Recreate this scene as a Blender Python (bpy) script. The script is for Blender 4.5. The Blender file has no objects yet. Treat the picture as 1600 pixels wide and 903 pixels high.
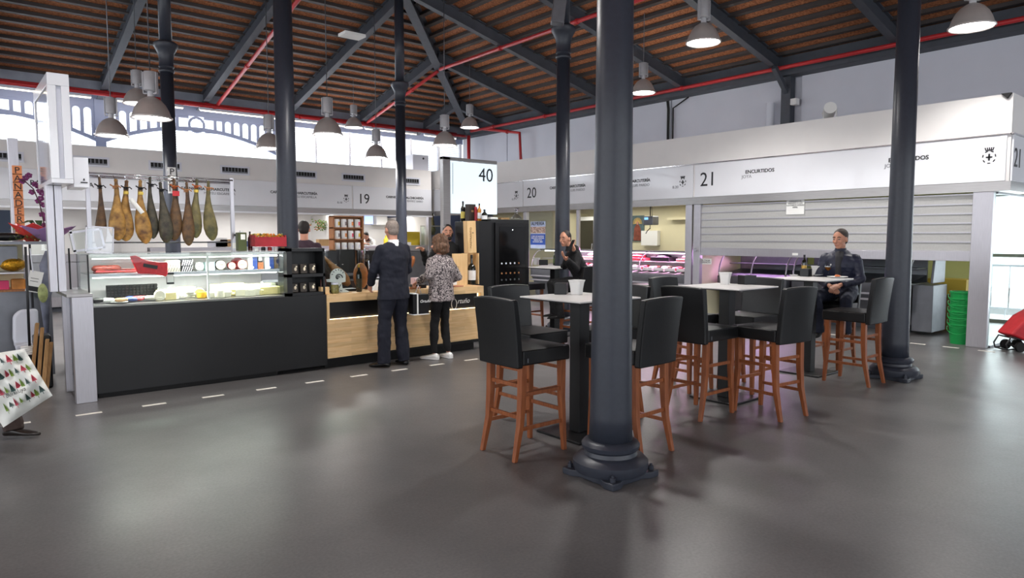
import bpy, math, random
from math import sin, cos, pi, atan, radians, sqrt
from mathutils import Vector, Matrix
random.seed(7)
scn = bpy.context.scene
col = scn.collection
# ---------------------------------------------------------------- camera geometry (1600 x 903)
FPX, CX, CY, EYE = 1067.0, 800.0, 451.5, 1.55
PIT = atan(80 / FPX); YAW = atan(890 / FPX)
fx, fy = sin(YAW), cos(YAW); rx, ry = cos(YAW), -sin(YAW)
def ray(px, py):
    u = (px - CX) / FPX; v = -(py - CY) / FPX
    h = cos(PIT) + v * sin(PIT)
    return (h * fx + u * rx, h * fy + u * ry, -sin(PIT) + v * cos(PIT))
def az(px, py, z=0.0):
    d = ray(px, py); t = (z - EYE) / d[2]; return (t * d[0], t * d[1], z)
def ax(px, py, X):
    d = ray(px, py); t = X / d[0]; return (X, t * d[1], EYE + t * d[2])
def ay(px, py, Y):
    d = ray(px, py); t = Y / d[1]; return (t * d[0], Y, EYE + t * d[2])
cd = bpy.data.cameras.new('camera'); cam = bpy.data.objects.new('camera', cd); col.objects.link(cam)
cam.location = (0, 0, EYE); cam.rotation_euler = (pi / 2 - PIT, 0, -YAW)
cd.sensor_width = 36; cd.lens = FPX / 1600 * 36; cd.clip_start = 0.05; cd.clip_end = 300
scn.camera = cam
# ---------------------------------------------------------------- materials
def S(r, g, b):
    f = lambda c: (c / 255 / 12.92) if c / 255 <= 0.04045 else ((c / 255 + 0.055) / 1.055) ** 2.4
    return (f(r), f(g), f(b), 1)
MATS = {}
def mat(name, c, rough=.5, metal=0., noise=0., scale=8., c2=None, bump=0., emit=0., trans=0., ior=1.45, spec=.5, alpha=1., stretch=None, coat=0., ecol=None):
    if name in MATS: return MATS[name]
    m = bpy.data.materials.new(name); m.use_nodes = True
    n = m.node_tree; b = n.nodes['Principled BSDF']
    b.inputs['Base Color'].default_value = c; b.inputs['Roughness'].default_value = rough
    b.inputs['Metallic'].default_value = metal; b.inputs['Specular IOR Level'].default_value = spec
    b.inputs['IOR'].default_value = ior
    if trans: b.inputs['Transmission Weight'].default_value = trans
    if alpha < 1: b.inputs['Alpha'].default_value = alpha
    if coat: b.inputs['Coat Weight'].default_value = coat
    if emit:
        b.inputs['Emission Color'].default_value = ecol or c; b.inputs['Emission Strength'].default_value = emit
    if noise or bump or c2:
        tc = n.nodes.new('ShaderNodeTexCoord'); mp = n.nodes.new('ShaderNodeMapping')
        if stretch: mp.inputs['Scale'].default_value = stretch
        n.links.new(tc.outputs['Object'], mp.inputs['Vector'])
        nz = n.nodes.new('ShaderNodeTexNoise'); nz.inputs['Scale'].default_value = scale; nz.inputs['Detail'].default_value = 5
        n.links.new(mp.outputs['Vector'], nz.inputs['Vector'])
        cr = n.nodes.new('ShaderNodeValToRGB'); n.links.new(nz.outputs['Fac'], cr.inputs['Fac'])
        cc = c2 or tuple(min(1, v * (1 + noise)) for v in c[:3]) + (1,)
        c1 = c if c2 else tuple(v * (1 - noise) for v in c[:3]) + (1,)
        cr.color_ramp.elements[0].color = c1; cr.color_ramp.elements[1].color = cc
        cr.color_ramp.elements[0].position = .35; cr.color_ramp.elements[1].position = .65
        n.links.new(cr.outputs['Color'], b.inputs['Base Color'])
        if bump:
            bp = n.nodes.new('ShaderNodeBump'); bp.inputs['Strength'].default_value = bump; bp.inputs['Distance'].default_value = .02
            n.links.new(nz.outputs['Fac'], bp.inputs['Height']); n.links.new(bp.outputs['Normal'], b.inputs['Normal'])
    MATS[name] = m
    return m
def nodes(m): return m.node_tree.nodes, m.node_tree.links, m.node_tree.nodes['Principled BSDF']
M = {}
M['iron'] = mat('painted iron', S(46, 50, 60), .4, .0, .06, 30, bump=.05, spec=.5)
M['steelbeam'] = mat('grey painted steel', S(64, 68, 76), .6, 0, .08, 6); M['joist'] = mat('dark roof joist', S(60, 54, 53), .7, 0, .06, 6)
M['steelbeam2'] = mat('grey beam', S(150, 156, 168), .35, .6, .1, 3)
M['red'] = mat('red pipe paint', S(176, 40, 44), .4, 0, .08, 20)
M['steel'] = mat('brushed steel', S(160, 157, 156), .3, .9, .08, 5, stretch=(1, 1, 40))
M['steelv'] = mat('satin steel', S(184, 182, 188), .36, .75, .05, 6, stretch=(30, 30, 1))
M['dsteel'] = mat('dark steel', S(118, 120, 126), .4, .7, .06, 8)
M['chrome'] = mat('chrome', S(225, 225, 228), .12, 1)
M['white'] = mat('white paint', S(224, 221, 219), .55, 0, .015, 3)
M['whitegloss'] = mat('white gloss panel', S(224, 225, 230), .16, 0, .01, 3, coat=.3)
M['panel'] = mat('pale grey panel', S(212, 214, 224), .5, 0, .02, 1.5)
M['cream'] = mat('cream wall', S(222, 214, 180), .7, 0, .03, 2)
M['yellowgreen'] = mat('yellow green wall', S(196, 198, 132), .7, 0, .03, 2)
M['black'] = mat('black laminate', S(25, 26, 28), .42, 0, .08, 4)
M['blackgloss'] = mat('black gloss', S(14, 14, 15), .15, 0)
M['blackplastic'] = mat('black plastic', S(16, 16, 18), .35, 0, .05, 20)
M['leather'] = mat('black leatherette', S(15, 16, 18), .38, 0, .08, 60, bump=.03, spec=.5)
M['ink'] = mat('dark lettering', S(28, 28, 32), .5)
M['greyink'] = mat('grey lettering', S(120, 120, 126), .5)
M['whiteink'] = mat('white lettering', S(235, 235, 235), .5)
M['tabletop'] = mat('white tabletop', S(222, 220, 218), .3)
M['plastic'] = mat('white plastic', S(228, 228, 226), .35)
M['red_plastic'] = mat('red plastic', S(196, 26, 34), .3)
M['green'] = mat('green bucket plastic', S(24, 150, 74), .3)
M['skin'] = mat('skin', S(205, 148, 124), .5, 0, .05, 20)
M['skin2'] = mat('tanned skin', S(198, 142, 116), .5, 0, .05, 20)
M['rubber'] = mat('rubber', S(20, 20, 21), .7)
M['cardboard'] = mat('cardboard', S(168, 134, 92), .8, 0, .05, 10)
M['paper'] = mat('paper', S(235, 235, 232), .8)
M['marking'] = mat('floor marking tape', S(226, 221, 212), .6)
M['bottle'] = mat('dark bottle glass', S(14, 18, 12), .06, 0, coat=.5)
M['amber'] = mat('amber beer', S(176, 100, 24), .05, 0, trans=.5)
def glass(name, c=(1, 1, 1, 1), a=.12, rough=.02):
    m = bpy.data.materials.new(name); m.use_nodes = True
    n, l = m.node_tree.nodes, m.node_tree.links; n.clear()
    o = n.new('ShaderNodeOutputMaterial'); mx = n.new('ShaderNodeMixShader'); t = n.new('ShaderNodeBsdfTransparent'); g = n.new('ShaderNodeBsdfGlossy')
    fr = n.new('ShaderNodeFresnel'); fr.inputs['IOR'].default_value = 1.45
    ad = n.new('ShaderNodeMath'); ad.operation = 'ADD'; ad.inputs[1].default_value = a * .2; ad.use_clamp = True
    t.inputs['Color'].default_value = c; g.inputs['Roughness'].default_value = rough
    ge = n.new('ShaderNodeNewGeometry'); iv = n.new('ShaderNodeMath'); iv.operation = 'SUBTRACT'; iv.inputs[0].default_value = 1; l.new(ge.outputs['Backfacing'], iv.inputs[1])
    ml = n.new('ShaderNodeMath'); ml.operation = 'MULTIPLY'; l.new(ad.outputs[0], ml.inputs[0]); l.new(iv.outputs[0], ml.inputs[1])
    l.new(fr.outputs[0], ad.inputs[0]); l.new(ml.outputs[0], mx.inputs[0]); l.new(t.outputs[0], mx.inputs[1]); l.new(g.outputs[0], mx.inputs[2]); l.new(mx.outputs[0], o.inputs[0])
    MATS[name] = m; return m
M['glass'] = glass('clear glass', (.93, .96, .95, 1), .2)
M['glassgreen'] = glass('greenish glass', (.86, .92, .89, 1), .2)
M['acrylic'] = glass('clear acrylic', (.88, .89, .92, 1), .6, .08)
M['darkglass'] = glass('smoked glass', (.22, .23, .25, 1), .5, .04)
def light_mat(name, c, s): return mat(name, c, .5, emit=s, ecol=c)
M['lamp'] = light_mat('lit lamp', (1, .97, .94, 1), 26)
M['tube'] = light_mat('lit tube', (1, .9, .72, 1), 3.2)
M['tubew'] = light_mat('lit white tube', (1, 1, .95, 1), 6)
M['tubepink'] = light_mat('lit pink tube', (1, .72, .95, 1), 6)
# wood
def wood(name, a, b, c, rough=.45, sc=(1, 14, 14), plank=None):
    m = mat(name, a, rough); n, l, p = nodes(m)
    tc = n.new('ShaderNodeTexCoord'); mp = n.new('ShaderNodeMapping'); mp.inputs['Scale'].default_value = sc
    l.new(tc.outputs['Object'], mp.inputs[0]); nz = n.new('ShaderNodeTexNoise'); nz.inputs['Scale'].default_value = 2.2; nz.inputs['Detail'].default_value = 6
    l.new(mp.outputs[0], nz.inputs[0]); cr = n.new('ShaderNodeValToRGB'); l.new(nz.outputs['Fac'], cr.inputs[0])
    cr.color_ramp.elements[0].color = a; cr.color_ramp.elements[1].color = b; cr.color_ramp.elements[0].position = .3; cr.color_ramp.elements[1].position = .7
    out = cr.outputs[0]
    if plank:
        mp2 = n.new('ShaderNodeMapping'); mp2.inputs['Rotation'].default_value = (pi / 2, 0, 0)
        l.new(tc.outputs['Object'], mp2.inputs[0])
        bk = n.new('ShaderNodeTexBrick'); bk.inputs['Scale'].default_value = 1; bk.inputs['Brick Width'].default_value = plank[0]; bk.inputs['Row Height'].default_value = plank[1]
        bk.inputs['Mortar Size'].default_value = .0006; bk.inputs['Color1'].default_value = (.80, .80, .80, 1); bk.inputs['Color2'].default_value = (1, 1, 1, 1); bk.inputs['Mortar'].default_value = (.7, .66, .6, 1)
        l.new(mp2.outputs[0], bk.inputs['Vector'])
        mx = n.new('ShaderNodeMix'); mx.data_type = 'RGBA'; mx.blend_type = 'MULTIPLY'; mx.inputs[0].default_value = 1
        l.new(out, mx.inputs[6]); l.new(bk.outputs['Color'], mx.inputs[7]); out = mx.outputs[2]
    l.new(out, p.inputs['Base Color'])
    return m
M['oak'] = wood('light oak butcher block', S(222, 182, 128), S(238, 204, 156), None, .45, (2, 30, 30), (.42, .045))
M['oakv'] = wood('light pine board', S(214, 176, 122), S(232, 198, 148), None, .5, (30, 30, 2))
M['chairwood'] = wood('reddish beech chair wood', S(122, 66, 36), S(150, 88, 52), None, .35, (20, 20, 3))
M['oldwood'] = wood('old plank wood', S(150, 112, 70), S(176, 136, 88), None, .7, (20, 20, 3))
M['rackwood'] = wood('brown rack wood', S(146, 96, 60), S(168, 116, 76), None, .5, (20, 20, 3))
# roof board: orange brown brick like strand board
m = mat('roof strand board', S(150, 92, 56), .85); n, l, p = nodes(m)
tc = n.new('ShaderNodeTexCoord'); nz = n.new('ShaderNodeTexNoise'); nz.inputs['Scale'].default_value = 26; nz.inputs['Detail'].default_value = 6
l.new(tc.outputs['Object'], nz.inputs[0]); cr = n.new('ShaderNodeValToRGB'); l.new(nz.outputs['Fac'], cr.inputs[0])
cr.color_ramp.elements[0].color = S(124, 72, 44); cr.color_ramp.elements[0].position = .35; cr.color_ramp.elements[1].color = S(190, 124, 82); cr.color_ramp.elements[1].position = .68
nz2 = n.new('ShaderNodeTexNoise'); nz2.inputs['Scale'].default_value = .7; l.new(tc.outputs['Object'], nz2.inputs[0])
mx = n.new('ShaderNodeMix'); mx.data_type = 'RGBA'; mx.blend_type = 'MULTIPLY'; mx.inputs[0].default_value = .3; l.new(cr.outputs[0], mx.inputs[6]); l.new(nz2.outputs['Fac'], mx.inputs[7])
l.new(mx.outputs[2], p.inputs['Base Color']); M['board'] = m
# floor: dark grey sealed concrete
m = mat('dark sealed concrete floor', S(88, 87, 88), .34, spec=.5); n, l, p = nodes(m)
tc = n.new('ShaderNodeTexCoord')
nz = n.new('ShaderNodeTexNoise'); nz.inputs['Scale'].default_value = .55; nz.inputs['Detail'].default_value = 8; nz.inputs['Roughness'].default_value = .6
l.new(tc.outputs['Object'], nz.inputs[0]); cr = n.new('ShaderNodeValToRGB'); l.new(nz.outputs['Fac'], cr.inputs[0])
cr.color_ramp.elements[0].color = S(80, 79, 80); cr.color_ramp.elements[0].position = .32; cr.color_ramp.elements[1].color = S(107, 105, 105); cr.color_ramp.elements[1].position = .7
nf = n.new('ShaderNodeTexNoise'); nf.inputs['Scale'].default_value = 60; nf.inputs['Detail'].default_value = 3; l.new(tc.outputs['Object'], nf.inputs[0])
mx = n.new('ShaderNodeMix'); mx.data_type = 'RGBA'; mx.blend_type = 'OVERLAY'; mx.inputs[0].default_value = .4; l.new(cr.outputs[0], mx.inputs[6]); l.new(nf.outputs['Fac'], mx.inputs[7])
l.new(mx.outputs[2], p.inputs['Base Color'])
mr = n.new('ShaderNodeMapRange'); mr.inputs[3].default_value = .27; mr.inputs[4].default_value = .44; nr = n.new('ShaderNodeTexNoise'); nr.inputs['Scale'].default_value = 1.7; nr.inputs['Detail'].default_value = 6
l.new(tc.outputs['Object'], nr.inputs[0]); l.new(nr.outputs['Fac'], mr.inputs[0]); l.new(mr.outputs[0], p.inputs['Roughness'])
bp = n.new('ShaderNodeBump'); bp.inputs['Strength'].default_value = .12; bp.inputs['Distance'].default_value = .01
nb = n.new('ShaderNodeTexNoise'); nb.inputs['Scale'].default_value = 9; nb.inputs['Detail'].default_value = 8; l.new(tc.outputs['Object'], nb.inputs[0])
l.new(nb.outputs['Fac'], bp.inputs['Height']); l.new(bp.outputs[0], p.inputs['Normal']); M['floor'] = m
# louvre blind: white, lets daylight through
m = bpy.data.materials.new('translucent blind'); m.use_nodes = True; n, l = m.node_tree.nodes, m.node_tree.links; n.clear()
o_ = n.new('ShaderNodeOutputMaterial'); mx = n.new('ShaderNodeMixShader'); d_ = n.new('ShaderNodeBsdfDiffuse'); t_ = n.new('ShaderNodeBsdfTranslucent')
t_.inputs[0].default_value = (.9, .92, .95, 1); d_.inputs[0].default_value = (.85, .86, .88, 1); mx.inputs[0].default_value = .6
l.new(d_.outputs[0], mx.inputs[1]); l.new(t_.outputs[0], mx.inputs[2]); l.new(mx.outputs[0], o_.inputs[0]); M['blind'] = m
# ---------------------------------------------------------------- mesh builder
class MB:
    def __init__(s): s.v = []; s.f = []; s.m = []; s.mi = 0
    def add(s, vs, fs):
        b = len(s.v); s.v += [Vector(v) for v in vs]; s.f += [tuple(i + b for i in f) for f in fs]; s.m += [s.mi] * len(fs); return s
    def use(s, i): s.mi = i; return s
    def box(s, x0, y0, z0, x1, y1, z1, M4=None):
        vs = [Vector((x, y, z)) for z in (z0, z1) for y in (y0, y1) for x in (x0, x1)]
        if M4: vs = [M4 @ v for v in vs]
        return s.add(vs, [(0, 2, 3, 1), (4, 5, 7, 6), (0, 1, 5, 4), (2, 6, 7, 3), (0, 4, 6, 2), (1, 3, 7, 5)])
    def bar(s, p, q, w, h=None, up=(0, 0, 1)):
        p, q = Vector(p), Vector(q); h = h or w; d = (q - p).normalized(); u = Vector(up)
        if abs(d.dot(u)) > .98: u = Vector((0, 1, 0))
        a = d.cross(u).normalized() * w / 2; b = a.cross(d).normalized() * h / 2
        vs = [p - a - b, p + a - b, p - a + b, p + a + b, q - a - b, q + a - b, q - a + b, q + a + b]
        return s.add(vs, [(0, 1, 3, 2), (4, 6, 7, 5), (0, 4, 5, 1), (2, 3, 7, 6), (0, 2, 6, 4), (1, 5, 7, 3)])
    def tube(s, pts, r, seg=10, sc=None, cap=True):
        pts = [Vector(p) for p in pts]; n = len(pts); rs = r if isinstance(r, (list, tuple)) else [r] * n
        vs = []; prev = None
        for i, p in enumerate(pts):
            d = (pts[min(i + 1, n - 1)] - pts[max(i - 1, 0)]).normalized()
            if prev is None:
                a = d.cross(Vector((0, 0, 1)) if abs(d.z) < .9 else Vector((0, 1, 0))).normalized()
            else: a = (prev - d * prev.dot(d)).normalized()
            prev = a; b = d.cross(a)
            for k in range(seg):
                t = 2 * pi * k / seg; vs.append(p + (a * cos(t) + b * sin(t)) * rs[i])
        fs = [(i * seg + k, i * seg + (k + 1) % seg, (i + 1) * seg + (k + 1) % seg, (i + 1) * seg + k) for i in range(n - 1) for k in range(seg)]
        if cap: fs += [tuple(range(seg))[::-1], tuple((n - 1) * seg + k for k in range(seg))]
        return s.add(vs, fs)
    def lathe(s, prof, c=(0, 0, 0), seg=24, ax_='z', closed=False):
        vs = []; n = len(prof)
        for r, z in prof:
            for k in range(seg):
                t = 2 * pi * k / seg
                if ax_ == 'z': vs.append((c[0] + r * cos(t), c[1] + r * sin(t), c[2] + z))
                elif ax_ == 'y': vs.append((c[0] + r * cos(t), c[1] + z, c[2] + r * sin(t)))
                else: vs.append((c[0] + z, c[1] + r * cos(t), c[2] + r * sin(t)))
        fs = [(i * seg + k, i * seg + (k + 1) % seg, (i + 1) * seg + (k + 1) % seg, (i + 1) * seg + k) for i in range(n - 1) for k in range(seg)]
        if not closed:
            if prof[0][0] > 1e-5: fs.append(tuple(range(seg))[::-1])
            if prof[-1][0] > 1e-5: fs.append(tuple((n - 1) * seg + k for k in range(seg)))
        return s.add(vs, fs)
    def prism(s, poly, a, b, plane='xy'):
        n = len(poly)
        def P(u, v, w): return {'xy': (u, v, w), 'xz': (u, w, v), 'yz': (w, u, v)}[plane]
        vs = [P(u, v, a) for u, v in poly] + [P(u, v, b) for u, v in poly]
        return s.add(vs, [tuple(range(n))[::-1], tuple(range(n, 2 * n))] + [(i, (i + 1) % n, n + (i + 1) % n, n + i) for i in range(n)])
    def ell(s, c, r, seg=16, rings=10, R=None):
        vs = []; c = Vector(c)
        r = r if isinstance(r, (list, tuple)) else (r, r, r)
        for i in range(rings + 1):
            p = pi * i / rings
            for k in range(seg):
                t = 2 * pi * k / seg; v = Vector((r[0] * sin(p) * cos(t), r[1] * sin(p) * sin(t), -r[2] * cos(p)))
                vs.append(c + (R @ v if R else v))
        fs = [(i * seg + k, i * seg + (k + 1) % seg, (i + 1) * seg + (k + 1) % seg, (i + 1) * seg + k) for i in range(rings) for k in range(seg)]
        return s.add(vs, fs)
    def loft(s, secs, seg=20):
        # secs: (cx, cy, z, rx, ry[, power]) horizontal sections
        vs = []
        for q in secs:
            cx, cy, z, a, b = q[:5]; e = q[5] if len(q) > 5 else 1.0
            for k in range(seg):
                t = 2 * pi * k / seg; ct, st = cos(t), sin(t)
                vs.append((cx + a * math.copysign(abs(ct) ** e, ct), cy + b * math.copysign(abs(st) ** e, st), z))
        n = len(secs)
        fs = [(i * seg + k, i * seg + (k + 1) % seg, (i + 1) * seg + (k + 1) % seg, (i + 1) * seg + k) for i in range(n - 1) for k in range(seg)]
        fs += [tuple(range(seg))[::-1], tuple((n - 1) * seg + k for k in range(seg))]
        return s.add(vs, fs)
    def xf(s, M4, start=0):
        for i in range(start, len(s.v)): s.v[i] = M4 @ s.v[i]
        return s
    def build(s, name, mats, parent=None, local=False, bevel=0, smooth=False, seg=2, sub=0, remesh=0, solid=0, lab=None, cat=None, grp=None, kind=None, recalc=True, disp=None):
        me = bpy.data.meshes.new(name)
        if not local:
            xs = [v.x for v in s.v]; ys = [v.y for v in s.v]; zs = [v.z for v in s.v]
            base = Vector(((min(xs) + max(xs)) / 2, (min(ys) + max(ys)) / 2, min(zs)))
            vs = [v - base for v in s.v]
        else: base = Vector((0, 0, 0)); vs = s.v
        me.from_pydata([tuple(v) for v in vs], [], s.f)
        mats = mats if isinstance(mats, (list, tuple)) else [mats]
        for m_ in mats: me.materials.append(M[m_] if isinstance(m_, str) else m_)
        if len(mats) > 1: me.polygons.foreach_set('material_index', s.m)
        if smooth: me.polygons.foreach_set('use_smooth', [True] * len(me.polygons))
        me.update()
        o = bpy.data.objects.new(name, me); col.objects.link(o)
        if parent is not None:
            o.parent = parent; o.location = base if local else base - WLOC(parent)
        else: o.location = base
        if remesh:
            r = o.modifiers.new('r', 'REMESH'); r.mode = 'VOXEL'; r.voxel_size = remesh; r.use_smooth_shade = True
            q = o.modifiers.new('s', 'SMOOTH'); q.iterations = 3; q.factor = .5
        if disp:
            tx = bpy.data.textures.get('folds%g' % disp[1]) or bpy.data.textures.new('folds%g' % disp[1], 'CLOUDS'); tx.noise_scale = disp[1]; tx.noise_depth = 3
            q = o.modifiers.new('d', 'DISPLACE'); q.texture = tx; q.strength = disp[0]; q.mid_level = .5
        if solid:
            q = o.modifiers.new('t', 'SOLIDIFY'); q.thickness = solid; q.offset = 0
        if bevel:
            b = o.modifiers.new('b', 'BEVEL'); b.width = bevel; b.segments = seg; b.limit_method = 'ANGLE'; b.angle_limit = radians(40)
            if smooth or seg > 1:
                me.polygons.foreach_set('use_smooth', [True] * len(me.polygons)); b.harden_normals = True
        if sub:
            b = o.modifiers.new('u', 'SUBSURF'); b.levels = sub; b.render_levels = sub
        if smooth == 'auto':
            me.polygons.foreach_set('use_smooth', [True] * len(me.polygons))
            try: me.set_sharp_from_angle(angle=radians(35))
            except Exception: pass
        if lab: o['label'] = lab
        if cat: o['category'] = cat
        if grp: o['group'] = grp
        if kind: o['kind'] = kind
        return o
def WLOC(o):
    v = Vector(o.location)
    while o.parent is not None: o = o.parent; v += Vector(o.location)
    return v
def T(name, lab, cat, loc=(0, 0, 0), rz=0, grp=None):
    o = bpy.data.objects.new(name, None); col.objects.link(o); o.location = loc; o.rotation_euler = (0, 0, rz)
    o['label'] = lab; o['category'] = cat; o.empty_display_size = .1
    if grp: o['group'] = grp
    return o
def dup(o, loc=None, rz=None, lab=None, grp=None, parent=None):
    c = o.copy(); col.objects.link(c)
    if parent is not None: c.parent = parent
    for ch in list(o.children): dup(ch, parent=c)
    if loc is not None: c.location = loc
    if rz is not None: c.rotation_euler = (0, 0, rz)
    if lab: c['label'] = lab
    if grp: c['group'] = grp
    return c
def text(body, size, loc, rot, m, parent, name='lettering', align='LEFT', ext=.0015, sx=1., sp=1., shear=0, bold=0):
    cu = bpy.data.curves.new(name, 'FONT'); cu.body = body; cu.size = size; cu.extrude = ext; cu.align_x = align; cu.space_character = sp; cu.shear = shear; cu.offset = bold
    cu.space_line = .9; cu.resolution_u = 3
    cu.materials.append(M[m] if isinstance(m, str) else m)
    o = bpy.data.objects.new(name, cu); col.objects.link(o)
    o.location = Vector(loc) - (WLOC(parent) if parent is not None else Vector((0, 0, 0))); o.rotation_euler = rot; o.scale = (sx, 1, 1)
    # writing becomes a plain mesh
    me = bpy.data.meshes.new_from_object(o.evaluated_get(bpy.context.evaluated_depsgraph_get())); me.name = name
    q = bpy.data.objects.new(name, me); col.objects.link(q); q.location = o.location; q.rotation_euler = rot; q.scale = (sx, 1, 1)
    bpy.data.objects.remove(o); q.name = name
    if parent is not None: q.parent = parent
    return q
RX = (pi / 2, 0, -pi / 2)   # writing on a wall that faces -X
RY = (pi / 2, 0, 0)         # writing on a wall that faces -Y
def area(name, loc, size, power, rot, c=(1, 1, 1), spread=None):
    l = bpy.data.lights.new(name, 'AREA'); l.shape = 'RECTANGLE'; l.size, l.size_y = size; l.energy = power; l.color = c
    if spread: l.spread = spread
    o = bpy.data.objects.new(name, l); col.objects.link(o); o.location = loc; o.rotation_euler = rot; return o
# ================================================================ the setting
w = bpy.data.worlds.new('daylight'); scn.world = w; w.use_nodes = True
wn = w.node_tree; bg = wn.nodes['Background']; bg.inputs[0].default_value = (.86, .93, 1, 1); bg.inputs[1].default_value = 1.7
XR, YB = 14.85, 20.55
def st(mb, name, mats, **k): return mb.build(name, mats, kind='structure', **k)
fl = MB(); fl.box(-8.9, -8.1, -.2, XR + .1, YB + .1, 0); st(fl, 'floor', 'floor')
fl = MB(); fl.box(XR + .1, -12, -.25, 40, 40, -.05); st(fl, 'street_pavement', mat('pale street paving', S(200, 200, 200), .8, 0, .05, 2))
zR = lambda X: 8.71 - .24 * X if X > 3 else 8.71 - .24 * (6 - X)
zB = lambda Y: 9.97 - .24 * Y
# roof boarding: right slope, left slope, back slope
def slab(pts, t=.06):
    b = MB(); n = len(pts); b.add(list(pts) + [(x, y, z + t) for x, y, z in pts], [tuple(range(n)), tuple(range(n, 2 * n))[::-1]] + [(i, n + i, n + (i + 1) % n, (i + 1) % n) for i in range(n)]); return b
o_ = .34
rt = slab([(15.6, -8.2, zR(15.6) + o_), (15.6, 20.85, zR(15.6) + o_), (3, 8.25, zR(3) + o_), (3, -8.2, zR(3) + o_)])
lt = slab([(-9.6, -8.2, zR(-9.6) + o_), (3, -8.2, zR(3) + o_), (3, 8.25, zR(3) + o_), (-9.6, 20.85, zR(-9.6) + o_)])
bt = slab([(15.6, 20.85, zB(20.85) + o_), (-9.6, 20.85, zB(20.85) + o_), (3, 8.25, zB(8.25) + o_)])
for q in (lt, bt): rt.add(q.v, q.f)
roof = st(rt, 'ceiling', 'board')
k = 0
while 14.75 - .38 * k > 3.1:
    X = 14.75 - .38 * k; y1 = X + 5.25 - .05; z = zR(X) + o_
    b = MB(); b.bar((X, -8, z - .03), (X, y1, z - .035), .14, .07); b.build('joist', 'joist', parent=roof); k += 1
k = 0
while 20.0 - .38 * k > 8.6:
    Y = 20.0 - .38 * k; x1 = Y - 5.25 - .05; z = zB(Y) + o_
    b = MB(); b.bar((6 - x1, Y, z - .03), (x1, Y, z - .035), .14, .07); b.build('joist', 'joist', parent=roof); k += 1
def ibeam(p, q, w, h, name='rafter'):   # p, q at the bottom flange centre
    b = MB(); p, q = Vector(p), Vector(q); u = Vector((0, 0, 1))
    b.bar(p + u * .012, q + u * .012, w, .024); b.bar(p + u * (h / 2), q + u * (h / 2), .05, h - .04); b.bar(p + u * (h - .012), q + u * (h - .012), w, .024)
    return b.build(name, 'steelbeam', parent=roof)
for Y in (-5.0, -2.1, .5, 3.05, 5.6, 8.1, 10.62, 13.15, 15.6, 18.07):
    xh = max(3, Y - 5.25); ibeam((14.8, Y, zR(14.8)), (xh + .08, Y, zR(xh + .08)), .16, .30)
for X in (12.75, 10.4, 8.05, 5.7, 3.3, .95, -1.4, -3.7):
    yh = (X + 5.25) if X > 3 else (11.25 - X)
    ibeam((X, 20.4, zB(20.4)), (X, yh + .08, zB(yh + .08)), .16, .30)
ibeam((14.9, 20.15, zR(14.9) - .03), (3, 8.25, zR(3) - .03), .22, .36, 'hip_rafter')
# eave beams
b = MB(); b.box(14.45, -8, 5.12, 14.8, YB, 5.52); st(b, 'trim_1', 'steelbeam')
b = MB(); b.box(-8.8, 19.95, 5.2, 14.5, 20.1, 5.48); b.box(-8.8, 19.9, 5.14, 14.5, 20.15, 5.2); st(b, 'trim_2', 'steelbeam2')
# right hand wall: pale panels with dark posts, street window low down by the entrance
pb_ = MB()
ys = [-8.1, .4, 3.35, 8.0, 11.25, 13.1, 18.0, YB]
for i, (a, c) in enumerate(zip(ys[:-1], ys[1:])):
    g = .02
    if c <= .5: pb_.box(14.8, a, 0, 14.88, c - g, 5.12)
    elif a < 8: # window opening at the street side
        pb_.box(14.8, a + g, 2.35, 14.88, c - (g if c != 8.0 else .28), 5.12)
    else: pb_.box(14.8, a + g, 0, 14.88, c - g, 5.12)
pb_.box(14.8, 5.4, 0, 14.88, 8.0, 2.35)
pb_.box(14.89, 7.2, 2.35, 14.93, 8.6, 5.4); pb_.box(14.89, 10.9, 0, 14.93, 13.6, 5.12); pb_.box(14.9, 17.9, 0, 14.93, 18.1, 5.12); pb_.box(14.8, -8.1, 5.12, 14.88, YB, 5.6)
st(pb_, 'wall_right', 'panel')
b = MB()
for z in (.0, 1.2, 2.3): b.box(14.8, .5, z, 14.86, 5.4, z + .06)
for y in (.5, 2.0, 3.32, 4.5, 5.34): b.box(14.8, y, 0, 14.86, y + .06, 2.35)
st(b, 'window_1', 'dsteel')
b = MB(); b.box(14.83, .5, 0, 14.84, 5.4, 2.35); st(b, 'window_2', 'glass')
# dark posts on the right wall
for n, Y in enumerate((8.0, 3.05, 13.12)):
    b = MB(); b.bar((14.72, Y, 3.3), (14.72, Y, 5.2), .2, .22)
    if n == 0:
        b.bar((14.7, Y, 4.75), (14.1, Y, 5.25), .1, .1)
    b.build('wall_post', 'steelbeam', lab=['dark steel post between the pale wall panels above stall 21', 'dark steel post at the right edge of the upper wall', 'dark steel post high on the wall behind the round column'][n], cat='post')
b = MB(); b.lathe([(.09, 0), (.09, 1.1)], (14.6, 8.35, 3.5)); b.build('duct_pipe', 'panel', smooth='auto', lab='pale vertical duct beside the dark wall post above stall 21', cat='pipe')
for y in (11.15, 11.3):
    b = MB(); b.tube([(14.74, y, 3.5), (14.74, y, 4.9), (14.7, y - (0 if y > 11.2 else .5), 5.1)], .035 if y > 11.2 else .02, 8)
    b.build('cable_conduit', 'rubber', smooth=True, lab='thick black cable running up the pale wall panels' if y > 11.2 else 'thin black cable beside the thick one on the pale wall', cat='cable')
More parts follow.
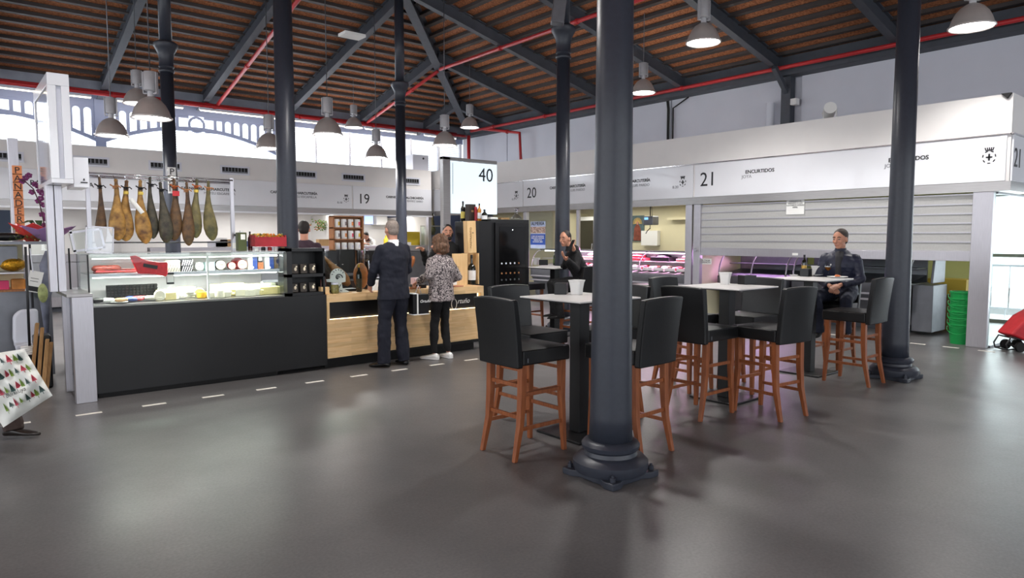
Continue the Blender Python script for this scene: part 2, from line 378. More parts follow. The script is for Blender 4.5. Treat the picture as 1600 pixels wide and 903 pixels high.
# back facade: low wall, iron arches and louvre blinds against the sky
b = MB(); b.box(-8.9, YB, 0, XR, YB + .15, 3.3); b.box(-8.9, YB + .07, 4.95, XR, YB + .2, 5.6); st(b, 'wall_back', mat('blue grey glare toned facade iron', S(112, 122, 150), .5))  # wall colour lightened to blue grey, window glare put into the paint
iron = mat('glare toned facade iron', S(112, 122, 150), .5)  # dark arch iron given a paler blue grey for the haze of glare
wn_ = 3
for bay, x0 in enumerate((-6.1, -1.4, 3.3)):
    xc = x0 + 2.35; b = MB()
    f = lambda x: 4.60 - .1 * (x - xc) ** 2
    b.box(x0 - .12, YB - .03, 3.2, x0 + .12, YB + .1, 5.1)
    n = 24
    for i in range(n):
        xa = x0 + .1 + (4.5) * i / n; xb = x0 + .1 + 4.5 * (i + 1) / n
        b.add([(xa, YB, f(xa) - .07), (xb, YB, f(xb) - .07), (xa, YB, f(xa) + .03), (xb, YB, f(xb) + .03), (xa, YB + .06, f(xa) - .07), (xb, YB + .06, f(xb) - .07), (xa, YB + .06, f(xa) + .03), (xb, YB + .06, f(xb) + .03)],
              [(0, 1, 3, 2), (4, 6, 7, 5), (0, 4, 5, 1), (2, 3, 7, 6), (0, 2, 6, 4), (1, 5, 7, 3)])
    for s in (-1, 1):
        for i in range(6):
            xo = xc + s * (.85 + .245 * i)       # one round topped opening
            hw = .085
            # web on each side and a round head
            for e in ((-s, s) if i == 0 else (s,)): b.box(xo + e * .1225 - .04, YB + .006, f(xo) - .02, xo + e * .1225 + .04, YB + .045, 4.93)
            m_ = 8
            for q in range(m_):
                a0, a1 = pi * q / m_, pi * (q + 1) / m_
                p0 = (xo + hw * cos(a0), 4.79 + hw * sin(a0)); p1 = (xo + hw * cos(a1), 4.79 + hw * sin(a1))
                b.add([(p0[0], YB, p0[1]), (p1[0], YB, p1[1]), (p1[0], YB, 4.93), (p0[0], YB, 4.93), (p0[0], YB + .05, p0[1]), (p1[0], YB + .05, p1[1]), (p1[0], YB + .05, 4.93), (p0[0], YB + .05, 4.93)],
                      [(0, 1, 2, 3), (4, 7, 6, 5), (0, 4, 5, 1), (2, 6, 7, 3)])
    # rosette
    for q in range(16):
        a0, a1 = 2 * pi * q / 16, 2 * pi * (q + 1) / 16; r0 = .17 + (.02 if q % 2 else -.01)
        b.bar((xc + .2 * cos(a0), YB + .02, 4.70 + .2 * sin(a0)), (xc + .2 * cos(a1), YB + .02, 4.70 + .2 * sin(a1)), .06, .05, up=(0, 1, 0))
    for q in range(10):
        a0 = 2 * pi * q / 10; b.bar((xc + .16 * cos(a0), YB + .02, 4.70 + .16 * sin(a0)), (xc + .2 * cos(a0), YB + .02, 4.70 + .2 * sin(a0)), .03, .04, up=(0, 1, 0))
    for s in (-1, 1):
        b.box(xc + s * .5 - .04, YB + .008, 4.5, xc + s * .5 + .04, YB + .04, 4.93)
        b.box(min(xc + s * .2, xc + s * .7), YB + .011, 4.86, max(xc + s * .2, xc + s * .7), YB + .037, 4.93)
        b.box(min(xc + s * .22, xc + s * .7), YB + .013, 4.5, max(xc + s * .22, xc + s * .7), YB + .035, 4.58)
    b.box(x0, YB - .005, 4.93, x0 + 4.7, YB + .06, 5.3)
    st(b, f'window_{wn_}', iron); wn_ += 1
b = MB()
for x in (8.0, 9.15, 10.3, 11.45, 12.6, 13.75, 14.7): b.box(x - .03, YB - .02, 3.3, x + .03, YB + .08, 4.95)
st(b, f'window_{wn_}', 'panel'); wn_ += 1
def blind(x0, x1, z0, z1, n_):
    b = MB(); z = z0
    while z < z1:
        b.add([(x0, YB + .1, z), (x1, YB + .1, z), (x1, YB + .14, z + .042), (x0, YB + .14, z + .042)], [(0, 1, 2, 3)]); z += .065
    o = st(b, 'window_blind', 'blind'); return o
for a, c, t_ in ((-6, -1.5, 4.5), (-1.3, 3.2, 4.5), (3.4, 7.95, 4.5), (8.05, 11.4, 4.95), (11.5, 14.8, 4.95)): blind(a, c, 3.3, t_, 0)
# unseen sides of the hall: left wall and the wall behind the camera, each with tall windows
b = MB(); b.box(-8.95, -8.1, 0, -8.85, YB, .8); b.box(-8.95, -8.1, 4.6, -8.85, YB, 5.6)
for y in range(-8, 21, 4): b.box(-8.95, y - .3, .8, -8.85, y + .3, 4.6)
st(b, 'wall_left', 'panel')
b = MB(); b.prism([(-8.9, 4.6), (14.9, 4.6), (14.9, 5.4), (3, 8.3), (-8.9, 5.4)], -8.15, -8.05, 'xz'); b.box(-8.9, -8.15, 0, 14.9, -8.05, .8)
for x in range(-9, 15, 4): b.box(x - .3, -8.15, .8, x + .3, -8.05, 4.6)
st(b, 'wall_front', 'panel')
# floor markings: rows of pale tape dashes
for i in range(-3, 11):
    X = .93 + .523 * i
    if X < .2 and X > 5.6: continue
    b = MB(); b.box(X - .1, 6.92, 0, X + .1, 6.965, .003); st(b, 'floor_marking', 'marking')
for i in range(0, 17):
    Y = 2.95 + .43 * i
    b = MB(); b.box(10.9, Y - .1, 0, 10.95, Y + .1, .003); st(b, 'floor_marking', 'marking')
# ---- street seen through the entrance glazing
b = MB(); b.box(30, -6, 0, 31, 14, 7); st(b, 'street_facade', mat('pale street facade', S(205, 205, 208), .8, 0, .05, 1))
# ================================================================ cast iron columns
def column(lab, x, y, ztop):
    t = T('iron_column', lab, 'column', (x, y, 0)); t['kind'] = 'thing'
    b = MB()   # base plate: square with lobed corners
    pts = []
    for q in range(4):
        a = q * pi / 2 + pi / 4
        for da, r in ((-.62, .20), (-.35, .21), (-.2, .27), (0, .315), (.2, .27), (.35, .21)): pts.append((r * cos(a + da), r * sin(a + da)))
    b.prism(pts, 0, .045); b.build('base_plate', 'iron', t, local=True, bevel=.008)
    b = MB(); b.lathe([(.235, .045), (.245, .07), (.245, .11), (.215, .14), (.175, .15), (.168, .175), (.185, .19), (.19, .215), (.175, .235), (.145, .245)], seg=40)
    b.build('base_moulding', 'iron', t, local=True, smooth='auto')
    b = MB(); b.lathe([(.142, .245), (.136, .4), (.118, 2.2), (.108, 4.45)], seg=40); b.build('shaft', 'iron', t, local=True, smooth=True)
    for q in range(4):
        a = q * pi / 2 + pi / 4; b = MB(); b.lathe([(.018, .045), (.018, .07), (.009, .072), (.009, .085)], (.262 * cos(a), .262 * sin(a), 0), 6); b.build('bolt', 'iron', t, local=True)
    b = MB(); b.lathe([(.108, 4.45), (.125, 4.46), (.13, 4.48), (.115, 4.5), (.11, 4.53), (.128, 4.55), (.118, 4.58), (.118, 4.68), (.135, 4.78), (.175, 4.86), (.20, 4.90), (.20, 4.945), (.17, 4.97), (.11, 5.0)], seg=40)
    b.build('capital', 'iron', t, local=True, smooth='auto')
    b = MB(); b.lathe([(.105, 4.98), (.1, ztop)], seg=40); b.build('upper_shaft', 'iron', t, local=True, smooth=True)
    return t
cols = [('nearest iron column, standing in front of the tables', 3.30, 2.95), ('iron column rising beside the seated customer on the right', 8.06, 3.04),
        ('iron column behind the black display rack of the ham counter', 3.29, 8.26), ('iron column behind the customer on the phone', 7.93, 8.2),
        ('slim distant iron column behind the man in the navy suit', 7.95, 13.4), ('iron column behind the hanging hams', 3.2, 13.35)]
for lab, x, y in cols: column(lab, x, y, min(zR(x), zB(y)) - .02)
# ================================================================ stall rows on the right (X = 11.2) and at the back (Y = 17)
XS, YS = 11.2, 17.0
b = MB(); b.box(XS, 2.87, 2.32, 14.78, 19.9, 3.5); st(b, 'trim_3', 'white')
b = MB(); b.box(-8.8, YS, 2.32, 11.1, 20.5, 3.5); st(b, 'trim_4', 'white')
b = MB(); b.box(XS - .03, 2.84, 2.19, XS + .06, 17, 2.32); b.box(XS + .06, 2.84, 2.19, 14.75, 2.9, 2.32); st(b, 'trim_5', 'steel')
b = MB(); b.box(-8.8, YS - .03, 2.19, 11.1, YS + .06, 2.32); st(b, 'trim_6', 'steel')
b = MB(); b.box(-8.8, YS - .06, 2.15, 11.1, YS - .03, 2.19); st(b, 'trim_7', 'whitegloss')
b = MB(); b.box(XS - .04, 2.86, 2.95, XS, 17, 2.965); b.box(XS - .04, 2.83, 2.95, 14.7, 2.87, 2.965); st(b, 'trim_8', 'chrome')
def crest(parent, x, y, z, s, rot):
    # small coat of arms: crown, oval laurel, shield with a cross, all flat on the panel
    def P(u, v): return (x, y - u, z + v) if rot is RX else (x + u, y, z + v)
    b = MB(); up = (1, 0, 0) if rot is RX else (0, 1, 0); L = .006
    nseg = 14
    for q in range(nseg):
        a0, a1 = 2 * pi * q / nseg, 2 * pi * (q + 1) / nseg
        if q % 2 == 0: b.bar(P(.5 * s * cos(a0), .55 * s * sin(a0)), P(.5 * s * cos(a1), .55 * s * sin(a1)), .09 * s, L, up=up)
    b.bar(P(0, -.3 * s), P(0, .3 * s), .14 * s, L, up=up); b.bar(P(-.25 * s, 0), P(.25 * s, 0), .14 * s, L, up=up)
    b.bar(P(-.3 * s, .62 * s), P(.3 * s, .62 * s), .1 * s, L, up=up)
    for u in (-.28, -.14, 0, .14, .28): b.bar(P(u * s, .66 * s), P(u * 1.2 * s, .86 * s), .09 * s, L, up=up)
    b.build('crest', 'ink', parent)
def sign(lab, a, c, rot, items, z0=2.325, z1=2.945):
    """glossy fascia panel of a stall with number, trade, name and crest. a, c = span along the row"""
    if rot is RX:
        t = T('stall_sign', lab, 'sign', (XS, (a + c) / 2, z0)); b = MB(); b.box(XS - .025, a + .01, z0, XS, c - .01, z1)
    else:
        Y_ = YS if a < 11.1 else 2.87
        t = T('stall_sign', lab, 'sign', ((a + c) / 2, Y_, z0)); b = MB(); b.box(a + .01, Y_ - .025, z0, c - .01, Y_, z1)
    t_ = t; t = b.build('panel', 'whitegloss', t, bevel=.004)
    for it in items:
        k, s_, u, z = it[:4]; al = it[4] if len(it) > 4 else 'LEFT'; mt = it[5] if len(it) > 5 else 'ink'; sx = it[6] if len(it) > 6 else 1
        loc = (XS - .028, u, z) if rot is RX else (u, Y_ - .028, z)
        if k == 'crest': crest(t, loc[0], loc[1], loc[2], s_, rot)
        else: text(k, s_, loc, rot, mt, t, 'number' if k.isdigit() else 'lettering', al, sx=sx * (1.0 if k.isdigit() else 1.05), bold=.0022 if mt == 'ink' and not k.isdigit() else 0)
    return t
R_ = RX
def on(px, py): return ax(px, py, XS)[1:]
sign('white fascia sign numbered 21 above the steel shutter', 2.9, 7.93, RX, [
    ('21', .37, 7.80, 2.53, 'LEFT', 'ink', .98), ('ENCURTIDOS', .086, on(1211, 272)[0], 2.70, 'RIGHT'), ('JOYA', .08, on(1160, 284)[0], 2.62, 'LEFT', 'greyink'),
    ('ENCURTIDOS', .086, on(1452, 254)[0], 2.70, 'RIGHT'), ('JOYA', .08, on(1383, 268)[0], 2.62, 'LEFT', 'greyink'), ('crest', .155, on(1546, 254)[0], 2.66)])
sign('white fascia sign numbered 20 above the pink lit meat counter', 7.95, 12.96, RX, [
    ('20', .36, 12.82, 2.53, 'LEFT', 'ink', .98), ('CARNICERÍA · CHARCUTERÍA', .084, on(916, 298)[0], 2.70, 'RIGHT'), ('LUIS PARDO', .078, on(915, 305)[0], 2.61, 'RIGHT', 'greyink'),
    ('CARNICERÍA · CHARCUTERÍA', .084, on(1017, 288)[0], 2.70, 'RIGHT'), ('LUIS PARDO', .078, on(1016, 295)[0], 2.61, 'RIGHT', 'greyink'), ('B.20', .075, on(1052, 295)[0], 2.52, 'LEFT', 'greyink'), ('crest', .14, on(1068, 288)[0], 2.63)])
sign('white fascia sign with a small crest, just left of the one numbered 20', 12.98, 16.98, RX, [('crest', .14, on(808, 310)[0], 2.6), ('B.19', .07, on(801, 312)[0], 2.5, 'LEFT', 'greyink')])
sign('side fascia sign numbered 21 on the corner at the right edge', XS + .02, 14.7, RY, [('21', .37, 11.27, 2.52, 'LEFT', 'ink', .95)])
def onb(px): return ay(px, 300, YS)[0]
sign('white fascia sign numbered 19 above the counter at the back', 8.58, 11.1, RY, [
    ('19', .38, 8.72, 2.48, 'LEFT', 'ink', .95), ('CARNICERÍA · SALCHICHERÍA', .088, onb(661), 2.66, 'RIGHT'), ('IBAÑEZ SABIO', .08, onb(660), 2.57, 'RIGHT', 'greyink')])
sign('white fascia sign of the delicatessen behind the hanging hams', 3.55, 8.56, RY, [
    ('CARNICERÍA · CHARCUTERÍA', .088, onb(367.5), 2.66, 'RIGHT'), ('MATEU ESCAMILLA', .08, onb(367), 2.57, 'RIGHT', 'greyink'), 
    ('CARNICERÍA · CHARCUTERÍA', .088, onb(495), 2.66, 'RIGHT'), ('MATEU ESCAMILLA', .08, onb(494), 2.57, 'RIGHT', 'greyink'), ('B.18', .075, onb(526), 2.46, 'LEFT', 'greyink'), ('crest', .14, onb(540), 2.58)])
sign('white fascia sign reading bar, at the far left behind the orchid', -1.3, 3.53, RY, [('BAR · CAFETERÍA', .14, onb(47), 2.62)])
sign('white fascia sign cut by the left edge of the photo', -6.2, -1.32, RY, [('17', .36, -6, 2.5, 'LEFT', 'ink', .72)])
# supply air vents in the white bulkhead at the back
for i, px in enumerate((4, 142, 258, 367, 475, 552, 640)):
    X, _, z = ay(px, [238, 249, 257, 264, 269, 274, 280][i], YS)
    t = T('air_vent', ['grey air vent cut by the left edge of the photo', 'grey slatted air vent above the hanging ham nearest the left', 'grey air vent beside the column behind the hams', 'grey slatted air vent above the delicatessen lettering, right of the hams',
        'grey air vent just right of the large dark column', 'grey slatted air vent above the number 19', 'grey air vent nearest the illuminated 40 sign'][i], 'vent', (X, YS, 3.1), 0, 'air vents in the back bulkhead')
    b = MB(); b.box(X - .34, YS - .02, 3.06, X + .34, YS, 3.10); b.box(X - .34, YS - .02, 3.23, X + .34, YS, 3.27); b.box(X - .34, YS - .02, 3.1, X - .3, YS, 3.23); b.box(X + .3, YS - .02, 3.1, X + .34, YS, 3.23)
    b.build('frame', 'panel', t)
    b = MB(); b.box(X - .3, YS - .003, 3.1, X + .3, YS - .001, 3.23); b.build('duct_opening', 'rubber', t)
    b = MB()
    for k in range(1, 8): b.box(X - .3 + .075 * k - .012, YS - .012, 3.1, X - .3 + .075 * k + .006, YS - .004, 3.23)
    b.box(X - .3, YS - .014, 3.1, X + .3, YS - .004, 3.135); b.build('slats', 'dsteel', t)
# steel door posts between the stalls on the right
def post(lab, x0, y0, x1, y1, z1=2.19, m='steelv'):
    b = MB(); b.box(x0, y0, 0, x1, y1, z1); return b.build('steel_post', m, bevel=.006, lab=lab, cat='post')
post('steel post at the right end of the big shutter', XS - .02, 3.03, XS + .08, 3.28)
post('steel post at the left end of the big shutter, with the lock', XS - .02, 7.78, XS + .08, 7.93)
post('steel post between the shutter lock and the pink meat counter', XS - .02, 7.97, XS + .08, 8.12)
post('steel post left of the poster in the stall 20 window', XS - .02, 12.85, XS + .08, 12.97)
post('slim steel post behind the customer on the phone', XS, 11.05, XS + .06, 11.13)
b = MB(); b.lathe([(.035, -.05), (.035, 0)], (XS - .02, 7.86, 1.32), 16, 'x'); b.build('shutter_lock', 'chrome', lab='round lock on the steel post beside the shutter', cat='lock', smooth='auto')
# ---- stall 21: half lowered shutter
t = T('roller_shutter', 'wide grey steel shutter lowered halfway under the sign 21', 'shutter', (XS + .04, 5.5, 1.22))
b = MB(); pitch = .135; z = 1.36
while z < 2.16:
    b.box(XS + .03, 3.28, z, XS + .042, 7.78, min(z + pitch - .012, 2.19)); z += pitch
b.build('slats', mat('perforated shutter steel', S(184, 184, 182), .5, .3, .03, 40), t)
b = MB(); z = 1.36
while z < 2.18:
    b.bar((XS + .028, 3.28, z - .006), (XS + .028, 7.78, z - .006), .02, .018); z += pitch
b.build('slat_joint', 'steelv', t)
b = MB(); b.box(XS + .015, 3.28, 1.215, XS + .05, 7.78, 1.35); b.build('bottom_rail', 'steelv', t, bevel=.004)
b = MB(); b.box(XS + .01, 5.83, 1.25, XS + .016, 5.93, 1.29); b.build('label_plate', 'paper', t)
y, z = ax(1242, 322, XS)[1:]
t = T('paper_notice', 'white paper notice taped high on the closed shutter', 'notice', (XS, y, z)); b = MB(); b.box(XS + .012, y - .16, z - .14, XS + .016, y + .16, z + .14); b.build('sheet', 'paper', t)
text('CERRADO EL\nSÁBADO A LAS\nCATORCE HORAS\nABRIL', .038, (XS + .01, y, z + .07), RX, 'ink', t, align='CENTER')
y, z = ax(1099, 408, XS)[1:]
t = T('paper_notice', 'small white notice hanging under the left end of the shutter', 'notice', (XS, y, z)); b = MB(); b.box(XS + .07, y - .13, z - .06, XS + .074, y + .09, z + .05); b.build('sheet', 'paper', t)
text('NO TOCAR\nPRODUCTO', .04, (XS + .066, y, z), RX, 'ink', t, align='CENTER')
# interiors of the right-hand stalls
b = MB(); b.box(13.4, 3.75, 0, 13.46, 8.0, 2.32); st(b, 'wall_stall', 'yellowgreen')
b = MB(); b.box(13.4, 8.0, 0, 13.46, 17, 2.32); b.box(XS + .1, 7.99, 0, 13.4, 8.05, 2.19); b.box(XS + 1.0, 12.9, 0, 13.4, 12.95, 2.19); st(b, 'wall_stall_cream', 'cream')
b = MB(); b.box(XS + .02, 3.02, .02, XS + .05, 3.04, 2.19); b.box(XS + .05, 3.025, .02, 13.9, 3.035, 2.17); st(b, 'window_side', 'glass')
b = MB(); b.box(XS + .1, 3.01, 0, 13.9, 3.05, .03); b.box(XS + .1, 3.01, 2.16, 13.9, 3.05, 2.19); b.box(13.8, 2.98, 0, 13.95, 3.08, 2.19); st(b, 'trim_9', 'dsteel')
# refrigerated counters with curved glass; built along Y, customer side toward -X
def counter(lab, y0, y1, x0, inner, glow_c, base='dsteel', ribs=1, shelf=True):
    t = T('refrigerated_counter', lab, 'display counter', (x0 + .5, (y0 + y1) / 2, 0))
    b = MB(); b.prism([(x0 + .18, .12), (x0 + .1, .5), (x0, .62), (x0, .8), (x0 + .9, .8), (x0 + .9, .12)], y0, y1, 'xz'); b.build('body', base, t, bevel=.01)
    b = MB(); b.box(x0 + .2, y0 + .03, 0, x0 + .85, y1 - .03, .12); b.build('plinth', 'steelbeam', t)
    b = MB(); b.box(x0 - .015, y0, .5, x0 + .02, y1, .53); b.box(x0 - .015, y0, .6, x0 + .02, y1, .63); b.build('bumper_rail', 'steelv', t)
    b = MB(); b.add([(x0 + .04, y0 + .02, .81), (x0 + .04, y1 - .02, .81), (x0 + .8, y1 - .02, .92), (x0 + .8, y0 + .02, .92)], [(0, 1, 2, 3)]); b.box(x0 + .8, y0 + .02, .8, x0 + .84, y1 - .02, 1.22); b.build('deck', inner, t)
    if shelf:
        b = MB(); b.box(x0 + .38, y0 + .03, 1.03, x0 + .8, y1 - .03, 1.045); b.build('shelf', inner, t)
    b = MB(); b.box(x0 + .32, y0, 1.24, x0 + .95, y1, 1.27); b.build('top_shelf', 'dsteel', t, bevel=.004)
    # curved front glass
    arc = [(x0 + .02 + .32 * (1 - cos(a)) , .82 + .42 * sin(a)) for a in [pi / 2 * k / 8 for k in range(9)]]
    b = MB()
    for (u0, v0), (u1, v1) in zip(arc[:-1], arc[1:]): b.add([(u0, y0, v0), (u0, y1, v0), (u1, y1, v1), (u1, y0, v1)], [(0, 1, 2, 3)])
    b.build('front_glass', 'glass', t, smooth=True)
    for k in range(ribs + 2):
        y = y0 + .02 + (y1 - y0 - .04) * k / (ribs + 1)
        b = MB(); b.tube([(u, y, v) for u, v in arc], .014, 8); b.build('glass_rib', 'steelv', t, smooth=True)
    b = MB(); b.tube([(x0 + .45, y0 + .05, 1.225), (x0 + .45, y1 - .05, 1.225)], .012, 8); b.build('light_tube', glow_c, t)
    return t
M['pinkish'] = mat('white enamel tray', S(228, 222, 226), .35)
counter('pink lit meat counter with curved glass in stall 20', 8.15, 11.9, XS + .12, 'pinkish', 'tubepink', ribs=2)
counter('meat counter further along stall 20, beside the glass fridge', 11.95, 12.85, XS + .12, 'pinkish', 'tubew', ribs=0)
counter('empty unlit counter behind the shutter of stall 21', 4.35, 6.35, 12.0, 'dsteel', 'steelv', ribs=1)
t = counter('empty curved counter near the pink lamp behind the shutter', 6.4, 7.85, 11.9, 'dsteel', 'tubepink', ribs=1)
for yy, lab in ((5.6, 'ventilation'),):
    pass
# folded up steel counter end with tilted lid at the right of stall 21
t = T('steel_cabinet', 'dark steel cabinet with tilted upper flap behind the shutter', 'cabinet', (12.2, 4.05, 0))
b = MB(); b.prism([(11.95, .05), (11.95, .8), (12.55, .8), (12.55, .05)], 3.98, 4.28, 'xz'); b.build('body', 'dsteel', t, bevel=.01)
b = MB(); b.prism([(11.98, .83), (12.1, 1.45), (12.5, 1.45), (12.5, .83)], 4.0, 4.04, 'xz'); b.build('flap', 'dsteel', t, bevel=.01)
b = MB(); b.bar((11.9, 4.3, .05), (11.9, 4.3, .82), .05, .03); b.build('frame_bar', 'steelv', t)
b = MB(); b.bar((11.78, 4.33, .35), (11.66, 4.33, .85), .05, .12, up=(0, 1, 0)); b.build('side_arm', 'steelv', t, bevel=.015)
# cardboard boxes and green buckets at the right end of stall 21
b = MB(); b.box(12.9, 3.85, 0, 13.3, 4.35, .55); b.box(12.9, 3.85, .6, 13.3, 4.35, .85); 
t = T('cardboard_box', 'brown cardboard box standing behind the green buckets', 'box', (13.1, 4.1, 0)); b = MB(); b.box(12.85, 3.8, 0, 13.3, 4.4, .6); b.build('carton', mat('brown carton', S(128, 98, 52), .8), t, bevel=.005)
b = MB(); b.box(12.85, 3.99, .601, 12.9, 4.2, .603); b.build('tape', 'cardboard', t)
b = MB(); b.box(12.85, 3.8, .61, 13.3, 4.4, .86); b.build('yellow_box', mat('yellow carton', S(196, 166, 60), .7), bevel=.005, lab='yellow box on top of the brown carton by the buckets', cat='box')
bx, by, _ = az(1518, 541)
for k in range(6):
    t = T('bucket', ['green plastic bucket at the bottom of the stack by the post', 'second green bucket from the bottom of the stack', 'third green bucket from the bottom of the stack', 'fourth green bucket from the bottom of the stack', 'fifth green bucket, just under the topmost one', 'topmost green bucket of the stack'][k], 'bucket', (bx + .17, by + .2, .095 * k), 0, 'stacked green buckets')
    b = MB(); b.lathe([(.125, .0), (.15, .27), (.16, .275), (.16, .295), (.145, .295), (.12, .01)], seg=28, closed=True); b.add([(.12 * cos(2 * pi * q / 28), .12 * sin(2 * pi * q / 28), .012) for q in range(28)], [tuple(range(28))]); b.build('bucket_body', 'green', t, local=True, smooth='auto')
    b = MB(); b.tube([(-.158 + .0, .155 * sin(a), .26 - .12 * cos(a)) if 0 else (-.16 * cos(a * .9), .165 * sin(a), .25 - .1 * cos(a)) for a in [-pi / 2 + pi * q / 12 for q in range(13)]], .005, 6); b.build('handle', 'green', t, local=True, smooth=True)
# things inside stall 20
y, z = ax(907, 351, 13.38)[1:]
b = MB(); b.box(13.37, y - .1, z - .16, 13.395, y + .1, z + .16); b.build('red_notice', 'red_plastic', lab='red notice on the cream wall behind the man on the phone', cat='notice')
y, z = ax(914, 367, 13.38)[1:]
b = MB(); b.box(13.37, y - .12, z - .09, 13.395, y + .12, z + .09); b.build('framed_certificate', 'paper', lab='small pale framed certificate below the red notice', cat='certificate')
y, z = ax(997, 357, 13.38)[1:]
t = T('religious_picture', 'devotional picture of a haloed figure on the wall of stall 20', 'picture', (13.38, y, z))
b = MB(); b.box(13.36, y - .19, z - .32, 13.395, y + .19, z + .32); b.build('picture_board', mat('teal painted ground', S(84, 104, 108), .7, 0, .3, 6), t)
b = MB()
for q in range(16):
    a = pi * q / 15; b.bar((13.355, y + .05 * cos(a), z + .12 + .05 * sin(a)), (13.355, y + .15 * cos(a), z + .12 + .15 * sin(a)), .012, .004, up=(1, 0, 0))
b.build('gold_rays', mat('gold paint', S(214, 178, 96), .5), t)
b = MB(); b.prism([(y - .12, z - .3), (y - .1, z), (y - .04, z + .1), (y + .04, z + .1), (y + .1, z), (y + .12, z - .3)], 13.35, 13.356, 'yz'); b.build('robed_figure', mat('russet robe', S(128, 68, 52), .7, 0, .3, 12), t)
b = MB(); b.ell((13.35, y, z + .14), (.006, .035, .045)); b.build('painted_head', 'skin2', t)
y, z = ax(1016, 344, 12.3)[1:]
t = T('hanging_scale', 'grey hanging scale with a lit blue display over the counter', 'scale', (12.3, y, z))
b = MB(); b.box(12.2, y - .15, z - .11, 12.42, y + .13, z + .09); b.build('housing', 'dsteel', t, bevel=.02)
b = MB(); b.box(12.19, y - .02, z + .01, 12.2, y + .08, z + .06); b.build('display', light_mat('blue display', (.25, .6, 1, 1), 1.2), t)
b = MB(); b.tube([(12.3, y, z + .09), (12.3, y, 2.31)], .012, 8); b.tube([(12.3, y, z - .11), (12.3, y, z - .2)], .008, 8); b.tube([(12.3, y - .06, z + .09), (12.3, y - .03, 2.31)], .005, 6); b.build('hanger', 'rubber', t)
b = MB(); b.tube([(12.3, y, z - .18), (12.3, y + .08, z - .24), (12.3, y + .12, z - .3)], .01, 8); b.build('hook', 'rubber', t)
y, z = ax(1005, 372, 13.3)[1:]
b = MB(); b.box(13.28, y - .45, z - .18, 13.39, y + .05, z + .18); b.build('wall_board', 'paper', lab='white board on the wall right of the devotional picture', cat='board')
y, z = ax(1065, 342, 13.3)[1:]
b = MB(); b.box(13.2, y - .3, z - .02, 13.39, y + .35, z + .04); b.build('wall_shelf', 'cream', lab='narrow cream shelf high on the wall of stall 20', cat='shelf')
# meat and trays in the counter
meat = [mat('pale pink meat', S(226, 160, 160), .5, 0, .15, 30), mat('red meat', S(186, 74, 78), .4, 0, .3, 25), mat('pale fat', S(236, 214, 204), .5, 0, .06, 20)]
ml = ['rear', 'second', 'third', 'fourth', 'fifth', 'sixth', 'seventh', 'eighth', 'ninth', 'tenth', 'eleventh', 'twelfth']
for i in range(12):
    yy = 8.35 + .29 * i; t = T('meat_tray', f'white tray of sliced meat on the counter deck, {["first","second","third","fourth","fifth","sixth","seventh","eighth","ninth","tenth","eleventh","twelfth"][i]} from the shutter post', 'meat tray', (XS + .36, yy, .85), 0, 'meat trays in the pink counter')
    b = MB(); b.box(XS + .2, yy - .125, .855, XS + .6, yy + .125, .875); b.box(XS + .2, yy - .125, .855, XS + .21, yy + .125, .93); b.build('tray', 'plastic', t, bevel=.004)
    b = MB()
    for q in range(5): b.ell((XS + .28 + .06 * q, yy + random.uniform(-.05, .05), .895 + .01 * q), (.07, .08, .035), 10, 6)
    b.build('sliced_meat', meat[i % 3], t, smooth=True)
for i in range(5):
    yy = 8.5 + .68 * i
    b = MB(); b.box(XS + .55, yy - .25, 1.05, XS + .85, yy + .25, 1.06 + .05 + .03 * (i % 2)); b.ell((XS + .7, yy, 1.15), (.12, .2, .05), 12, 6)
    b.build('meat_pack', meat[(i * 2) % 3] if i != 1 else 'blackplastic', bevel=.01, lab=['dark tray of meat on the shelf nearest the shutter post', 'black box under a slab of meat on the pink lit shelf', 'pale pink joint on the middle of the pink lit shelf', 'fat pork joint left of the black box on the lit shelf', 'red package at the far end of the pink lit shelf'][i], cat='meat')
# glass fridge and poster at the far end of stall 20
t = T('glass_door_fridge', 'tall white fridge with two glass doors at the far end of stall 20', 'fridge', (13.0, 12.2, 0))
b = MB(); b.box(13.0, 11.5, .1, 13.38, 12.88, 2.1); b.build('cabinet', 'plastic', t, bevel=.01)
for k in (0, 1):
    b = MB(); y0 = 11.53 + .68 * k
    b.box(12.96, y0, .2, 13.0, y0 + .05, 2.05); b.box(12.96, y0 + .6, .2, 13.0, y0 + .65, 2.05); b.box(12.96, y0, 2.0, 13.0, y0 + .65, 2.05); b.box(12.96, y0, .2, 13.0, y0 + .65, .25); d_ = b.build('door', 'plastic', t)
    b = MB(); b.box(12.97, y0 + .05, .25, 12.975, y0 + .6, 2.0); b.build('pane', 'darkglass', d_)
    b = MB(); b.tube([(12.94, y0 + (.58 if k == 0 else .07), 1.1), (12.92, y0 + (.58 if k == 0 else .07), 1.25), (12.94, y0 + (.58 if k == 0 else .07), 1.4)], .012, 6); b.build('handle', 'chrome', d_)
y, z = ax(839, 367, XS)[1:]
t = T('event_poster', 'blue and white event poster in the stall window by the fridge', 'poster', (XS, y, z))
b = MB(); b.box(XS + .03, y - .27, z - .33, XS + .034, y + .27, z + .33); b.build('sheet', mat('pale blue poster ground', S(182, 196, 226), .6, 0, .08, 6), t)
b = MB(); b.box(XS + .027, y - .27, z - .24, XS + .03, y + .27, z + .02); b.build('blue_block', mat('poster blue', S(46, 82, 168), .6), t)
b = MB(); b.box(XS + .027, y - .27, z + .04, XS + .03, y + .27, z + .2); b.build('photo_strip', mat('group photo', S(120, 90, 80), .6, 0, .7, 24, c2=S(214, 190, 176)), t)
text('ALMERÍA', .12, (XS + .024, y, z + .235), RX, 'ink', t, align='CENTER'); text('CORO DE NAVIDAD\nMERCADO CENTRAL\nVIERNES 20 H\nENTRADA LIBRE', .05, (XS + .024, y, z - .05), RX, 'whiteink', t, align='CENTER')
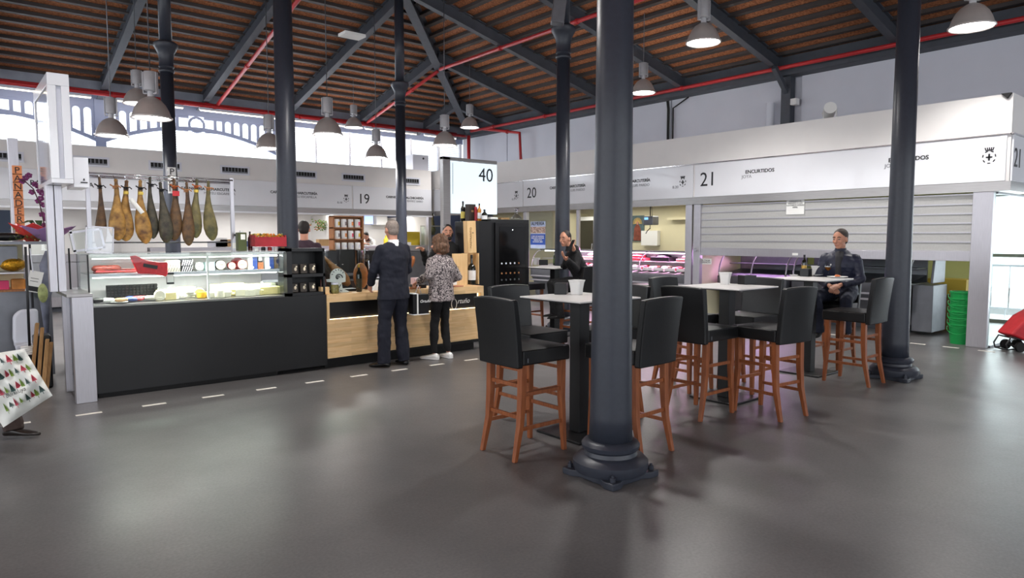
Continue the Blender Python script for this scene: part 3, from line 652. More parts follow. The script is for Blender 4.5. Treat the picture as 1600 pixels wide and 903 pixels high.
b = MB(); b.box(XS + .05, 12.0, 1.24, XS + .08, 12.9, 2.17); b.build('window_pane', 'glass', lab='clear window pane behind the blue poster', cat='window pane')
# ---- back row counters and their lit interior
b = MB(); b.box(-8.8, 19.6, 0, 11.1, 19.66, 2.32); b.box(11.04, 17.1, 0, 11.1, 19.6, 2.19); b.box(3.5, 17.1, 0, 3.56, 19.6, 2.19); b.box(8.53, 17.1, 0, 8.59, 19.6, 2.19); st(b, 'wall_stall_white', 'white')
def bcounter(lab, x0, x1, z):
    t = T('service_counter', lab, 'counter', ((x0 + x1) / 2, YS + .3, 0))
    b = MB(); b.box(x0, YS + .02, .1, x1, YS + .7, z - .16); b.build('body', 'dsteel' if x0 > 8 else 'steelv', t, bevel=.01)
    b = MB(); b.box(x0, YS, z - .16, x1, YS + .75, z); b.build('top', 'steelv', t, bevel=.01)
    b = MB(); b.box(x0, YS + .1, 0, x1, YS + .6, .1); b.build('plinth', 'steelbeam', t)
bcounter('tall steel counter front below the number 19 sign', 8.62, 11.0, 1.33)
bcounter('steel counter front of the delicatessen behind the hams', 3.6, 8.5, 1.33)
bcounter('steel counter at the back left, behind the flowers', -6, 3.4, 1.2)
post('steel post at the right end of the stall 19 counter', 10.98, YS - .02, 11.08, YS + .1)
post('steel post at the left end of the stall 19 counter', 8.53, YS - .02, 8.62, YS + .1)
# ================================================================ pipes, strip lights and pendant lamps under the roof
def ad(px, py, d):
    r = ray(px, py); t = d / (r[0] * fx + r[1] * fy); return (t * r[0], t * r[1], EYE + t * r[2])
def pipe(lab, pts, r=.045, joints=True):
    t = T('sprinkler_pipe', lab, 'pipe', pts[0])
    b = MB(); b.tube(pts, r, 12); b.build('pipe_run', 'red', t, smooth=True)
    n = 0
    for p, q in zip(pts[:-1], pts[1:]):
        L = (Vector(q) - Vector(p)).length; k = max(1, int(L / 2.4))
        for i in range(1, k + 1):
            c = Vector(p).lerp(Vector(q), i / (k + .5)); d = (Vector(q) - Vector(p)).normalized() * .03; b = MB(); b.tube([c - d, c + d], r * 1.35, 12); b.build('coupling', 'red', t, smooth='auto')
    return t
pipe('long red pipe running along the right wall under the eaves', [(14.25, -2, 5.26), (14.25, 19.3, 5.22)])
pipe('red pipe running along the back wall under the grey beam', [(-8.5, 19.7, 5.1), (14.3, 19.7, 5.1)], .05)
pipe('thinner red pipe just above the main one on the back wall', [(-8.5, 19.82, 5.17), (14.0, 19.82, 5.17)], .035)
pipe('red pipe climbing the back roof slope left of the large dark column', [(5.95, 19.6, 5.16), (5.95, 8.9, zB(8.9) - .1)], .045)
pipe('red pipe climbing from the back wall to the hip rafter', [(10.45, 19.6, 5.16), (10.62, 15.9, zB(15.9) - .08)], .045)
pipe('red branch pipe crossing the right roof slope from the hip', [(10.6, 15.75, 6.1), (10.55, 9.2, 6.12), (10.55, -2, 6.12)], .045)
pipe('red drop pipe in the back corner', [(14.3, 19.5, 5.1), (14.3, 19.5, 3.52)], .06)
pipe('red drop pipe bending down onto the right-hand stalls', [(14.25, 18.6, 5.22), (14.5, 17.0, 4.92), (14.5, 16.9, 3.52)], .05)
for i, (xa, xb) in enumerate([(-6.3, -3.4), (-1.9, .75), (1.15, 3.0), (3.35, 5.1), (5.5, 7.65), (8.05, 10.0), (10.4, 12.3), (12.6, 13.9)]):
    t = T('strip_light', ['strip light hidden beyond the left edge', 'glowing strip light at the top left edge', 'glowing strip light above the glass frame of the bakery', 'glowing strip light behind the column of the hams', 'glowing strip light left of the large dark column', 'glowing strip light right of the large dark column', 'glowing strip light behind the slim distant column', 'glowing strip light nearest the back corner'][i], 'light', ((xa + xb) / 2, 19.6, 4.96), 0, 'strip lights under the red pipe')
    b = MB(); b.box(xa, 19.66, 4.98, xb, 19.74, 5.03); b.build('housing', 'panel', t)
    b = MB(); b.tube([(xa + .02, 19.68, 4.965), (xb - .02, 19.68, 4.965)], .017, 8); b.build('tube', 'tube', t, smooth=True)
    area('strip_glow', ((xa + xb) / 2, 19.7, 4.95), (xb - xa, .05), 10, (radians(96), 0, 0), (1, .93, .82))
shade_m = mat('brushed aluminium shade', S(196, 190, 187), .32, .5, .03, 12)
can_m = mat('cast grey housing', S(176, 176, 180), .5, .35, .03, 20)
def lamp_proto():
    t = T('pendant_lamp', 'x', 'lamp', (0, 0, 0), 0, 'bell pendant lamps')
    prof = [(.25, 0), (.262, .008), (.262, .022), (.243, .034), (.236, .06), (.216, .12), (.18, .19), (.13, .25), (.075, .285), (.05, .295), (.045, .30)]
    b = MB(); b.lathe(prof + [(.04, .29), (.07, .275), (.125, .24), (.172, .183), (.208, .115), (.228, .055), (.235, .034), (.243, .008)], seg=40, closed=True)
    sh_ = b.build('shade', shade_m, t, local=True, smooth='auto')
    b = MB(); b.lathe([(.0, .03), (.228, .032)], seg=40, closed=True); b.build('lens', 'lamp', sh_, local=True)
    b = MB(); b.lathe([(.04, .295), (.04, .37), (.06, .375)], seg=24); b.build('neck', can_m, t, local=True, smooth='auto')
    b = MB(); b.lathe([(.06, .37), (.083, .385), (.083, .62), (.075, .635), (.0, .64)], seg=28); can_ = b.build('ballast_can', can_m, t, local=True, smooth='auto')
    for s in (-1, 1):
        b = MB(); b.box(s * .088 - .006, -.03, .34, s * .088 + .006, .03, .63); b.box(min(s * .04, s * .09), -.02, .335, max(s * .04, s * .09), .02, .35); b.build('bracket', can_m, can_, local=True, bevel=.003)
    return t
LP = [(175, 213, 11.6, 'bell lamp hanging lowest at the left, nearest the white glass frame'), (237, 186, 9.5, 'large bell lamp just left of the column of the hams'), (215, 163, 13.2, 'bell lamp half hidden behind the large one left of the hams column'),
      (421, 233, 13, 'bell lamp half hidden behind the large dark column'), (512, 211, 12.0, 'bell lamp between the large dark column and the two small ones'), (553, 200, 19.4, 'small distant bell lamp under the white ceiling plate'),
      (588, 247, 15.6, 'low bell lamp just left of the slim distant column'), (695, 228, 14.4, 'bell lamp hanging above the illuminated 40 sign'), (734, 200, 19.0, 'small distant bell lamp near the back corner'),
      (1005, 146, 14.8, 'bell lamp just right of the nearest column'), (1099, 68, 10.5, 'bell lamp hanging above the white number 21 sign'), (1518, 44, 8.75, 'bell lamp cut by the top right edge of the photo')]
LP += [(None, (3.4, 5.9, 4.6), 0, 'added bell lamp out of view above the floor in front of the oak counter'), (None, (6.4, 5.4, 4.6), 0, 'added bell lamp out of view above the middle bar table'), (None, (.3, 5.4, 4.6), 0, 'added bell lamp out of view above the black ham counter')]  # extra lamps added out of view to light the counter front and stools
lp0 = lamp_proto()
for i, (px, py, d, lab) in enumerate(LP):
    P = ad(px, py, d) if px is not None else py; o = lp0 if i == 0 else dup(lp0)
    o.location = P; o['label'] = lab; o.rotation_euler = (0, 0, -YAW + (.0 if i % 2 else .3))
    zt = min(zR(P[0]), zB(P[1])) + .28
    b = MB(); b.tube([(P[0], P[1], P[2] + .63), (P[0], P[1], zt)], .008, 6); b.build('cord', 'dsteel', o, smooth=True)
for i, o in enumerate([x for x in col.objects if x.name.startswith('pendant_lamp')]):
    l = bpy.data.lights.new('lamp_light', 'SPOT'); l.energy = [420, 500, 300, 500, 1500, 400, 900, 900, 400, 900, 600, 380, 560, 420, 200][i]; l.spot_size = radians(140); l.spot_blend = .6; l.shadow_soft_size = .2; l.color = (1, .97, .94)
    q = bpy.data.objects.new('lamp_light', l); col.objects.link(q); q.location = Vector(o.location) + Vector((0, 0, .02))
# loose items on the roof steel
b = MB(); P = ad(550, 56, 12.5); z_ = zB(P[1]); b.box(P[0] - .2, P[1] - .14, P[2] - .02, P[0] + .2, P[1] + .14, P[2] + .03)
b.build('ceiling_plate', 'paper', lab='small white plate fixed under a roof beam', cat='plate')
t = T('loudspeaker', 'grey box loudspeaker fixed high on the column behind the phone customer', 'speaker', (7.78, 8.1, 5.1)); P = ad(873, 18, 10.7)
b = MB(); b.box(-.1, -.1, -.19, .1, .1, .19, Matrix.Translation(P) @ Matrix.Rotation(-YAW, 4, 'Z') @ Matrix.Rotation(.12, 4, 'Y')); b.build('housing', 'dsteel', t, bevel=.015)
b = MB(); b.bar(Vector(P) + Vector((0, 0, .1)), (7.9, 8.2, P[2] + .1), .04, .04); b.build('bracket', 'steelbeam', t)
y, z = ax(1297, 174, 11.6)[1:]
t = T('floodlight', 'white cylindrical floodlight standing on top of the white bulkhead', 'floodlight', (11.6, y, 3.5))
b = MB(); b.tube([(11.52, y - .04, 3.72), (11.75, y + .1, 3.66)], .1, 20); b.build('housing', 'plastic', t, smooth='auto')
b = MB(); b.bar((11.6, y - .1, 3.5), (11.6, y - .11, 3.72), .03, .01); b.bar((11.6, y + .1, 3.5), (11.6, y + .11, 3.72), .03, .01); b.bar((11.6, y - .1, 3.505), (11.6, y + .1, 3.505), .03, .01); b.build('yoke', 'plastic', t)
P = ax(1241, 159, 14.6); b = MB(); b.box(14.55, P[1] - .07, P[2] - .07, 14.7, P[1] + .07, P[2] + .07); b.build('junction_box', 'plastic', bevel=.01, lab='small white box on the dark wall post above stall 21', cat='junction box')
P = ax(1568, 148, XS); b = MB(); b.prism([(2.88, 3.5), (3.0, 3.5), (2.93, 3.43)], XS - .06, XS, 'yz'); b.build('corner_bracket', 'rubber', lab='small dark triangular bracket at the top corner of the bulkhead', cat='bracket')
t = T('roof_cabinet', 'grey metal cabinet standing on top of the back bulkhead', 'cabinet', (10.9, 17.3, 3.5))
b = MB(); b.box(10.55, 17.1, 3.5, 11.08, 17.5, 3.95); b.build('housing', 'panel', t, bevel=.01); b = MB(); b.lathe([(.03, -.01), (.03, 0)], (10.9, 17.1, 3.85), 12, 'y'); b.build('badge', 'ink', t)
# ================================================================ bar stools, tables and what stands on them
def chair_proto():
    t = T('bar_stool', 'x', 'bar stool', (0, 0, 0), 0, 'black high-back bar stools')
    # faces +X; seat top .78, back top 1.12, feet .38 x .46
    for sx, sy in ((1, 1), (1, -1), (-1, 1), (-1, -1)):
        b = MB(); y = sy * .175
        if sx > 0: pts = [(.205, y, .70), (.205, y, .4), (.222, y * 1.08, 0)]
        else: pts = [(-.17, y, .70), (-.175, y, .45), (-.19, y, .25), (-.245, y * 1.04, 0)]
        hw = [.024, .022, .016] if sx > 0 else [.024, .024, .021, .016]
        vs = []
        for (px, py, pz), h in zip(pts, hw): vs += [(px - h, py - h, pz), (px + h, py - h, pz), (px + h, py + h, pz), (px - h, py + h, pz)]
        fs = [(3, 2, 1, 0)]
        for i in range(len(pts) - 1):
            o = 4 * i; fs += [(o + a, o + (a + 1) % 4, o + 4 + (a + 1) % 4, o + 4 + a) for a in range(4)]
        e = 4 * (len(pts) - 1); fs.append((e, e + 1, e + 2, e + 3)); b.add(vs, fs); b.build('leg', 'chairwood', t, local=True, bevel=.004)
    def rung(p, q, w=.018, h=.028): b = MB(); b.bar(p, q, w, h); b.build('stretcher', 'chairwood', t, local=True, bevel=.003)
    rung((.212, -.17, .3), (.212, .17, .3)); rung((-.185, -.17, .3), (-.185, .17, .3))
    for s in (-1, 1): rung((-.18, s * .176, .46), (.207, s * .176, .46)); rung((-.19, s * .178, .22), (.213, s * .178, .22))
    rung((-.175, -.17, .52), (-.175, .17, .52))
    # seat cushion
    b = MB(); n = 10
    vs = []; fs = []
    for i in range(n + 1):
        for j in range(n + 1):
            u, v = -1 + 2 * i / n, -1 + 2 * j / n
            z = .775 + .016 * (1 - u * u) * (1 - v * v) ** .5 if abs(v) < 1 else .775
            vs.append((.03 + .225 * u, .215 * v, z))
    for i in range(n):
        for j in range(n): a = i * (n + 1) + j; fs.append((a, a + n + 1, a + n + 2, a + 1))
    b.add(vs, fs); b.box(-.195, -.215, .67, .255, .215, .775); b.build('seat', 'leather', t, local=True, bevel=.012, seg=3)
    # curved, slightly tapered backrest reaching down past the seat
    b = MB(); nu, nv = 8, 7; grid = []
    for side in (0, 1):
        for i in range(nv + 1):
            f = i / nv; z = .655 + .475 * f; xb = -.20 - .065 * f ** 1.3
            for j in range(nu + 1):
                v = -1 + 2 * j / nu; wd = .217 + .004 * f; bow = .022 * v * v * (.3 + .7 * f)
                zz = z + (.012 * (1 - v * v) if i == nv else 0)
                grid.append((xb + bow + (.0 if side else -.055), wd * v, zz))
    N = (nu + 1) * (nv + 1); fs = []
    for side in (0, 1):
        for i in range(nv):
            for j in range(nu):
                a = side * N + i * (nu + 1) + j; q = (a, a + 1, a + nu + 2, a + nu + 1); fs.append(q if side else q[::-1])
    for i in range(nv):
        for j in (0, nu):
            a = i * (nu + 1) + j; q = (a, a + nu + 1, N + a + nu + 1, N + a); fs.append(q if j else q[::-1])
    for j in range(nu):
        for i in (0, nv):
            a = i * (nu + 1) + j; q = (a, a + 1, N + a + 1, N + a); fs.append(q if i == 0 else q[::-1])
    b.add(grid, fs); b.build('backrest', 'leather', t, local=True, bevel=.012, seg=3)
    b = MB(); b.box(-.16, -.2185, .69, -.15, -.2165, .72); b.build('care_tag', 'dsteel', t, local=True)
    return t
CH = [(3.22, 3.72, 0, 'bar stool nearest the camera at left, its back turned, by the front table'), (3.80, 4.33, -90, 'bar stool behind the front table, its seat facing the camera side'),
      (3.83, 3.24, 93, 'bar stool directly right of the nearest column, back to the camera'), (4.40, 3.97, 180, 'bar stool half hidden between the nearest column and the stool right of it'),
      (5.10, 3.52, 0, 'bar stool with its broad back to the camera, left of the middle table'), (5.57, 3.12, 84, 'bar stool in front of the middle table, seen from its left side'),
      (6.32, 3.79, 180, 'bar stool right of the middle table, facing left with a creased back'), (5.84, 4.24, -90, 'bar stool behind the middle table with its rounded back showing'),
      (7.50, 3.24, 90, 'bar stool tucked beside the right-hand column at the last table'), (8.24, 3.83, 180, 'bar stool the seated customer in navy sits on'),
      (7.7, 8.85, -90, 'distant bar stool beyond the far table, beside the wine fridge'), (7.32, 7.18, 90, 'bar stool the customer on the phone sits on'), (8.9, 7.3, -42, 'distant bar stool seen side on, in front of the pink counter')]
c0 = chair_proto()
for i, (x, y, a, lab) in enumerate(CH):
    o = c0 if i == 0 else dup(c0); o.location = (x, y, 0); o.rotation_euler = (0, 0, radians(a)); o['label'] = lab
def table_proto():
    t = T('bar_table', 'x', 'table', (0, 0, 0), 0, 'square bar tables')
    b = MB(); b.box(-.335, -.335, 1.078, .335, .335, 1.09); b.build('tabletop', 'tabletop', t, local=True, bevel=.004)
    b = MB(); b.box(-.33, -.33, 1.07, .33, .33, 1.078); b.build('edge_core', 'blackplastic', t, local=True)
    b = MB(); b.box(-.15, -.15, 1.055, .15, .15, 1.07); b.build('support_plate', 'blackplastic', t, local=True)
    b = MB(); b.box(-.055, -.055, .02, .055, .055, 1.055); b.build('post', 'blackplastic', t, local=True, bevel=.004)
    b = MB(); b.box(-.24, -.24, 0, .24, .24, .02); b.build('base_plate', 'blackplastic', t, local=True, bevel=.006)
    return t
TB = [(3.83, 3.76, 'white topped bar table partly hidden behind the nearest column'), (5.77, 3.69, 'white topped bar table in the middle, with a white pot on it'), (7.62, 3.80, 'white topped bar table where the man in navy sits'), (7.42, 7.84, 'distant white topped bar table beside the wine fridge')]
t0 = table_proto()
for i, (x, y, lab) in enumerate(TB):
    o = t0 if i == 0 else dup(t0); o.location = (x, y, 0); o['label'] = lab
def pot(lab, x, y, rz=0, z=1.09, s=1):
    b = MB(); n = 4; prof = [(.04, 0), (.043, .06), (.047, .09), (.058, .118)]; vs = []
    for r, h in prof + [(.053, .118), (.04, .03)]:
        for q in range(4):
            a = pi / 4 + q * pi / 2
            for da in (-.12, .12): vs.append((r * 1.25 * s * cos(a + da), r * 1.25 * s * sin(a + da), h * s))
    fs = [(i * 8 + k, i * 8 + (k + 1) % 8, (i + 1) * 8 + (k + 1) % 8, (i + 1) * 8 + k) for i in range(5) for k in range(8)] + [tuple(range(8))[::-1], tuple(40 + k for k in range(8))]
    b.add(vs, fs); o = b.build('white_pot', 'plastic', local=True, bevel=.003, lab=lab, cat='pot'); o.location = (x, y, z); o.rotation_euler = (0, 0, rz); return o
def napkin(lab, x, y, rz, z=1.09):
    t = T('napkin_holder', lab, 'napkin holder', (x, y, z), rz)
    b = MB(); b.box(-.075, -.05, 0, .075, -.044, .088); b.box(-.075, .044, 0, .075, .05, .088); b.box(-.075, -.05, 0, .075, .05, .008); b.box(-.075, -.05, 0, -.069, .05, .088); b.box(.069, -.05, 0, .075, .05, .088); b.box(-.075, -.05, .082, -.02, .05, .09); b.box(.02, -.05, .082, .075, .05, .09)
    b.build('holder', 'blackplastic', t, local=True, bevel=.003)
    b = MB(); b.box(-.062, -.04, .01, .062, .04, .078); b.build('napkins', 'ink', t, local=True); return t
def A(px, py): return az(px, py, 1.09)
x, y, _ = A(901, 460); pot('white flared pot on the front table beside the column', x, y, .3)
x, y, _ = A(877, 459); napkin('black napkin holder on the front table', x, y, .7)
x, y, _ = A(1133, 444); pot('white flared pot on the middle table', x, y, .3)
x, y, _ = A(1167, 444); napkin('black napkin holder on the middle table', x, y, -.3)
x, y, _ = A(1259, 431.5); napkin('black napkin holder on the table of the man in navy', x, y, .2)
x, y, _ = A(1275, 430.5); pot('white pot beside the napkin holder of the man in navy', x, y, .3)
x, y, _ = A(838, 413.5); pot('small white pot on the distant table by the fridge', x, y, .3)
x, y, _ = A(849, 414); napkin('black napkin holder on the distant table by the fridge', x, y, -YAW)
def bottle(lab, x, y, z, h=.23, r=.031, m='bottle', lm=None, cm='ink', neck=.35, shoulder=.62, cat='bottle', name='bottle', capc=None):
    t = T(name, lab, cat, (x, y, z))
    b = MB(); b.lathe([(r * .9, 0), (r, .008), (r, h * shoulder), (r * .85, h * (shoulder + .07)), (r * neck * 1.1, h * (shoulder + .16)), (r * neck, h * .9)], seg=20); b.build('body', m, t, local=True, smooth='auto')
    b = MB(); b.lathe([(r * neck * 1.15, h * .88), (r * neck * 1.15, h)], seg=14); b.build('cap', capc or cm, t, local=True, smooth='auto')
    if lm:
        b = MB(); b.lathe([(r * 1.02, h * .15), (r * 1.02, h * .48)], seg=20); b.build('label', lm, t, local=True, smooth='auto')
    return t
x, y, _ = A(1256, 429.5); bottle('brown beer bottle with gold foil on the table of the man in navy', x, y + .0, 1.09, .25, .031, 'bottle', mat('gold foil', S(196, 160, 84), .4, .5), capc=M['ink'])
x, y, _ = A(867, 414.5); bottle('green beer bottle on the distant table by the fridge', x, y, 1.09, .24, .03, mat('green bottle glass', S(36, 52, 22), .08, coat=.4), mat('beer label green', S(90, 110, 60), .6))
# beer glass, plates and food at the seated customer's table
x, y, _ = A(1294, 431.5); t = T('beer_glass', 'stemmed glass half full of amber beer in front of the man in navy', 'glass', (x, y, 1.09))
b = MB(); b.lathe([(.035, 0), (.033, .004), (.006, .01), (.005, .055), (.02, .068), (.042, .09), (.046, .12), (.036, .17), (.034, .17), (.044, .12), (.04, .092), (.018, .07)], seg=28, closed=True); b.build('goblet', 'glass', t, local=True, smooth=True)
b = MB(); b.lathe([(.006, .068), (.02, .071), (.039, .092), (.0425, .112), (.0, .113)], seg=24); b.build('beer', 'amber', t, local=True, smooth='auto')
b = MB(); b.lathe([(.0, .113), (.043, .113), (.044, .118), (.0, .119)], seg=24); b.build('foam', 'plastic', t, local=True)
b = MB()
for q in range(8):
    a = -2.2 + q * .2; b.box(.0445 * cos(a) - .003, .0445 * sin(a) - .003, .13, .0445 * cos(a) + .003, .0445 * sin(a) + .003, .15)
b.build('printed_mark', 'whiteink', t, local=True)
def plate(lab, x, y, r, z=1.09):
    t = T('plate', lab, 'plate', (x, y, z)); b = MB(); b.lathe([(r * .6, 0), (r * .62, .004), (r, .014), (r, .018), (r * .6, .009), (.0, .008)], seg=32); b.build('dish', 'plastic', t, local=True, smooth='auto'); return t
x, y, _ = A(1311, 434); x -= .04; plate('white plate with a tapa and a fork before the man in navy', x, y, .11)
b = MB(); b.ell((x, y, 1.113), (.04, .03, .014), 12, 6); b.ell((x + .02, y + .02, 1.116), (.025, .02, .012), 10, 6); b.build('tapa', mat('orange brown food', S(190, 104, 52), .6, 0, .25, 60), smooth=True, lab='small orange brown tapa on the white plate', cat='food')
b = MB(); b.tube([(x + .03, y - .02, 1.115), (x + .09, y + .01, 1.125), (x + .14, y + .04, 1.14)], .003, 6); b.build('fork', 'chrome', lab='fork resting on the white plate of the man in navy', cat='fork', smooth=True)
x, y, _ = A(1284, 431); plate('white side plate beside the beer glass', x - .02, y + .04, .06)
x, y, _ = A(1240, 431.5); plate('small dish with cutlery at the left of the same table', x, y, .05)
b = MB(); b.tube([(x - .05, y, 1.11), (x + .05, y + .01, 1.112)], .003, 6); b.build('spoon', 'chrome', lab='spoon lying across the small dish', cat='spoon')
# ================================================================ ham stall (island): counters, cases, cabinets
FY = 7.53
def BX(name, m, x0, y0, z0, x1, y1, z1, parent=None, bevel=0, **k):
    b = MB(); b.box(x0, y0, z0, x1, y1, z1); return b.build(name, m, parent, bevel=bevel, **k)
t = T('black_counter', 'long matt black counter front under the ham display case', 'counter', (2.26, 7.95, 0))
BX('front_panel', 'black', 1.08, FY, .05, 3.44, FY + .03, .885, t); BX('body', 'black', 1.08, FY + .03, .05, 2.85, 8.35, .88, t); BX('end_body', 'black', 2.85, FY + .03, .05, 3.44, 7.88, .88, t); BX('kick_board', 'rubber', 1.1, FY + .03, 0, 2.85, 8.3, .05, t)
t = T('wooden_counter', 'light oak bar counter with glowing strip and black inset panel', 'counter', (4.6, 7.9, 0))
BX('upper_board', 'oak', 3.445, FY - .01, .79, 5.76, FY + .03, .885, t, .003); BX('worktop', 'oak', 3.445, FY + .03, .85, 5.76, 8.05, .885, t, .003)
b = MB(); b.prism([(3.445, .125), (5.72, .155), (5.735, .585), (3.445, .585)], FY - .01, FY + .03, 'xz'); b.build('lower_board', 'oak', t, bevel=.003)
BX('side_board', 'oakv', 3.445, FY - .01, .585, 3.475, FY + .06, .79, t); BX('side_board', 'oakv', 5.715, FY - .01, .585, 5.76, FY + .06, .79, t)
BX('inset_panel', 'blackplastic', 3.475, FY + .05, .585, 5.70, FY + .06, .80, t)
BX('body', 'black', 3.445, FY + .06, .1, 5.72, 8.0, .85, t); BX('kick_board', 'rubber', 3.445, FY + .08, 0, 5.65, 7.98, .1, t)
warm = light_mat('warm led strip', (1, .78, .46, 1), 3.5)
BX('led_strip', warm, 3.48, FY + .0, .585, 5.71, FY + .014, .592, t); BX('led_strip', warm, 5.69, FY + .04, .66, 5.702, FY + .05, .79, t)
y_ = FY + .045
text('rtuño', .095, (ay(714.5, 475, y_)[0], y_, .66), RY, 'whiteink', t, 'signature', sx=.95, shear=.35, ext=.0008)
b = MB(); xx, _, zz = ay(709.5, 475, y_)
b.tube([(xx + .042 * cos(a), y_, zz + .07 * sin(a)) for a in [radians(100) + 2 * pi * q / 24 for q in range(25)]], .004, 6); b.tube([(xx - .2 + .02 * q, y_, zz - .045 + .02 * sin(q * 1.5)) for q in range(9)], .003, 6); b.build('signature_loop', 'whiteink', t)
# steel end cabinet and the tall glazed frame on top
t = T('steel_end_cabinet', 'waist-high brushed steel end panel left of the black counter', 'cabinet', (1.0, 7.7, 0))
BX('front_post', 'steelv', .90, 7.42, 0, 1.07, 7.52, 1.0, t, .004); BX('top_plate', 'steel', .86, 7.42, 1.0, 1.07, 8.15, 1.03, t, .004)
BX('side_panel', 'chrome', .93, 7.52, .02, 1.04, 8.1, 1.0, t); BX('rear_post', 'steelv', .9, 8.08, 0, 1.07, 8.15, 1.0, t, .004)
t = T('glazed_steel_frame', 'tall white glazed sign frame on a steel post beside the bakery', 'sign frame', (.9, 7.7, 1.03))
BX('post', 'whitegloss', .80, 7.5, 2.09, .865, 7.58, 2.93, t, .004); BX('post', 'whitegloss', .905, 7.5, 2.09, .97, 7.58, 2.93, t, .004); BX('groove', 'panel', .865, 7.53, 2.09, .905, 7.56, 2.93, t); BX('bottom_plate', 'whitegloss', .80, 7.5, 2.05, .97, 8.62, 2.09, t, .004)
xa_ = ay(75, 380, 7.85)[0]; xb_ = ay(101, 380, 7.85)[0]; BX('lower_post', 'steelv', xa_, 7.85, 1.03, (xa_ + xb_) / 2 - .003, 7.97, 2.05, t, .004); BX('lower_post', 'steelv', (xa_ + xb_) / 2 + .003, 7.85, 1.03, xb_, 7.97, 2.05, t, .004)
BX('top_cap', 'whitegloss', .80, 7.5, 2.93, .97, 8.65, 3.04, t, .004); BX('rear_edge', 'whitegloss', .80, 8.58, 2.09, .86, 8.62, 2.93, t)
BX('side_glass', 'acrylic', .81, 7.58, 2.09, .816, 8.58, 2.93, t); BX('side_glass', 'acrylic', .955, 7.58, 2.09, .961, 8.58, 2.93, t)
t = T('white_light_box', 'white hanging sign box with a tiny logo beside the glass frame', 'sign', (1.0, 7.8, 2.05))
BX('box', 'whitegloss', .975, 7.54, 2.02, 1.10, 8.0, 2.30, t, .004)
b = MB(); b.prism([(1.05, 2.085), (1.066, 2.085), (1.062, 2.105), (1.054, 2.105)], 7.533, 7.54, 'xz'); b.box(1.03, 7.534, 2.062, 1.086, 7.54, 2.072); b.build('logo', 'ink', t)
# display case of the ham counter
t = T('ham_display_case', 'glass display case of cheese and cold cuts on the black counter', 'display case', (2.0, 7.9, .885))
BX('deck', 'steel', 1.09, FY + .04, .887, 2.96, 8.3, .90, t); BX('back_wall', 'pinkish', 1.09, 8.28, .9, 2.96, 8.30, 1.37, t)
BX('shelf', 'glassgreen', 1.09, 7.72, 1.185, 2.96, 8.26, 1.195, t); BX('shelf_edge', 'panel', 1.09, 7.70, 1.165, 2.96, 7.72, 1.197, t)
BX('top_glass', 'glassgreen', 1.05, 7.56, 1.388, 2.98, 8.32, 1.40, t); BX('front_glass', 'glass', 1.07, 7.57, .89, 2.96, 7.576, 1.388, t)
BX('end_glass', 'glass', 1.06, 7.58, .89, 1.066, 8.28, 1.388, t); BX('end_glass', 'glass', 2.955, 7.58, .89, 2.961, 8.28, 1.388, t)
BX('corner_strip', 'blackplastic', 1.055, 7.562, .89, 1.068, 7.578, 1.388, t); BX('middle_strip', 'plastic', 2.145, 7.60, .89, 2.165, 7.62, 1.388, t)
BX('top_rail', 'plastic', 1.07, 7.66, 1.352, 2.42, 7.70, 1.385, t); BX('top_rail', 'plastic', 2.45, 7.70, 1.37, 2.96, 7.72, 1.385, t)
b = MB(); b.tube([(1.12, 7.72, 1.35), (2.94, 7.72, 1.35)], .01, 8); b.build('light_tube', 'tubew', t)
b = MB(); b.tube([(1.12, 7.75, 1.16), (2.94, 7.75, 1.16)], .009, 8); b.build('light_tube', 'tubew', t)
area('case_light', (2.0, 7.74, 1.34), (1.8, .04), 14, (radians(-10), 0, 0), (1, 1, .95)); area('case_light', (2.0, 7.78, 1.15), (1.8, .04), 20, (radians(-4), 0, 0), (1, 1, .92))
def P_(px, py, Y): return ay(px, py, Y)
def item(name, lab, cat, m, px0, py0, px1, py1, Y, dep=.1, grp=None, bevel=.003):
    x0, _, z1 = ay(px0, py0, Y); x1, _, z0 = ay(px1, py1, Y)
    t = T(name, lab, cat, ((x0 + x1) / 2, Y, z0), 0, grp); BX('body', m, x0, Y, z0, x1, Y + dep, z1, t, bevel); t['w'] = 1; del t['w']; return t, x0, x1, z0, z1
# upper shelf products (shelf top 1.195)
SZ = 1.197
def onshelf(px, Y=7.86): return ay(px, 425, Y)[0]
fat = mat('dark cured meat', S(110, 44, 34), .45, 0, .35, 30)
b = MB(); b.tube([(onshelf(143) + .02 * q, 7.86, SZ + .045) for q in range(14)], [.01, .03, .034, .036, .036, .036, .036, .036, .036, .036, .036, .034, .03, .012], 12)
b.build('cured_sausage', fat, smooth=True, lab='thick cured sausage with a paper band, far left of the upper shelf', cat='sausage')
for k in range(3):
    b = MB(); x0 = onshelf(146) + .01 * k; b.box(x0, 7.76 + .02 * k, SZ + .013 * k, x0 + .36, 7.9, SZ + .013 * k + .012); b.ell((x0 + .18, 7.83, SZ + .013 * k + .012), (.16, .05, .004), 12, 4)
    b.build('sliced_ham_pack', [fat, meat[1], fat][k], bevel=.002, lab=['lowest vacuum pack of sliced ham on the upper shelf', 'middle vacuum pack of sliced ham on the upper shelf', 'top vacuum pack of sliced ham on the upper shelf'][k], cat='ham pack')
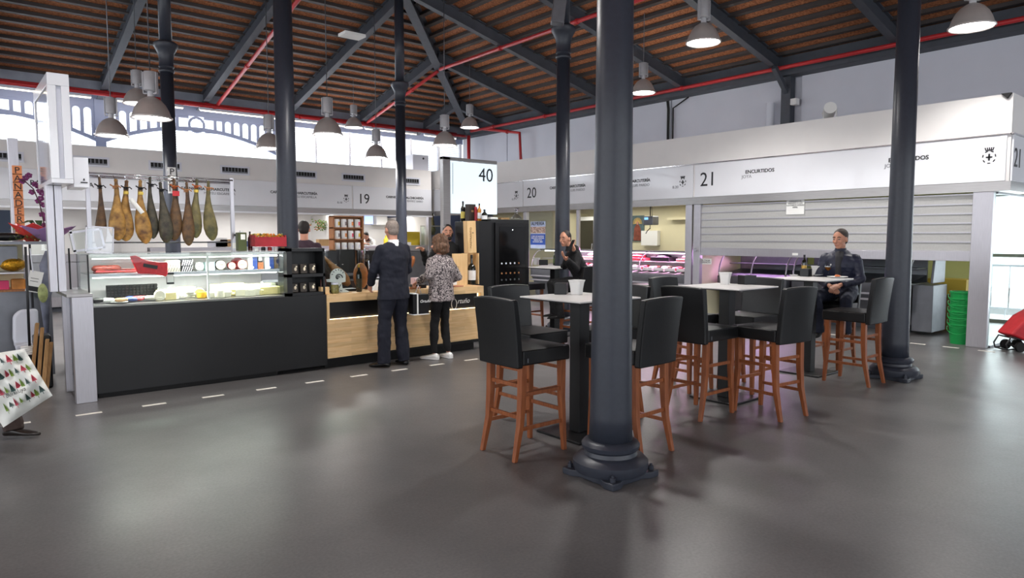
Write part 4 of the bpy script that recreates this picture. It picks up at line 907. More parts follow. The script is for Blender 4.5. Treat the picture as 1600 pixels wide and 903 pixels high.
# red ham bag lying diagonally over the shelf edge
b = MB(); pts = [(201, 400), (210, 399), (226, 406), (245, 409), (260, 409), (260, 427), (258, 432), (240, 428), (214, 427)]
poly = [(ay(px, py, 7.70)[0], ay(px, py, 7.70)[2]) for px, py in pts]
b.prism(poly, 7.64, 7.69, 'xz'); b.build('red_ham_bag', mat('red printed bag', S(206, 28, 40), .3, 0, .15, 30, bump=.4), bevel=.012, seg=3, lab='bright red printed bag holding a ham, across the upper shelf', cat='bag')
rb = [o for o in col.objects if o.name == 'red_ham_bag'][0]; b = MB(); A_ = ay(224, 414, 7.635); B_ = ay(246, 418, 7.635); b.bar(A_, B_, .004, .035, up=(0, 0, 1)); b.build('printed_block', 'ink', rb)
for (a, a2, c, c2, m_, lab) in [(260, 282, 407, 427, mat('cream card pack', S(214, 206, 176), .6, 0, .12, 60), 'cream box of small cakes right of the red bag'), (283, 301, 405, 425, 'blackplastic', 'black and white striped box on the upper shelf')]:
    q, x0, x1, z0, z1 = item('product_box', lab, 'box', m_, a, c, a2, c2, 7.78); 
    b = MB(); n = 5
    for i in range(n):
        u = x0 + (x1 - x0) * (i + .2) / n; b.bar((u, 7.777, z0 + .01), (u + .02, 7.777, z0 + (z1 - z0) * .45), .008, .003, up=(0, 1, 0)); b.bar((u, 7.777, z0 + (z1 - z0) * .52), (u + .02, 7.777, z1 - .01), .008, .003, up=(0, 1, 0))
    b.build('printed_marks', 'whiteink' if m_ == 'blackplastic' else 'greyink', q)
def tin(lab, px, Y, r, z, m, lidm='paper', dep=.05, cat='tin'):
    x = ay(px, 420, Y)[0]; t = T('round_tin', lab, cat, (x, Y, z))
    b = MB(); b.lathe([(r, 0), (r, dep)], (x, Y, z + r), 28, 'y'); t2 = b.build('body', m, t, smooth='auto'); b = MB(); b.lathe([(r * .9, -.003), (r * .9, .0)], (x, Y, z + r), 28, 'y'); b.build('paper_face', lidm, t2, smooth='auto')
    b = MB(); b.box(x - r * .5, Y - .005, z + r - .004, x + r * .5, Y - .003, z + r + .004); b.box(x - r * .3, Y - .005, z + r - .02, x + r * .3, Y - .003, z + r - .016); b.build('printed_line', 'ink', t); return t
redb = mat('dark red tin', S(140, 30, 30), .35); creamf = mat('cream paper', S(232, 222, 196), .7)
tin('white tin with a dark picture, left of the light blue tin', 312, 7.84, .045, SZ, 'plastic'); 
q = item('cheese_wheel_box', 'flat light blue round box on the upper shelf', 'box', mat('light blue carton', S(176, 204, 206), .5), 321, 410, 336, 424, 7.84)
tin('upright round cheese with cream face, black rim', 345, 7.84, .055, SZ, 'ink', creamf); tin('small cheese with cream face and red rim, lying lower', 362.5, 7.84, .042, SZ, redb, creamf)
tin('dark red round tin behind the cream faced cheese', 372, 7.95, .065, SZ, redb, redb); tin('upright cheese with cream face and red rim, in front of the red tin', 379, 7.84, .055, SZ, redb, creamf)
bl = mat('blue box print', S(40, 62, 122), .45)
for (a, a2, c, lab) in [(387.5, 402, 397, 'left blue and white box standing on the upper shelf'), (414, 428, 396, 'right blue and white box standing on the upper shelf')]:
    q, x0, x1, z0, z1 = item('product_box', lab, 'box', 'paper', a, c, a2, 421, 7.84, .05); BX('blue_panel', bl, (x0 + x1) / 2, 7.837, z0, x1 + .001, 7.842, z1, q)
    b = MB(); b.lathe([(.012, -.004), (.012, -.001)], ((x0 + x1) / 2, 7.838, z0 + .025), 12, 'y'); b.build('seal', 'paper', q)
q, x0, x1, z0, z1 = item('cracker_stack', 'stack of brown crackers between the blue and white boxes', 'crackers', mat('brown crackers', S(142, 84, 50), .7, 0, .4, 90), 403, 410, 412, 421, 7.84, .05)
q, x0, x1, z0, z1 = item('dark_tin', 'dark tin with silver label standing on the cracker stack', 'tin', 'ink', 403, 397, 410, 410, 7.86, .04); BX('label_band', 'paper', x0 + .004, 7.857, z0 + .02, x1 - .004, 7.86, z1 - .02, q)
q, x0, x1, z0, z1 = item('product_box', 'kraft brown box with a dark oval print, rightmost on the shelf', 'box', 'cardboard', 429, 397, 441, 419, 7.84, .05)
b = MB(); b.lathe([(.028, -.004), (.028, -.001)], ((x0 + x1) / 2, 7.84, (z0 + z1) / 2), 20, 'y'); b.build('oval_print', 'ink', q)
# cheeses and trays on the deck
DZ = .902
ch_y = mat('pale yellow cheese', S(238, 224, 160), .5, 0, .05, 20); ch_w = mat('ivory cheese', S(240, 236, 214), .5, 0, .04, 20)
def deck(px, Y=7.85): return ay(px, 455, Y)[0]
b = MB(); x0 = deck(165, 8.1); x1 = deck(245, 8.1)
for k in range(14): b.box(x0 + (x1 - x0) * k / 14, 8.05, DZ, x0 + (x1 - x0) * k / 14 + .008, 8.07, 1.06)
for k in range(5): b.box(x0, 8.05, DZ + .03 * k + .02, x1, 8.07, DZ + .03 * k + .028)
b.box(x0, 8.075, DZ, x1, 8.08, 1.06); b.build('black_crate', 'blackplastic', lab='black lattice crate at the back left of the case', cat='crate')
specs = [('wedge', 262, 7.95, .13, .10, ch_y, 'large pale wedge of cheese right of the black crate'), ('wheel', 290, 8.0, .1, .12, ch_w, 'cut cheese wheel with a dark rind at the middle of the case'),
         ('wheel', 268, 7.8, .07, .09, ch_w, 'small white cheese wheel in front of the large pale wedge'), ('wheel', 342, 8.0, .12, .13, ch_w, 'big ivory cheese wheel left of the middle glass joint'),
         ('wheel', 315, 7.78, .05, .07, mat('orange yellow cheese', S(236, 186, 60), .5), 'orange yellow cheese near the middle glass joint'), ('wheel', 365, 7.95, .12, .14, ch_y, 'tall pale yellow wheel right of the middle glass joint'),
         ('wedge', 385, 7.8, .14, .08, ch_w, 'broad ivory wedge at the front right of the case'), ('block', 405, 8.0, .18, .12, ch_w, 'long white block of cheese at the back right'), ('wedge', 340, 7.78, .12, .06, ch_w, 'low ivory wedge at the front centre of the case'),
         ('block', 420, 7.82, .12, .09, ch_y, 'wrapped yellowish block near the right end of the case')]
for k_, px, Y, r, h, m_, lab in specs:
    x = deck(px, Y); b = MB()
    if k_ == 'wheel': b.lathe([(r * .96, 0), (r, .01), (r, h - .01), (r * .96, h)], (x, Y, DZ), 28)
    elif k_ == 'wedge': b.prism([(x - r, Y - .05), (x + r, Y - .08), (x + r * .3, Y + .13)], DZ, DZ + h)
    else: b.box(x - r, Y - .05, DZ, x + r, Y + .08, DZ + h)
    t = T('cheese', lab, 'cheese', (x, Y, DZ)); b.build('cheese_body', m_, t, bevel=.008, seg=2)
    if k_ == 'wheel': continue
    b = MB(); b.box(x - .015, Y - r * .4 - .02, DZ + h, x + .015, Y - r * .4 - .018, DZ + h + .022); b.build('price_tag', 'paper', t)
for px, m_, lab in [(150, 'blackplastic', 'dark wrapped packs at the front left of the case'), (172, 'paper', 'crumpled white paper pack at the front left of the case'), (205, bl, 'blue wrapped pack beside the red meat'), (216, meat[1], 'red piece of meat at the front of the case'), (190, 'cardboard', 'brown wrapped pack behind the crumpled white paper'), (236, ch_w, 'round white cheese ball in front of the black crate'), (246, ch_w, 'second white cheese ball beside the first one')]:
    x = deck(px, 7.78); b = MB()
    for q in range(4): b.ell((x + random.uniform(-.03, .03), 7.76 + random.uniform(-.03, .05), DZ + .025 + random.uniform(0, .012)), (.05 + random.random() * .015, .04, .022), 10, 6)
    b.build('deli_item', m_, smooth=True, lab=lab, cat='food')
b = MB(); x = deck(186, 7.68); b.lathe([(.02, 0), (.075, .012), (.078, .016), (.02, .008)], (x, 7.68, DZ), 28); b.build('white_dish', 'plastic', lab='white oval dish at the front left of the case', cat='dish', smooth='auto')
t = T('price_card', 'blank white price card hanging under the shelf edge', 'price card', (ay(266, 440, 7.7)[0], 7.69, 1.06)); x = ay(266, 440, 7.7)[0]; BX('card', 'paper', x - .032, 7.688, 1.09, x + .032, 7.692, 1.17, t); BX('clip', 'blackplastic', x - .036, 7.693, 1.07, x + .036, 7.697, 1.19, t)
rnd = random.Random(21)
for i in range(12):
    px = 250 + 15.5 * i; Y = 7.70 + .07 * (i % 3); x = deck(px, Y); b = MB(); k_ = i % 4; h = rnd.uniform(.05, .09)
    if k_ == 0: b.lathe([(.05, 0), (.055, .008), (.055, .03), (.05, .038)], (x, Y, DZ + .055), 20, 'y')
    elif k_ == 1: b.prism([(x - .06, Y - .03), (x + .05, Y - .045), (x + .01, Y + .05)], DZ, DZ + h)
    elif k_ == 2: b.lathe([(.045, 0), (.05, .01), (.05, h), (.045, h + .01)], (x, Y, DZ), 20)
    else:
        for q in range(3): b.ell((x + rnd.uniform(-.03, .03), Y + rnd.uniform(-.02, .02), DZ + .03 + .02 * q), (.045, .035, .02), 10, 6)
    b.build('small_cheese', [ch_w, ch_y, 'paper'][i % 3], bevel=.006 if k_ < 3 else 0, smooth=k_ == 3, cat='cheese', grp='small cheeses along the front of the case',
            lab=f'small {["round upright", "wedge shaped", "flat round", "paper wrapped"][k_]} cheese at the front of the case, {["first","second","third","fourth","fifth","sixth","seventh","eighth","ninth","tenth","eleventh","twelfth"][i]} from the left')
# ham rack and ten hanging hams
t = T('ham_rack', 'chrome rail rack standing on the case for the hanging hams', 'rack', (1.87, 8.1, 1.40))
for x in (1.165, 2.58):
    BX('post', 'steelv', x - .02, 8.08, 1.402, x + .02, 8.12, 2.23, t, .003)
for z, y in ((2.20, 8.05), (2.18, 8.13), (2.165, 8.09)):
    b = MB(); b.tube([(1.165, y, z), (2.58, y, z)], .009, 10); b.build('rail', 'chrome', t, smooth=True)
b = MB(); b.tube([(1.165, 8.14, 1.50), (2.58, 8.14, 1.50)], .008, 8); b.build('lower_rail', 'dsteel', t, smooth=True)
hamm = [mat('dark ham rind', S(66, 48, 34), .5, 0, .35, 14, c2=S(112, 82, 50), bump=.2), mat('golden ham rind', S(92, 62, 34), .42, 0, .3, 11, c2=S(184, 140, 72), bump=.2), mat('grey green ham rind', S(70, 68, 46), .55, 0, .3, 10, c2=S(124, 112, 70), bump=.2)]
ropes = [M['ink'], mat('tan rope', S(176, 120, 76), .8), M['ink'], M['ink'], M['ink'], M['ink'], mat('orange rope', S(190, 96, 44), .8), MATS['tan rope'], MATS['orange rope'], MATS['tan rope']]
hamm.append(mat('black grey ham rind', S(42, 40, 36), .5, 0, .35, 14, c2=S(80, 74, 58), bump=.2))
hp = [(155, 276, 391, 0, .8), (179, 279, 376, 1, 1.15), (196, 281, 377, 1, 1.2), (219, 281, 381, 1, 1.15), (236, 276, 373, 3, .85), (252, 284, 380, 3, 1.05), (272, 279, 376, 0, 1.05), (290, 284, 384, 0, .95), (306, 279, 372, 2, 1.), (325, 282, 376, 2, 1.05)]
hl = ['leftmost slim dark ham on the rack, beside the plastic box', 'golden brown ham, second from the left on the rack', 'golden ham with yellow collar, third from the left', 'golden ham with a white tube beside it, fourth from the left', 'slim dark ham with black cord, fifth from the left', 'grey black ham, sixth from the left on the rack', 'dark ham with a red tag below its orange cord', 'dark mottled ham, third from the right on the rack', 'dark ham with yellow collar, second from the right', 'greenish ham at the right end of the rack']
for i, (px, y0, y1, mi, fat_) in enumerate(hp):
    Y = 8.02 if i % 2 else 8.06; x, _, zt = ay(px, y0, Y); zb = ay(px, y1, Y)[2]; L = zt - zb
    t = T('cured_ham', hl[i], 'ham', (x, Y, zb), 0, 'hams hanging from the rack')
    b = MB(); prof = [(0, .006, .006), (.02, .020, .018), (.06, .017, .017), (.10, .020, .018), (.15, .024, .021), (.25, .026, .023), (.35, .036, .03), (.45, .050, .038), (.58, .072, .052), (.70, .085, .060), (.80, .088, .062), (.90, .072, .052), (.97, .040, .032), (1., .01, .01)]
    ang = random.uniform(-.2, .2)
    b.loft([(x + .012 * sin(f * 4 + i) + (.02 * f if i % 2 else -.015 * f), Y + .01 * sin(f * 5), zt - L * f, rx_ * fat_ * .80, ry_ * fat_ * .85) for f, rx_, ry_ in prof][::-1], 20)
    b.build('ham_body', hamm[mi], t, smooth=True)
    b = MB()
    for q in range(3): b.lathe([(.02, -.004), (.027, 0), (.02, .004)], (x, Y, zt - L * (.12 + .018 * q)), 14)
    for s in (-1, 1): b.tube([(x, Y - .02, zt - L * .14), (x + s * .03, Y - .03, zt - L * .12), (x + s * .05, Y - .03, zt - L * (.15 if s > 0 else .1))], .007, 6)
    b.build('cord', ropes[i], t, smooth=True)
    b = MB(); b.tube([(x, Y, zt - L * .1), (x + .005, Y + .03, zt), (x, 8.09, 2.19)], .003, 6); b.build('hook', 'chrome', t)
    if i in (2, 3, 8): b = MB(); b.lathe([(.024, -.015), (.026, .0), (.024, .015)], (x, Y, zt - L * .21), 16); b.build('collar', mat('yellow collar', S(224, 196, 90), .6), t, smooth='auto')
    if i in (6,): BX('red_tag', 'red_plastic', x - .03, Y - .035, zt - L * .28, x + .04, Y - .032, zt - L * .2, t)
    if i == 3:
        b = MB(); b.tube([(x - .1, Y - .02, zt - L * .3), (x + .0, Y - .05, zt - L * .52)], .022, 12); b.build('paper_tube', 'paper', t, smooth='auto')
# clear plastic box and tray on the left of the case
t = T('plastic_cake_box', 'clear plastic box propped up at the left end of the case', 'box', (1.1, 7.95, 1.40))
M4 = Matrix.Translation((1.1, 7.8, 1.53)) @ Matrix.Rotation(-.15, 4, 'Y'); b = MB(); b.box(-.14, -.05, -.11, .13, .05, .11, M4); b.build('box', 'glass', t, bevel=.03, seg=3)
b = MB()
for s in (-1, 1): b.box(-.14 if s < 0 else .11, -.055, -.11, -.12 if s < 0 else .13, -.05, .11, M4); b.box(-.14, -.055, .09 * s - .01, .13, -.05, .09 * s + .01, M4)
b.build('rim', 'panel', t)
t = T('steel_tray', 'steel tray frame leaning beside the plastic box', 'tray', (1.2, 7.7, 1.40)); M4 = Matrix.Translation((1.19, 7.7, 1.53)) @ Matrix.Rotation(.06, 4, 'Y')
b = MB()
for s in (-1, 1): b.box(-.12 + .115 * (s + 1), 0, -.13, -.11 + .115 * (s + 1), .015, .13, M4); b.box(-.12, 0, .125 * s - .006, .12, .015, .125 * s + .006, M4)
b.build('frame', 'steelv', t); b = MB(); b.box(-.11, .01, -.12, .11, .012, .12, M4); b.build('sheet', 'acrylic', t)
# things on the case top at its right end
t = T('oil_tin', 'square green oil tin with a white label on the case top', 'tin', (ay(378, 388, 7.9)[0], 7.9, 1.40)); x = ay(378, 388, 7.9)[0]
BX('body', mat('olive green tin', S(66, 74, 30), .4), x - .048, 7.87, 1.402, x + .048, 7.96, 1.61, t, .006); BX('label', 'paper', x - .02, 7.868, 1.53, x + .03, 7.871, 1.59, t)
b = MB(); b.lathe([(.02, 1.61), (.02, 1.63)], (x, 7.91, 0), 14); b.build('cap', 'whiteink', t)
bottle('dark red bottle between the green oil tin and the red crate', ay(391, 388, 7.95)[0], 7.95, 1.402, .22, .025, mat('dark red glass', S(70, 14, 22), .15), None)
bottle('pale carton of oil beside the green oil tin', ay(368, 388, 8.0)[0], 8.0, 1.402, .19, .03, 'panel', 'paper')
b = MB(); x0 = ay(397, 388, 7.8)[0]; x1 = ay(446, 388, 7.8)[0]
t = T('red_fruit_crate', 'red printed crate of small fruit on jars at the right of the case', 'crate', ((x0 + x1) / 2, 7.85, 1.44))
b.box(x0, 7.76, 1.45, x1, 7.77, 1.56); b.box(x0, 7.97, 1.45, x1, 7.98, 1.56); b.box(x0, 7.77, 1.45, x0 + .01, 7.97, 1.58); b.box(x1 - .01, 7.77, 1.45, x1, 7.97, 1.58); b.box(x0, 7.77, 1.45, x1, 7.97, 1.456)
b.build('box', mat('red crate card', S(158, 34, 44), .5, 0, .25, 5), t); text('BASTARD', .0, (x0, 7.75, 1.5), RY, 'greyink', t) if 0 else None
b = MB()
for i in range(90): b.ell((random.uniform(x0 + .02, x1 - .02), random.uniform(7.79, 7.95), 1.555 + random.uniform(0, .035)), .014, 7, 5); b.mi = i % 3
b.build('small_fruit', [mat('orange fruit', S(206, 116, 36), .4), mat('green olive', S(96, 104, 40), .4), mat('yellow fruit', S(206, 164, 60), .4)], t, smooth=True, kind='stuff')
for k in range(5):
    xx = x0 + .05 + .075 * k; b = MB(); b.lathe([(.024, 0), (.024, .035), (.02, .042)], (xx, 7.86, 1.402), 14); b.build('small_jar', ['plastic', 'ink', redb, 'plastic', 'cardboard'][k], smooth='auto', lab=f'{["first","second","third","fourth","fifth"][k]} small jar from the left under the red fruit crate', cat='jar')
# black display rack with truffle packs
t = T('black_display_rack', 'black open rack of small packs at the right end of the case', 'rack', (3.2, 7.7, .885))
X0, X1 = 2.985, 3.44
BX('back', 'black', X0, 7.78, .886, X1, 7.80, 1.43, t); BX('side', 'black', X0, 7.55, .886, X0 + .06, 7.78, 1.43, t); BX('side', 'black', X1 - .02, 7.55, .886, X1, 7.78, 1.43, t)
for z in (.886, 1.10, 1.395): BX('shelf', 'black', X0, 7.55, z, X1, 7.78, z + .035, t)
for r_, (py, z) in enumerate(((418, 1.136), (455, .922))):
    for k, px in enumerate((461, 475, 489)):
        x = ay(px, py, 7.6)[0]; t = T('truffle_pack', f'small dark pack, {["left","middle","right"][k]} one on the {["upper","lower"][r_]} shelf of the black rack', 'pack', (x, 7.62, z), 0, 'packs on the black rack')
        M4 = Matrix.Translation((x, 7.62, z + .055)) @ Matrix.Rotation(-.2, 4, 'X'); b = MB(); b.box(-.04, -.015, -.055, .04, .015, .055, M4); b.build('pouch', mat('dark pouch', S(58, 52, 46), .3), t, bevel=.006)
        b = MB(); b.ell(M4 @ Vector((.005, -.017, -.005)), (.015, .005, .022), 8, 6); b.ell(M4 @ Vector((.02, -.017, .025)), (.011, .004, .011), 8, 6); b.build('window_contents', creamf, t, smooth=True)
# things on the oak counter
CZ = .887
t = T('glass_guard', 'clear glass guard with shelf above the left of the oak counter', 'glass guard', (3.8, 7.8, CZ))
BX('top', 'glassgreen', 3.46, 7.6, 1.40, 4.36, 8.0, 1.41, t); BX('front', 'glass', 3.46, 7.6, .9, 4.0, 7.604, 1.40, t)
b = MB(); b.tube([(4.34, 7.62, CZ), (4.34, 7.62, 1.40)], .008, 8); b.build('support', 'chrome', t)
def ctr(px, Y=7.68): return ay(px, 455, Y)[0]
x = ctr(528)   # white scrolled ornament (ham stand)
t = T('white_ham_stand', 'white painted ham stand with a scroll pattern on the oak counter', 'ham stand', (x, 7.68, CZ))
b = MB(); R0 = .10; pts = []
outline = [(-.11, .0), (-.02, .0), (.0, .035), (.03, .0), (.14, .0), (.145, .01), (.06, .05), (.045, .12), (.10, .13), (.10, .19)] + [(.0 + .1 * cos(a), .20 + .095 * sin(a)) for a in [0.15, .6, 1.05, 1.5, 1.95, 2.4, 2.85]] + [(-.10, .17), (-.17, .165), (-.17, .14), (-.06, .13), (-.05, .05), (-.09, .02)]
b.prism([(x + u, CZ + v) for u, v in outline], 7.67, 7.69, 'xz'); b.build('plate', 'plastic', t, bevel=.002)
b = MB(); zc = CZ + .20
b.tube([(x + (.06 - .005 * q) * cos(.45 * q) * 1., 7.667, zc - .02 + (.06 - .005 * q) * sin(.45 * q)) for q in range(11)], .006, 6); b.tube([(x + .022 * (1 - q / 12) * cos(.6 * q), 7.667, zc - .015 + .022 * (1 - q / 12) * sin(.6 * q)) for q in range(12)], .0045, 6)
for a in (.5, .95, 1.4, 1.85, 2.3, 2.75): b.bar((x + .07 * cos(a), 7.667, zc + .07 * sin(a)), (x + .088 * cos(a + .15), 7.667, zc + .088 * sin(a + .15)), .008, .003, up=(0, 1, 0))
for u, v, u2, v2 in ((-.03, .1, .0, .12), (.01, .06, .035, .1), (-.03, .06, -.015, .085), (.02, .03, .05, .02)): b.bar((x + u, 7.667, CZ + v), (x + u2, 7.667, CZ + v2), .008, .003, up=(0, 1, 0))
b.build('scroll_pattern', 'ink', t)
x = ctr(560); bottle('tall dark wine bottle with gold capsule on the oak counter', x, 7.66, CZ, .34, .036, 'bottle', mat('dark wine label', S(60, 52, 34), .6), capc=mat('gold capsule', S(196, 152, 60), .4, .4))
x = ctr(523, 7.62); b = MB(); t = T('pickle_jar', 'squat glass jar of green pickles before the white ham stand', 'jar', (x, 7.62, CZ)); b.lathe([(.045, 0), (.05, .01), (.05, .09), (.04, .105)], (x, 7.62, CZ), 20); b.build('jar', mat('green pickles', S(116, 112, 66), .2, 0, .3, 40), t, smooth='auto'); b = MB(); b.lathe([(.042, .105), (.042, .13)], (x, 7.62, CZ), 20); b.build('lid', 'panel', t, smooth='auto')
x = ctr(507, 7.6); t = T('wooden_stand_box', 'small wooden box with bottles of spice at the left end of the oak counter', 'box', (x, 7.6, CZ)); BX('crate', 'oakv', x - .05, 7.57, CZ, x + .05, 7.66, CZ + .085, t, .003)
b = MB(); 
for u in (-.025, .02): b.lathe([(.016, .085), (.016, .16), (.008, .175), (.008, .2)], (x + u, 7.62, CZ), 12)
b.build('spice_bottle', mat('dark red spice', S(84, 40, 34), .3), t, smooth='auto')
# ham clamped in a stand behind the guard: hoof up left, meat down right
t = T('ham_on_stand', 'whole ham clamped slanting in a stand behind the glass guard', 'ham', (ctr(520, 7.85), 7.85, CZ))
p0 = Vector(ay(505, 400, 7.85)); p1 = Vector(ay(545, 445, 7.85)); b = MB(); b.tube([p0.lerp(p1, f) for f in (0, .1, .25, .4, .55, .7, .85, 1)], [.018, .02, .03, .045, .065, .075, .07, .03], 16); b.build('ham_body', mat('carved ham', S(140, 96, 56), .45, 0, .3, 14), t, smooth=True)
b = MB(); b.tube([(p0.x, 7.85, CZ), (p0.x + .02, 7.85, p0.z - .02)], .01, 8); b.box(p0.x - .06, 7.78, CZ, p1.x + .1, 7.95, CZ + .03); b.build('stand', 'blackplastic', t, bevel=.004)
t = T('cured_shoulder', 'dark wrapped ham leaning left of the slanting ham', 'ham', (ctr(512, 7.9), 7.95, CZ)); b = MB(); q0 = Vector(ay(512, 405, 8.05)); q1 = Vector(ay(518, 445, 8.05)); b.tube([q0.lerp(q1, f) for f in (0, .2, .5, .8, 1)], [.03, .06, .085, .08, .03], 14); b.build('wrapped_body', mat('dark net wrap', S(62, 50, 48), .6, 0, .4, 50), t, smooth=True); BX('hang_tag', 'paper', q0.x + .02, 7.93, q0.z - .1, q0.x + .06, 7.935, q0.z - .06, t)
# beer tap with glass globe
x = ctr(571, 7.85); t = T('glass_globe_dispenser', 'round clear glass dispenser with a chrome tap beside the suited man', 'dispenser', (x, 7.85, CZ))
z_ = ay(570, 400, 7.85)[2]; b = MB(); b.ell((x, 7.85, z_ - .02), .055, 20, 14); b.build('globe', 'acrylic', t, smooth=True)
b = MB(); b.tube([(x + .05, 7.85, z_ - .06), (x + .06, 7.85, z_ - .2), (x + .05, 7.85, CZ + .02)], .012, 10); b.lathe([(.06, 0), (.06, .01), (.012, .02)], (x + .05, 7.85, CZ), 20); b.tube([(x, 7.85, z_ + .035), (x, 7.85, z_ + .1)], .012, 8); b.build('tap_column', 'chrome', t, smooth='auto')
b = MB(); b.ell((ctr(564, 8.0), 8.0, 1.06), (.10, .08, .17), 16, 12); b.build('hanging_ham_joint', mat('orange brown ham', S(150, 90, 44), .4, 0, .3, 9), smooth=True, lab='orange brown ham joint standing behind the wine bottle', cat='ham')
b = MB(); x = ctr(585, 7.75); b.prism([(x - .05, CZ), (x + .05, CZ), (x + .05, CZ + .13), (x + .03, CZ + .13)], 7.7, 7.78, 'xz'); b.build('menu_stand', 'plastic', lab='white card stand on the oak counter left of the suited man', cat='card stand')
t = T('payment_terminal', 'dark till keypad with a pale pink box between the customers', 'till', (ctr(653, 7.75), 7.75, CZ)); x = ctr(653, 7.75)
BX('keypad', 'blackplastic', x - .10, 7.66, CZ, x + .08, 7.8, CZ + .05, t, .006); BX('box', mat('pale pink box', S(206, 178, 182), .6), x - .02, 7.8, CZ, x + .1, 7.9, CZ + .13, t, .004)
t = T('wooden_crate', 'low wooden crate under the till on the oak counter', 'crate', (ctr(650, 7.6), 7.6, .80)); x = ctr(650, 7.6)
BX('front', 'rackwood', x - .1, 7.58, CZ, x + .06, 7.6, CZ + .03, t)
q, x0, x1, z0, z1 = item('snack_box', 'white and orange snack box right of the woman', 'box', 'paper', 707, 433, 714, 445, 7.7, .05); BX('orange_band', mat('orange print', S(226, 110, 40), .5), x0 - .001, 7.698, z1 - .03, x1 + .001, 7.7, z1, q)
BX('cutting_board', mat('reddish board', S(170, 110, 84), .6), ay(707, 447, 7.6)[0], 7.56, CZ, ay(722, 447, 7.6)[0], 7.7, CZ + .012, bevel=.003, lab='small reddish board on the oak counter by the wine boxes', cat='board')
# wine gift boxes with a magnum bottle
a0 = ay(709, 447, 7.8)[0]; a1 = ay(732, 447, 7.8)[0]; a2 = ay(750, 447, 7.8)[0]
t = T('wooden_wine_box', 'open pine wine box standing on the oak counter', 'wine box', ((a0 + a2) / 2, 7.85, CZ))
BX('lid_panel', 'oakv', a0, 7.82, CZ, a1 - .01, 7.84, 1.33, t, .002); BX('back', 'oakv', a1 - .01, 7.94, CZ, a2, 7.95, 1.33, t); BX('side', 'oakv', a1 - .01, 7.82, CZ, a1, 7.95, 1.33, t); BX('side', 'oakv', a2 - .012, 7.82, CZ, a2, 7.95, 1.33, t)
text('Marqués', .05, (a0 + .1, 7.818, .98), (pi / 2, -pi / 2, 0), 'cardboard', t)
bottle('large dark wine bottle with a white label inside the pine box', (a1 + a2) / 2, 7.86, CZ, .42, .058, 'bottle', 'paper', shoulder=.55, neck=.27)
t = T('wooden_wine_box', 'closed pine wine box balanced on top of the open one', 'wine box', ((a1 + a2) / 2, 7.85, 1.33))
M4 = Matrix.Translation(((a1 + a2) / 2 - .015, 7.88, 1.56)) @ Matrix.Rotation(-.035, 4, 'Y'); b = MB(); b.box(-.075, -.05, -.225, .075, .05, .23, M4); b.build('box', 'oakv', t, bevel=.003)
text('MASTRANTO', .05, ((a1 + a2) / 2 - .02, 7.826, 1.40), (pi / 2, -pi / 2, 0), 'cardboard', t); b = MB(); b.lathe([(.008, -.004), (.008, 0)], ((a1 + a2) / 2, 7.828, 1.62), 10, 'y'); b.build('knot', 'ink', t)
# black cabinets: tall cupboard and wine fridge
t = T('black_tall_cabinet', 'tall matt black cabinet behind the pine wine boxes', 'cabinet', (6.25, 8.4, 0)); BX('body', 'black', 6.12, 8.1, .06, 6.36, 8.72, 1.80, t, .004); BX('plinth', 'rubber', 6.14, 8.14, 0, 6.34, 8.7, .06, t)
t = T('wine_fridge', 'black glass-door wine fridge at the right end of the ham stall', 'fridge', (6.75, 8.5, 0)); BX('body', 'black', 6.365, 8.12, .06, 7.12, 8.72, 1.83, t, .004); BX('plinth', 'rubber', 6.38, 8.16, 0, 7.1, 8.68, .06, t)
d_ = BX('door_frame', 'blackplastic', 6.42, 8.08, .73, 7.08, 8.12, 1.78, t, .004)
b = MB(); b.box(6.50, 8.068, .80, 7.0, 8.078, 1.72); b.build('door_glass', M['darkglass'], d_) if 0 else None
BX('door_glass', 'blackgloss', 6.49, 8.074, .80, 7.01, 8.08, 1.72, d_); BX('lower_drawer', 'blackplastic', 6.42, 8.09, .1, 7.08, 8.12, .68, t, .004); BX('drawer_rim', 'dsteel', 6.42, 8.085, .685, 7.08, 8.09, .695, t)
BX('control_light', light_mat('small white indicator', (.8, .9, 1, 1), 6), 6.74, 8.07, 1.665, 6.752, 8.074, 1.677, t)
BX('badge', 'chrome', 6.98, 8.072, .80, 7.02, 8.076, .81, t)
for r_, z in enumerate((1.16, 1.01, .91)):
    for k in range(5):
        b = MB(); b.lathe([(.014, 0), (.014, .006)], (6.53 + .085 * k, 8.068, z), 12, 'y')
        o = b.build('bottle_end', ['panel', 'rackwood', 'dsteel'][r_] if not (r_ == 0 and k == 4) else 'rackwood', t, smooth='auto')
# bottles and boxes on the black cabinets
BZ = 1.802
def cab(px, Y=8.6): return ay(px, 343, Y)[0]
bottle('dark wine bottle with a yellow label, first on the black cabinet', cab(723.5, 8.62), 8.62, BZ, .31, .037, 'bottle', mat('yellow label', S(206, 190, 96), .6))
q = T('gift_box', 'dark brown gift box with a small crest print on the black cabinet', 'box', (cab(735, 8.5), 8.5, BZ)); xx = cab(735, 8.5); BX('box', mat('dark brown carton', S(52, 42, 36), .5), xx - .065, 8.45, BZ, xx + .065, 8.55, BZ + .26, q, .003); BX('print', 'cardboard', xx - .02, 8.447, BZ + .14, xx + .025, 8.45, BZ + .17, q)
b = MB(); b.lathe([(.024, 0), (.024, .21), (.02, .22)], (cab(743.5, 8.42), 8.42, BZ), 16); b.build('red_tube', mat('red carton tube', S(150, 30, 44), .4), smooth='auto', lab='slim red cardboard tube on the black cabinet', cat='tube')
bottle('bottle of amber spirit with a black cap on the black cabinet', cab(749, 8.38), 8.38, BZ, .27, .031, mat('amber spirit glass', S(196, 130, 50), .1, coat=.4), 'whiteink')
bottle('squat black bottle with a white diamond label on the black cabinet', cab(757, 8.24), 8.24, BZ, .175, .043, 'bottle', 'whiteink', shoulder=.6)
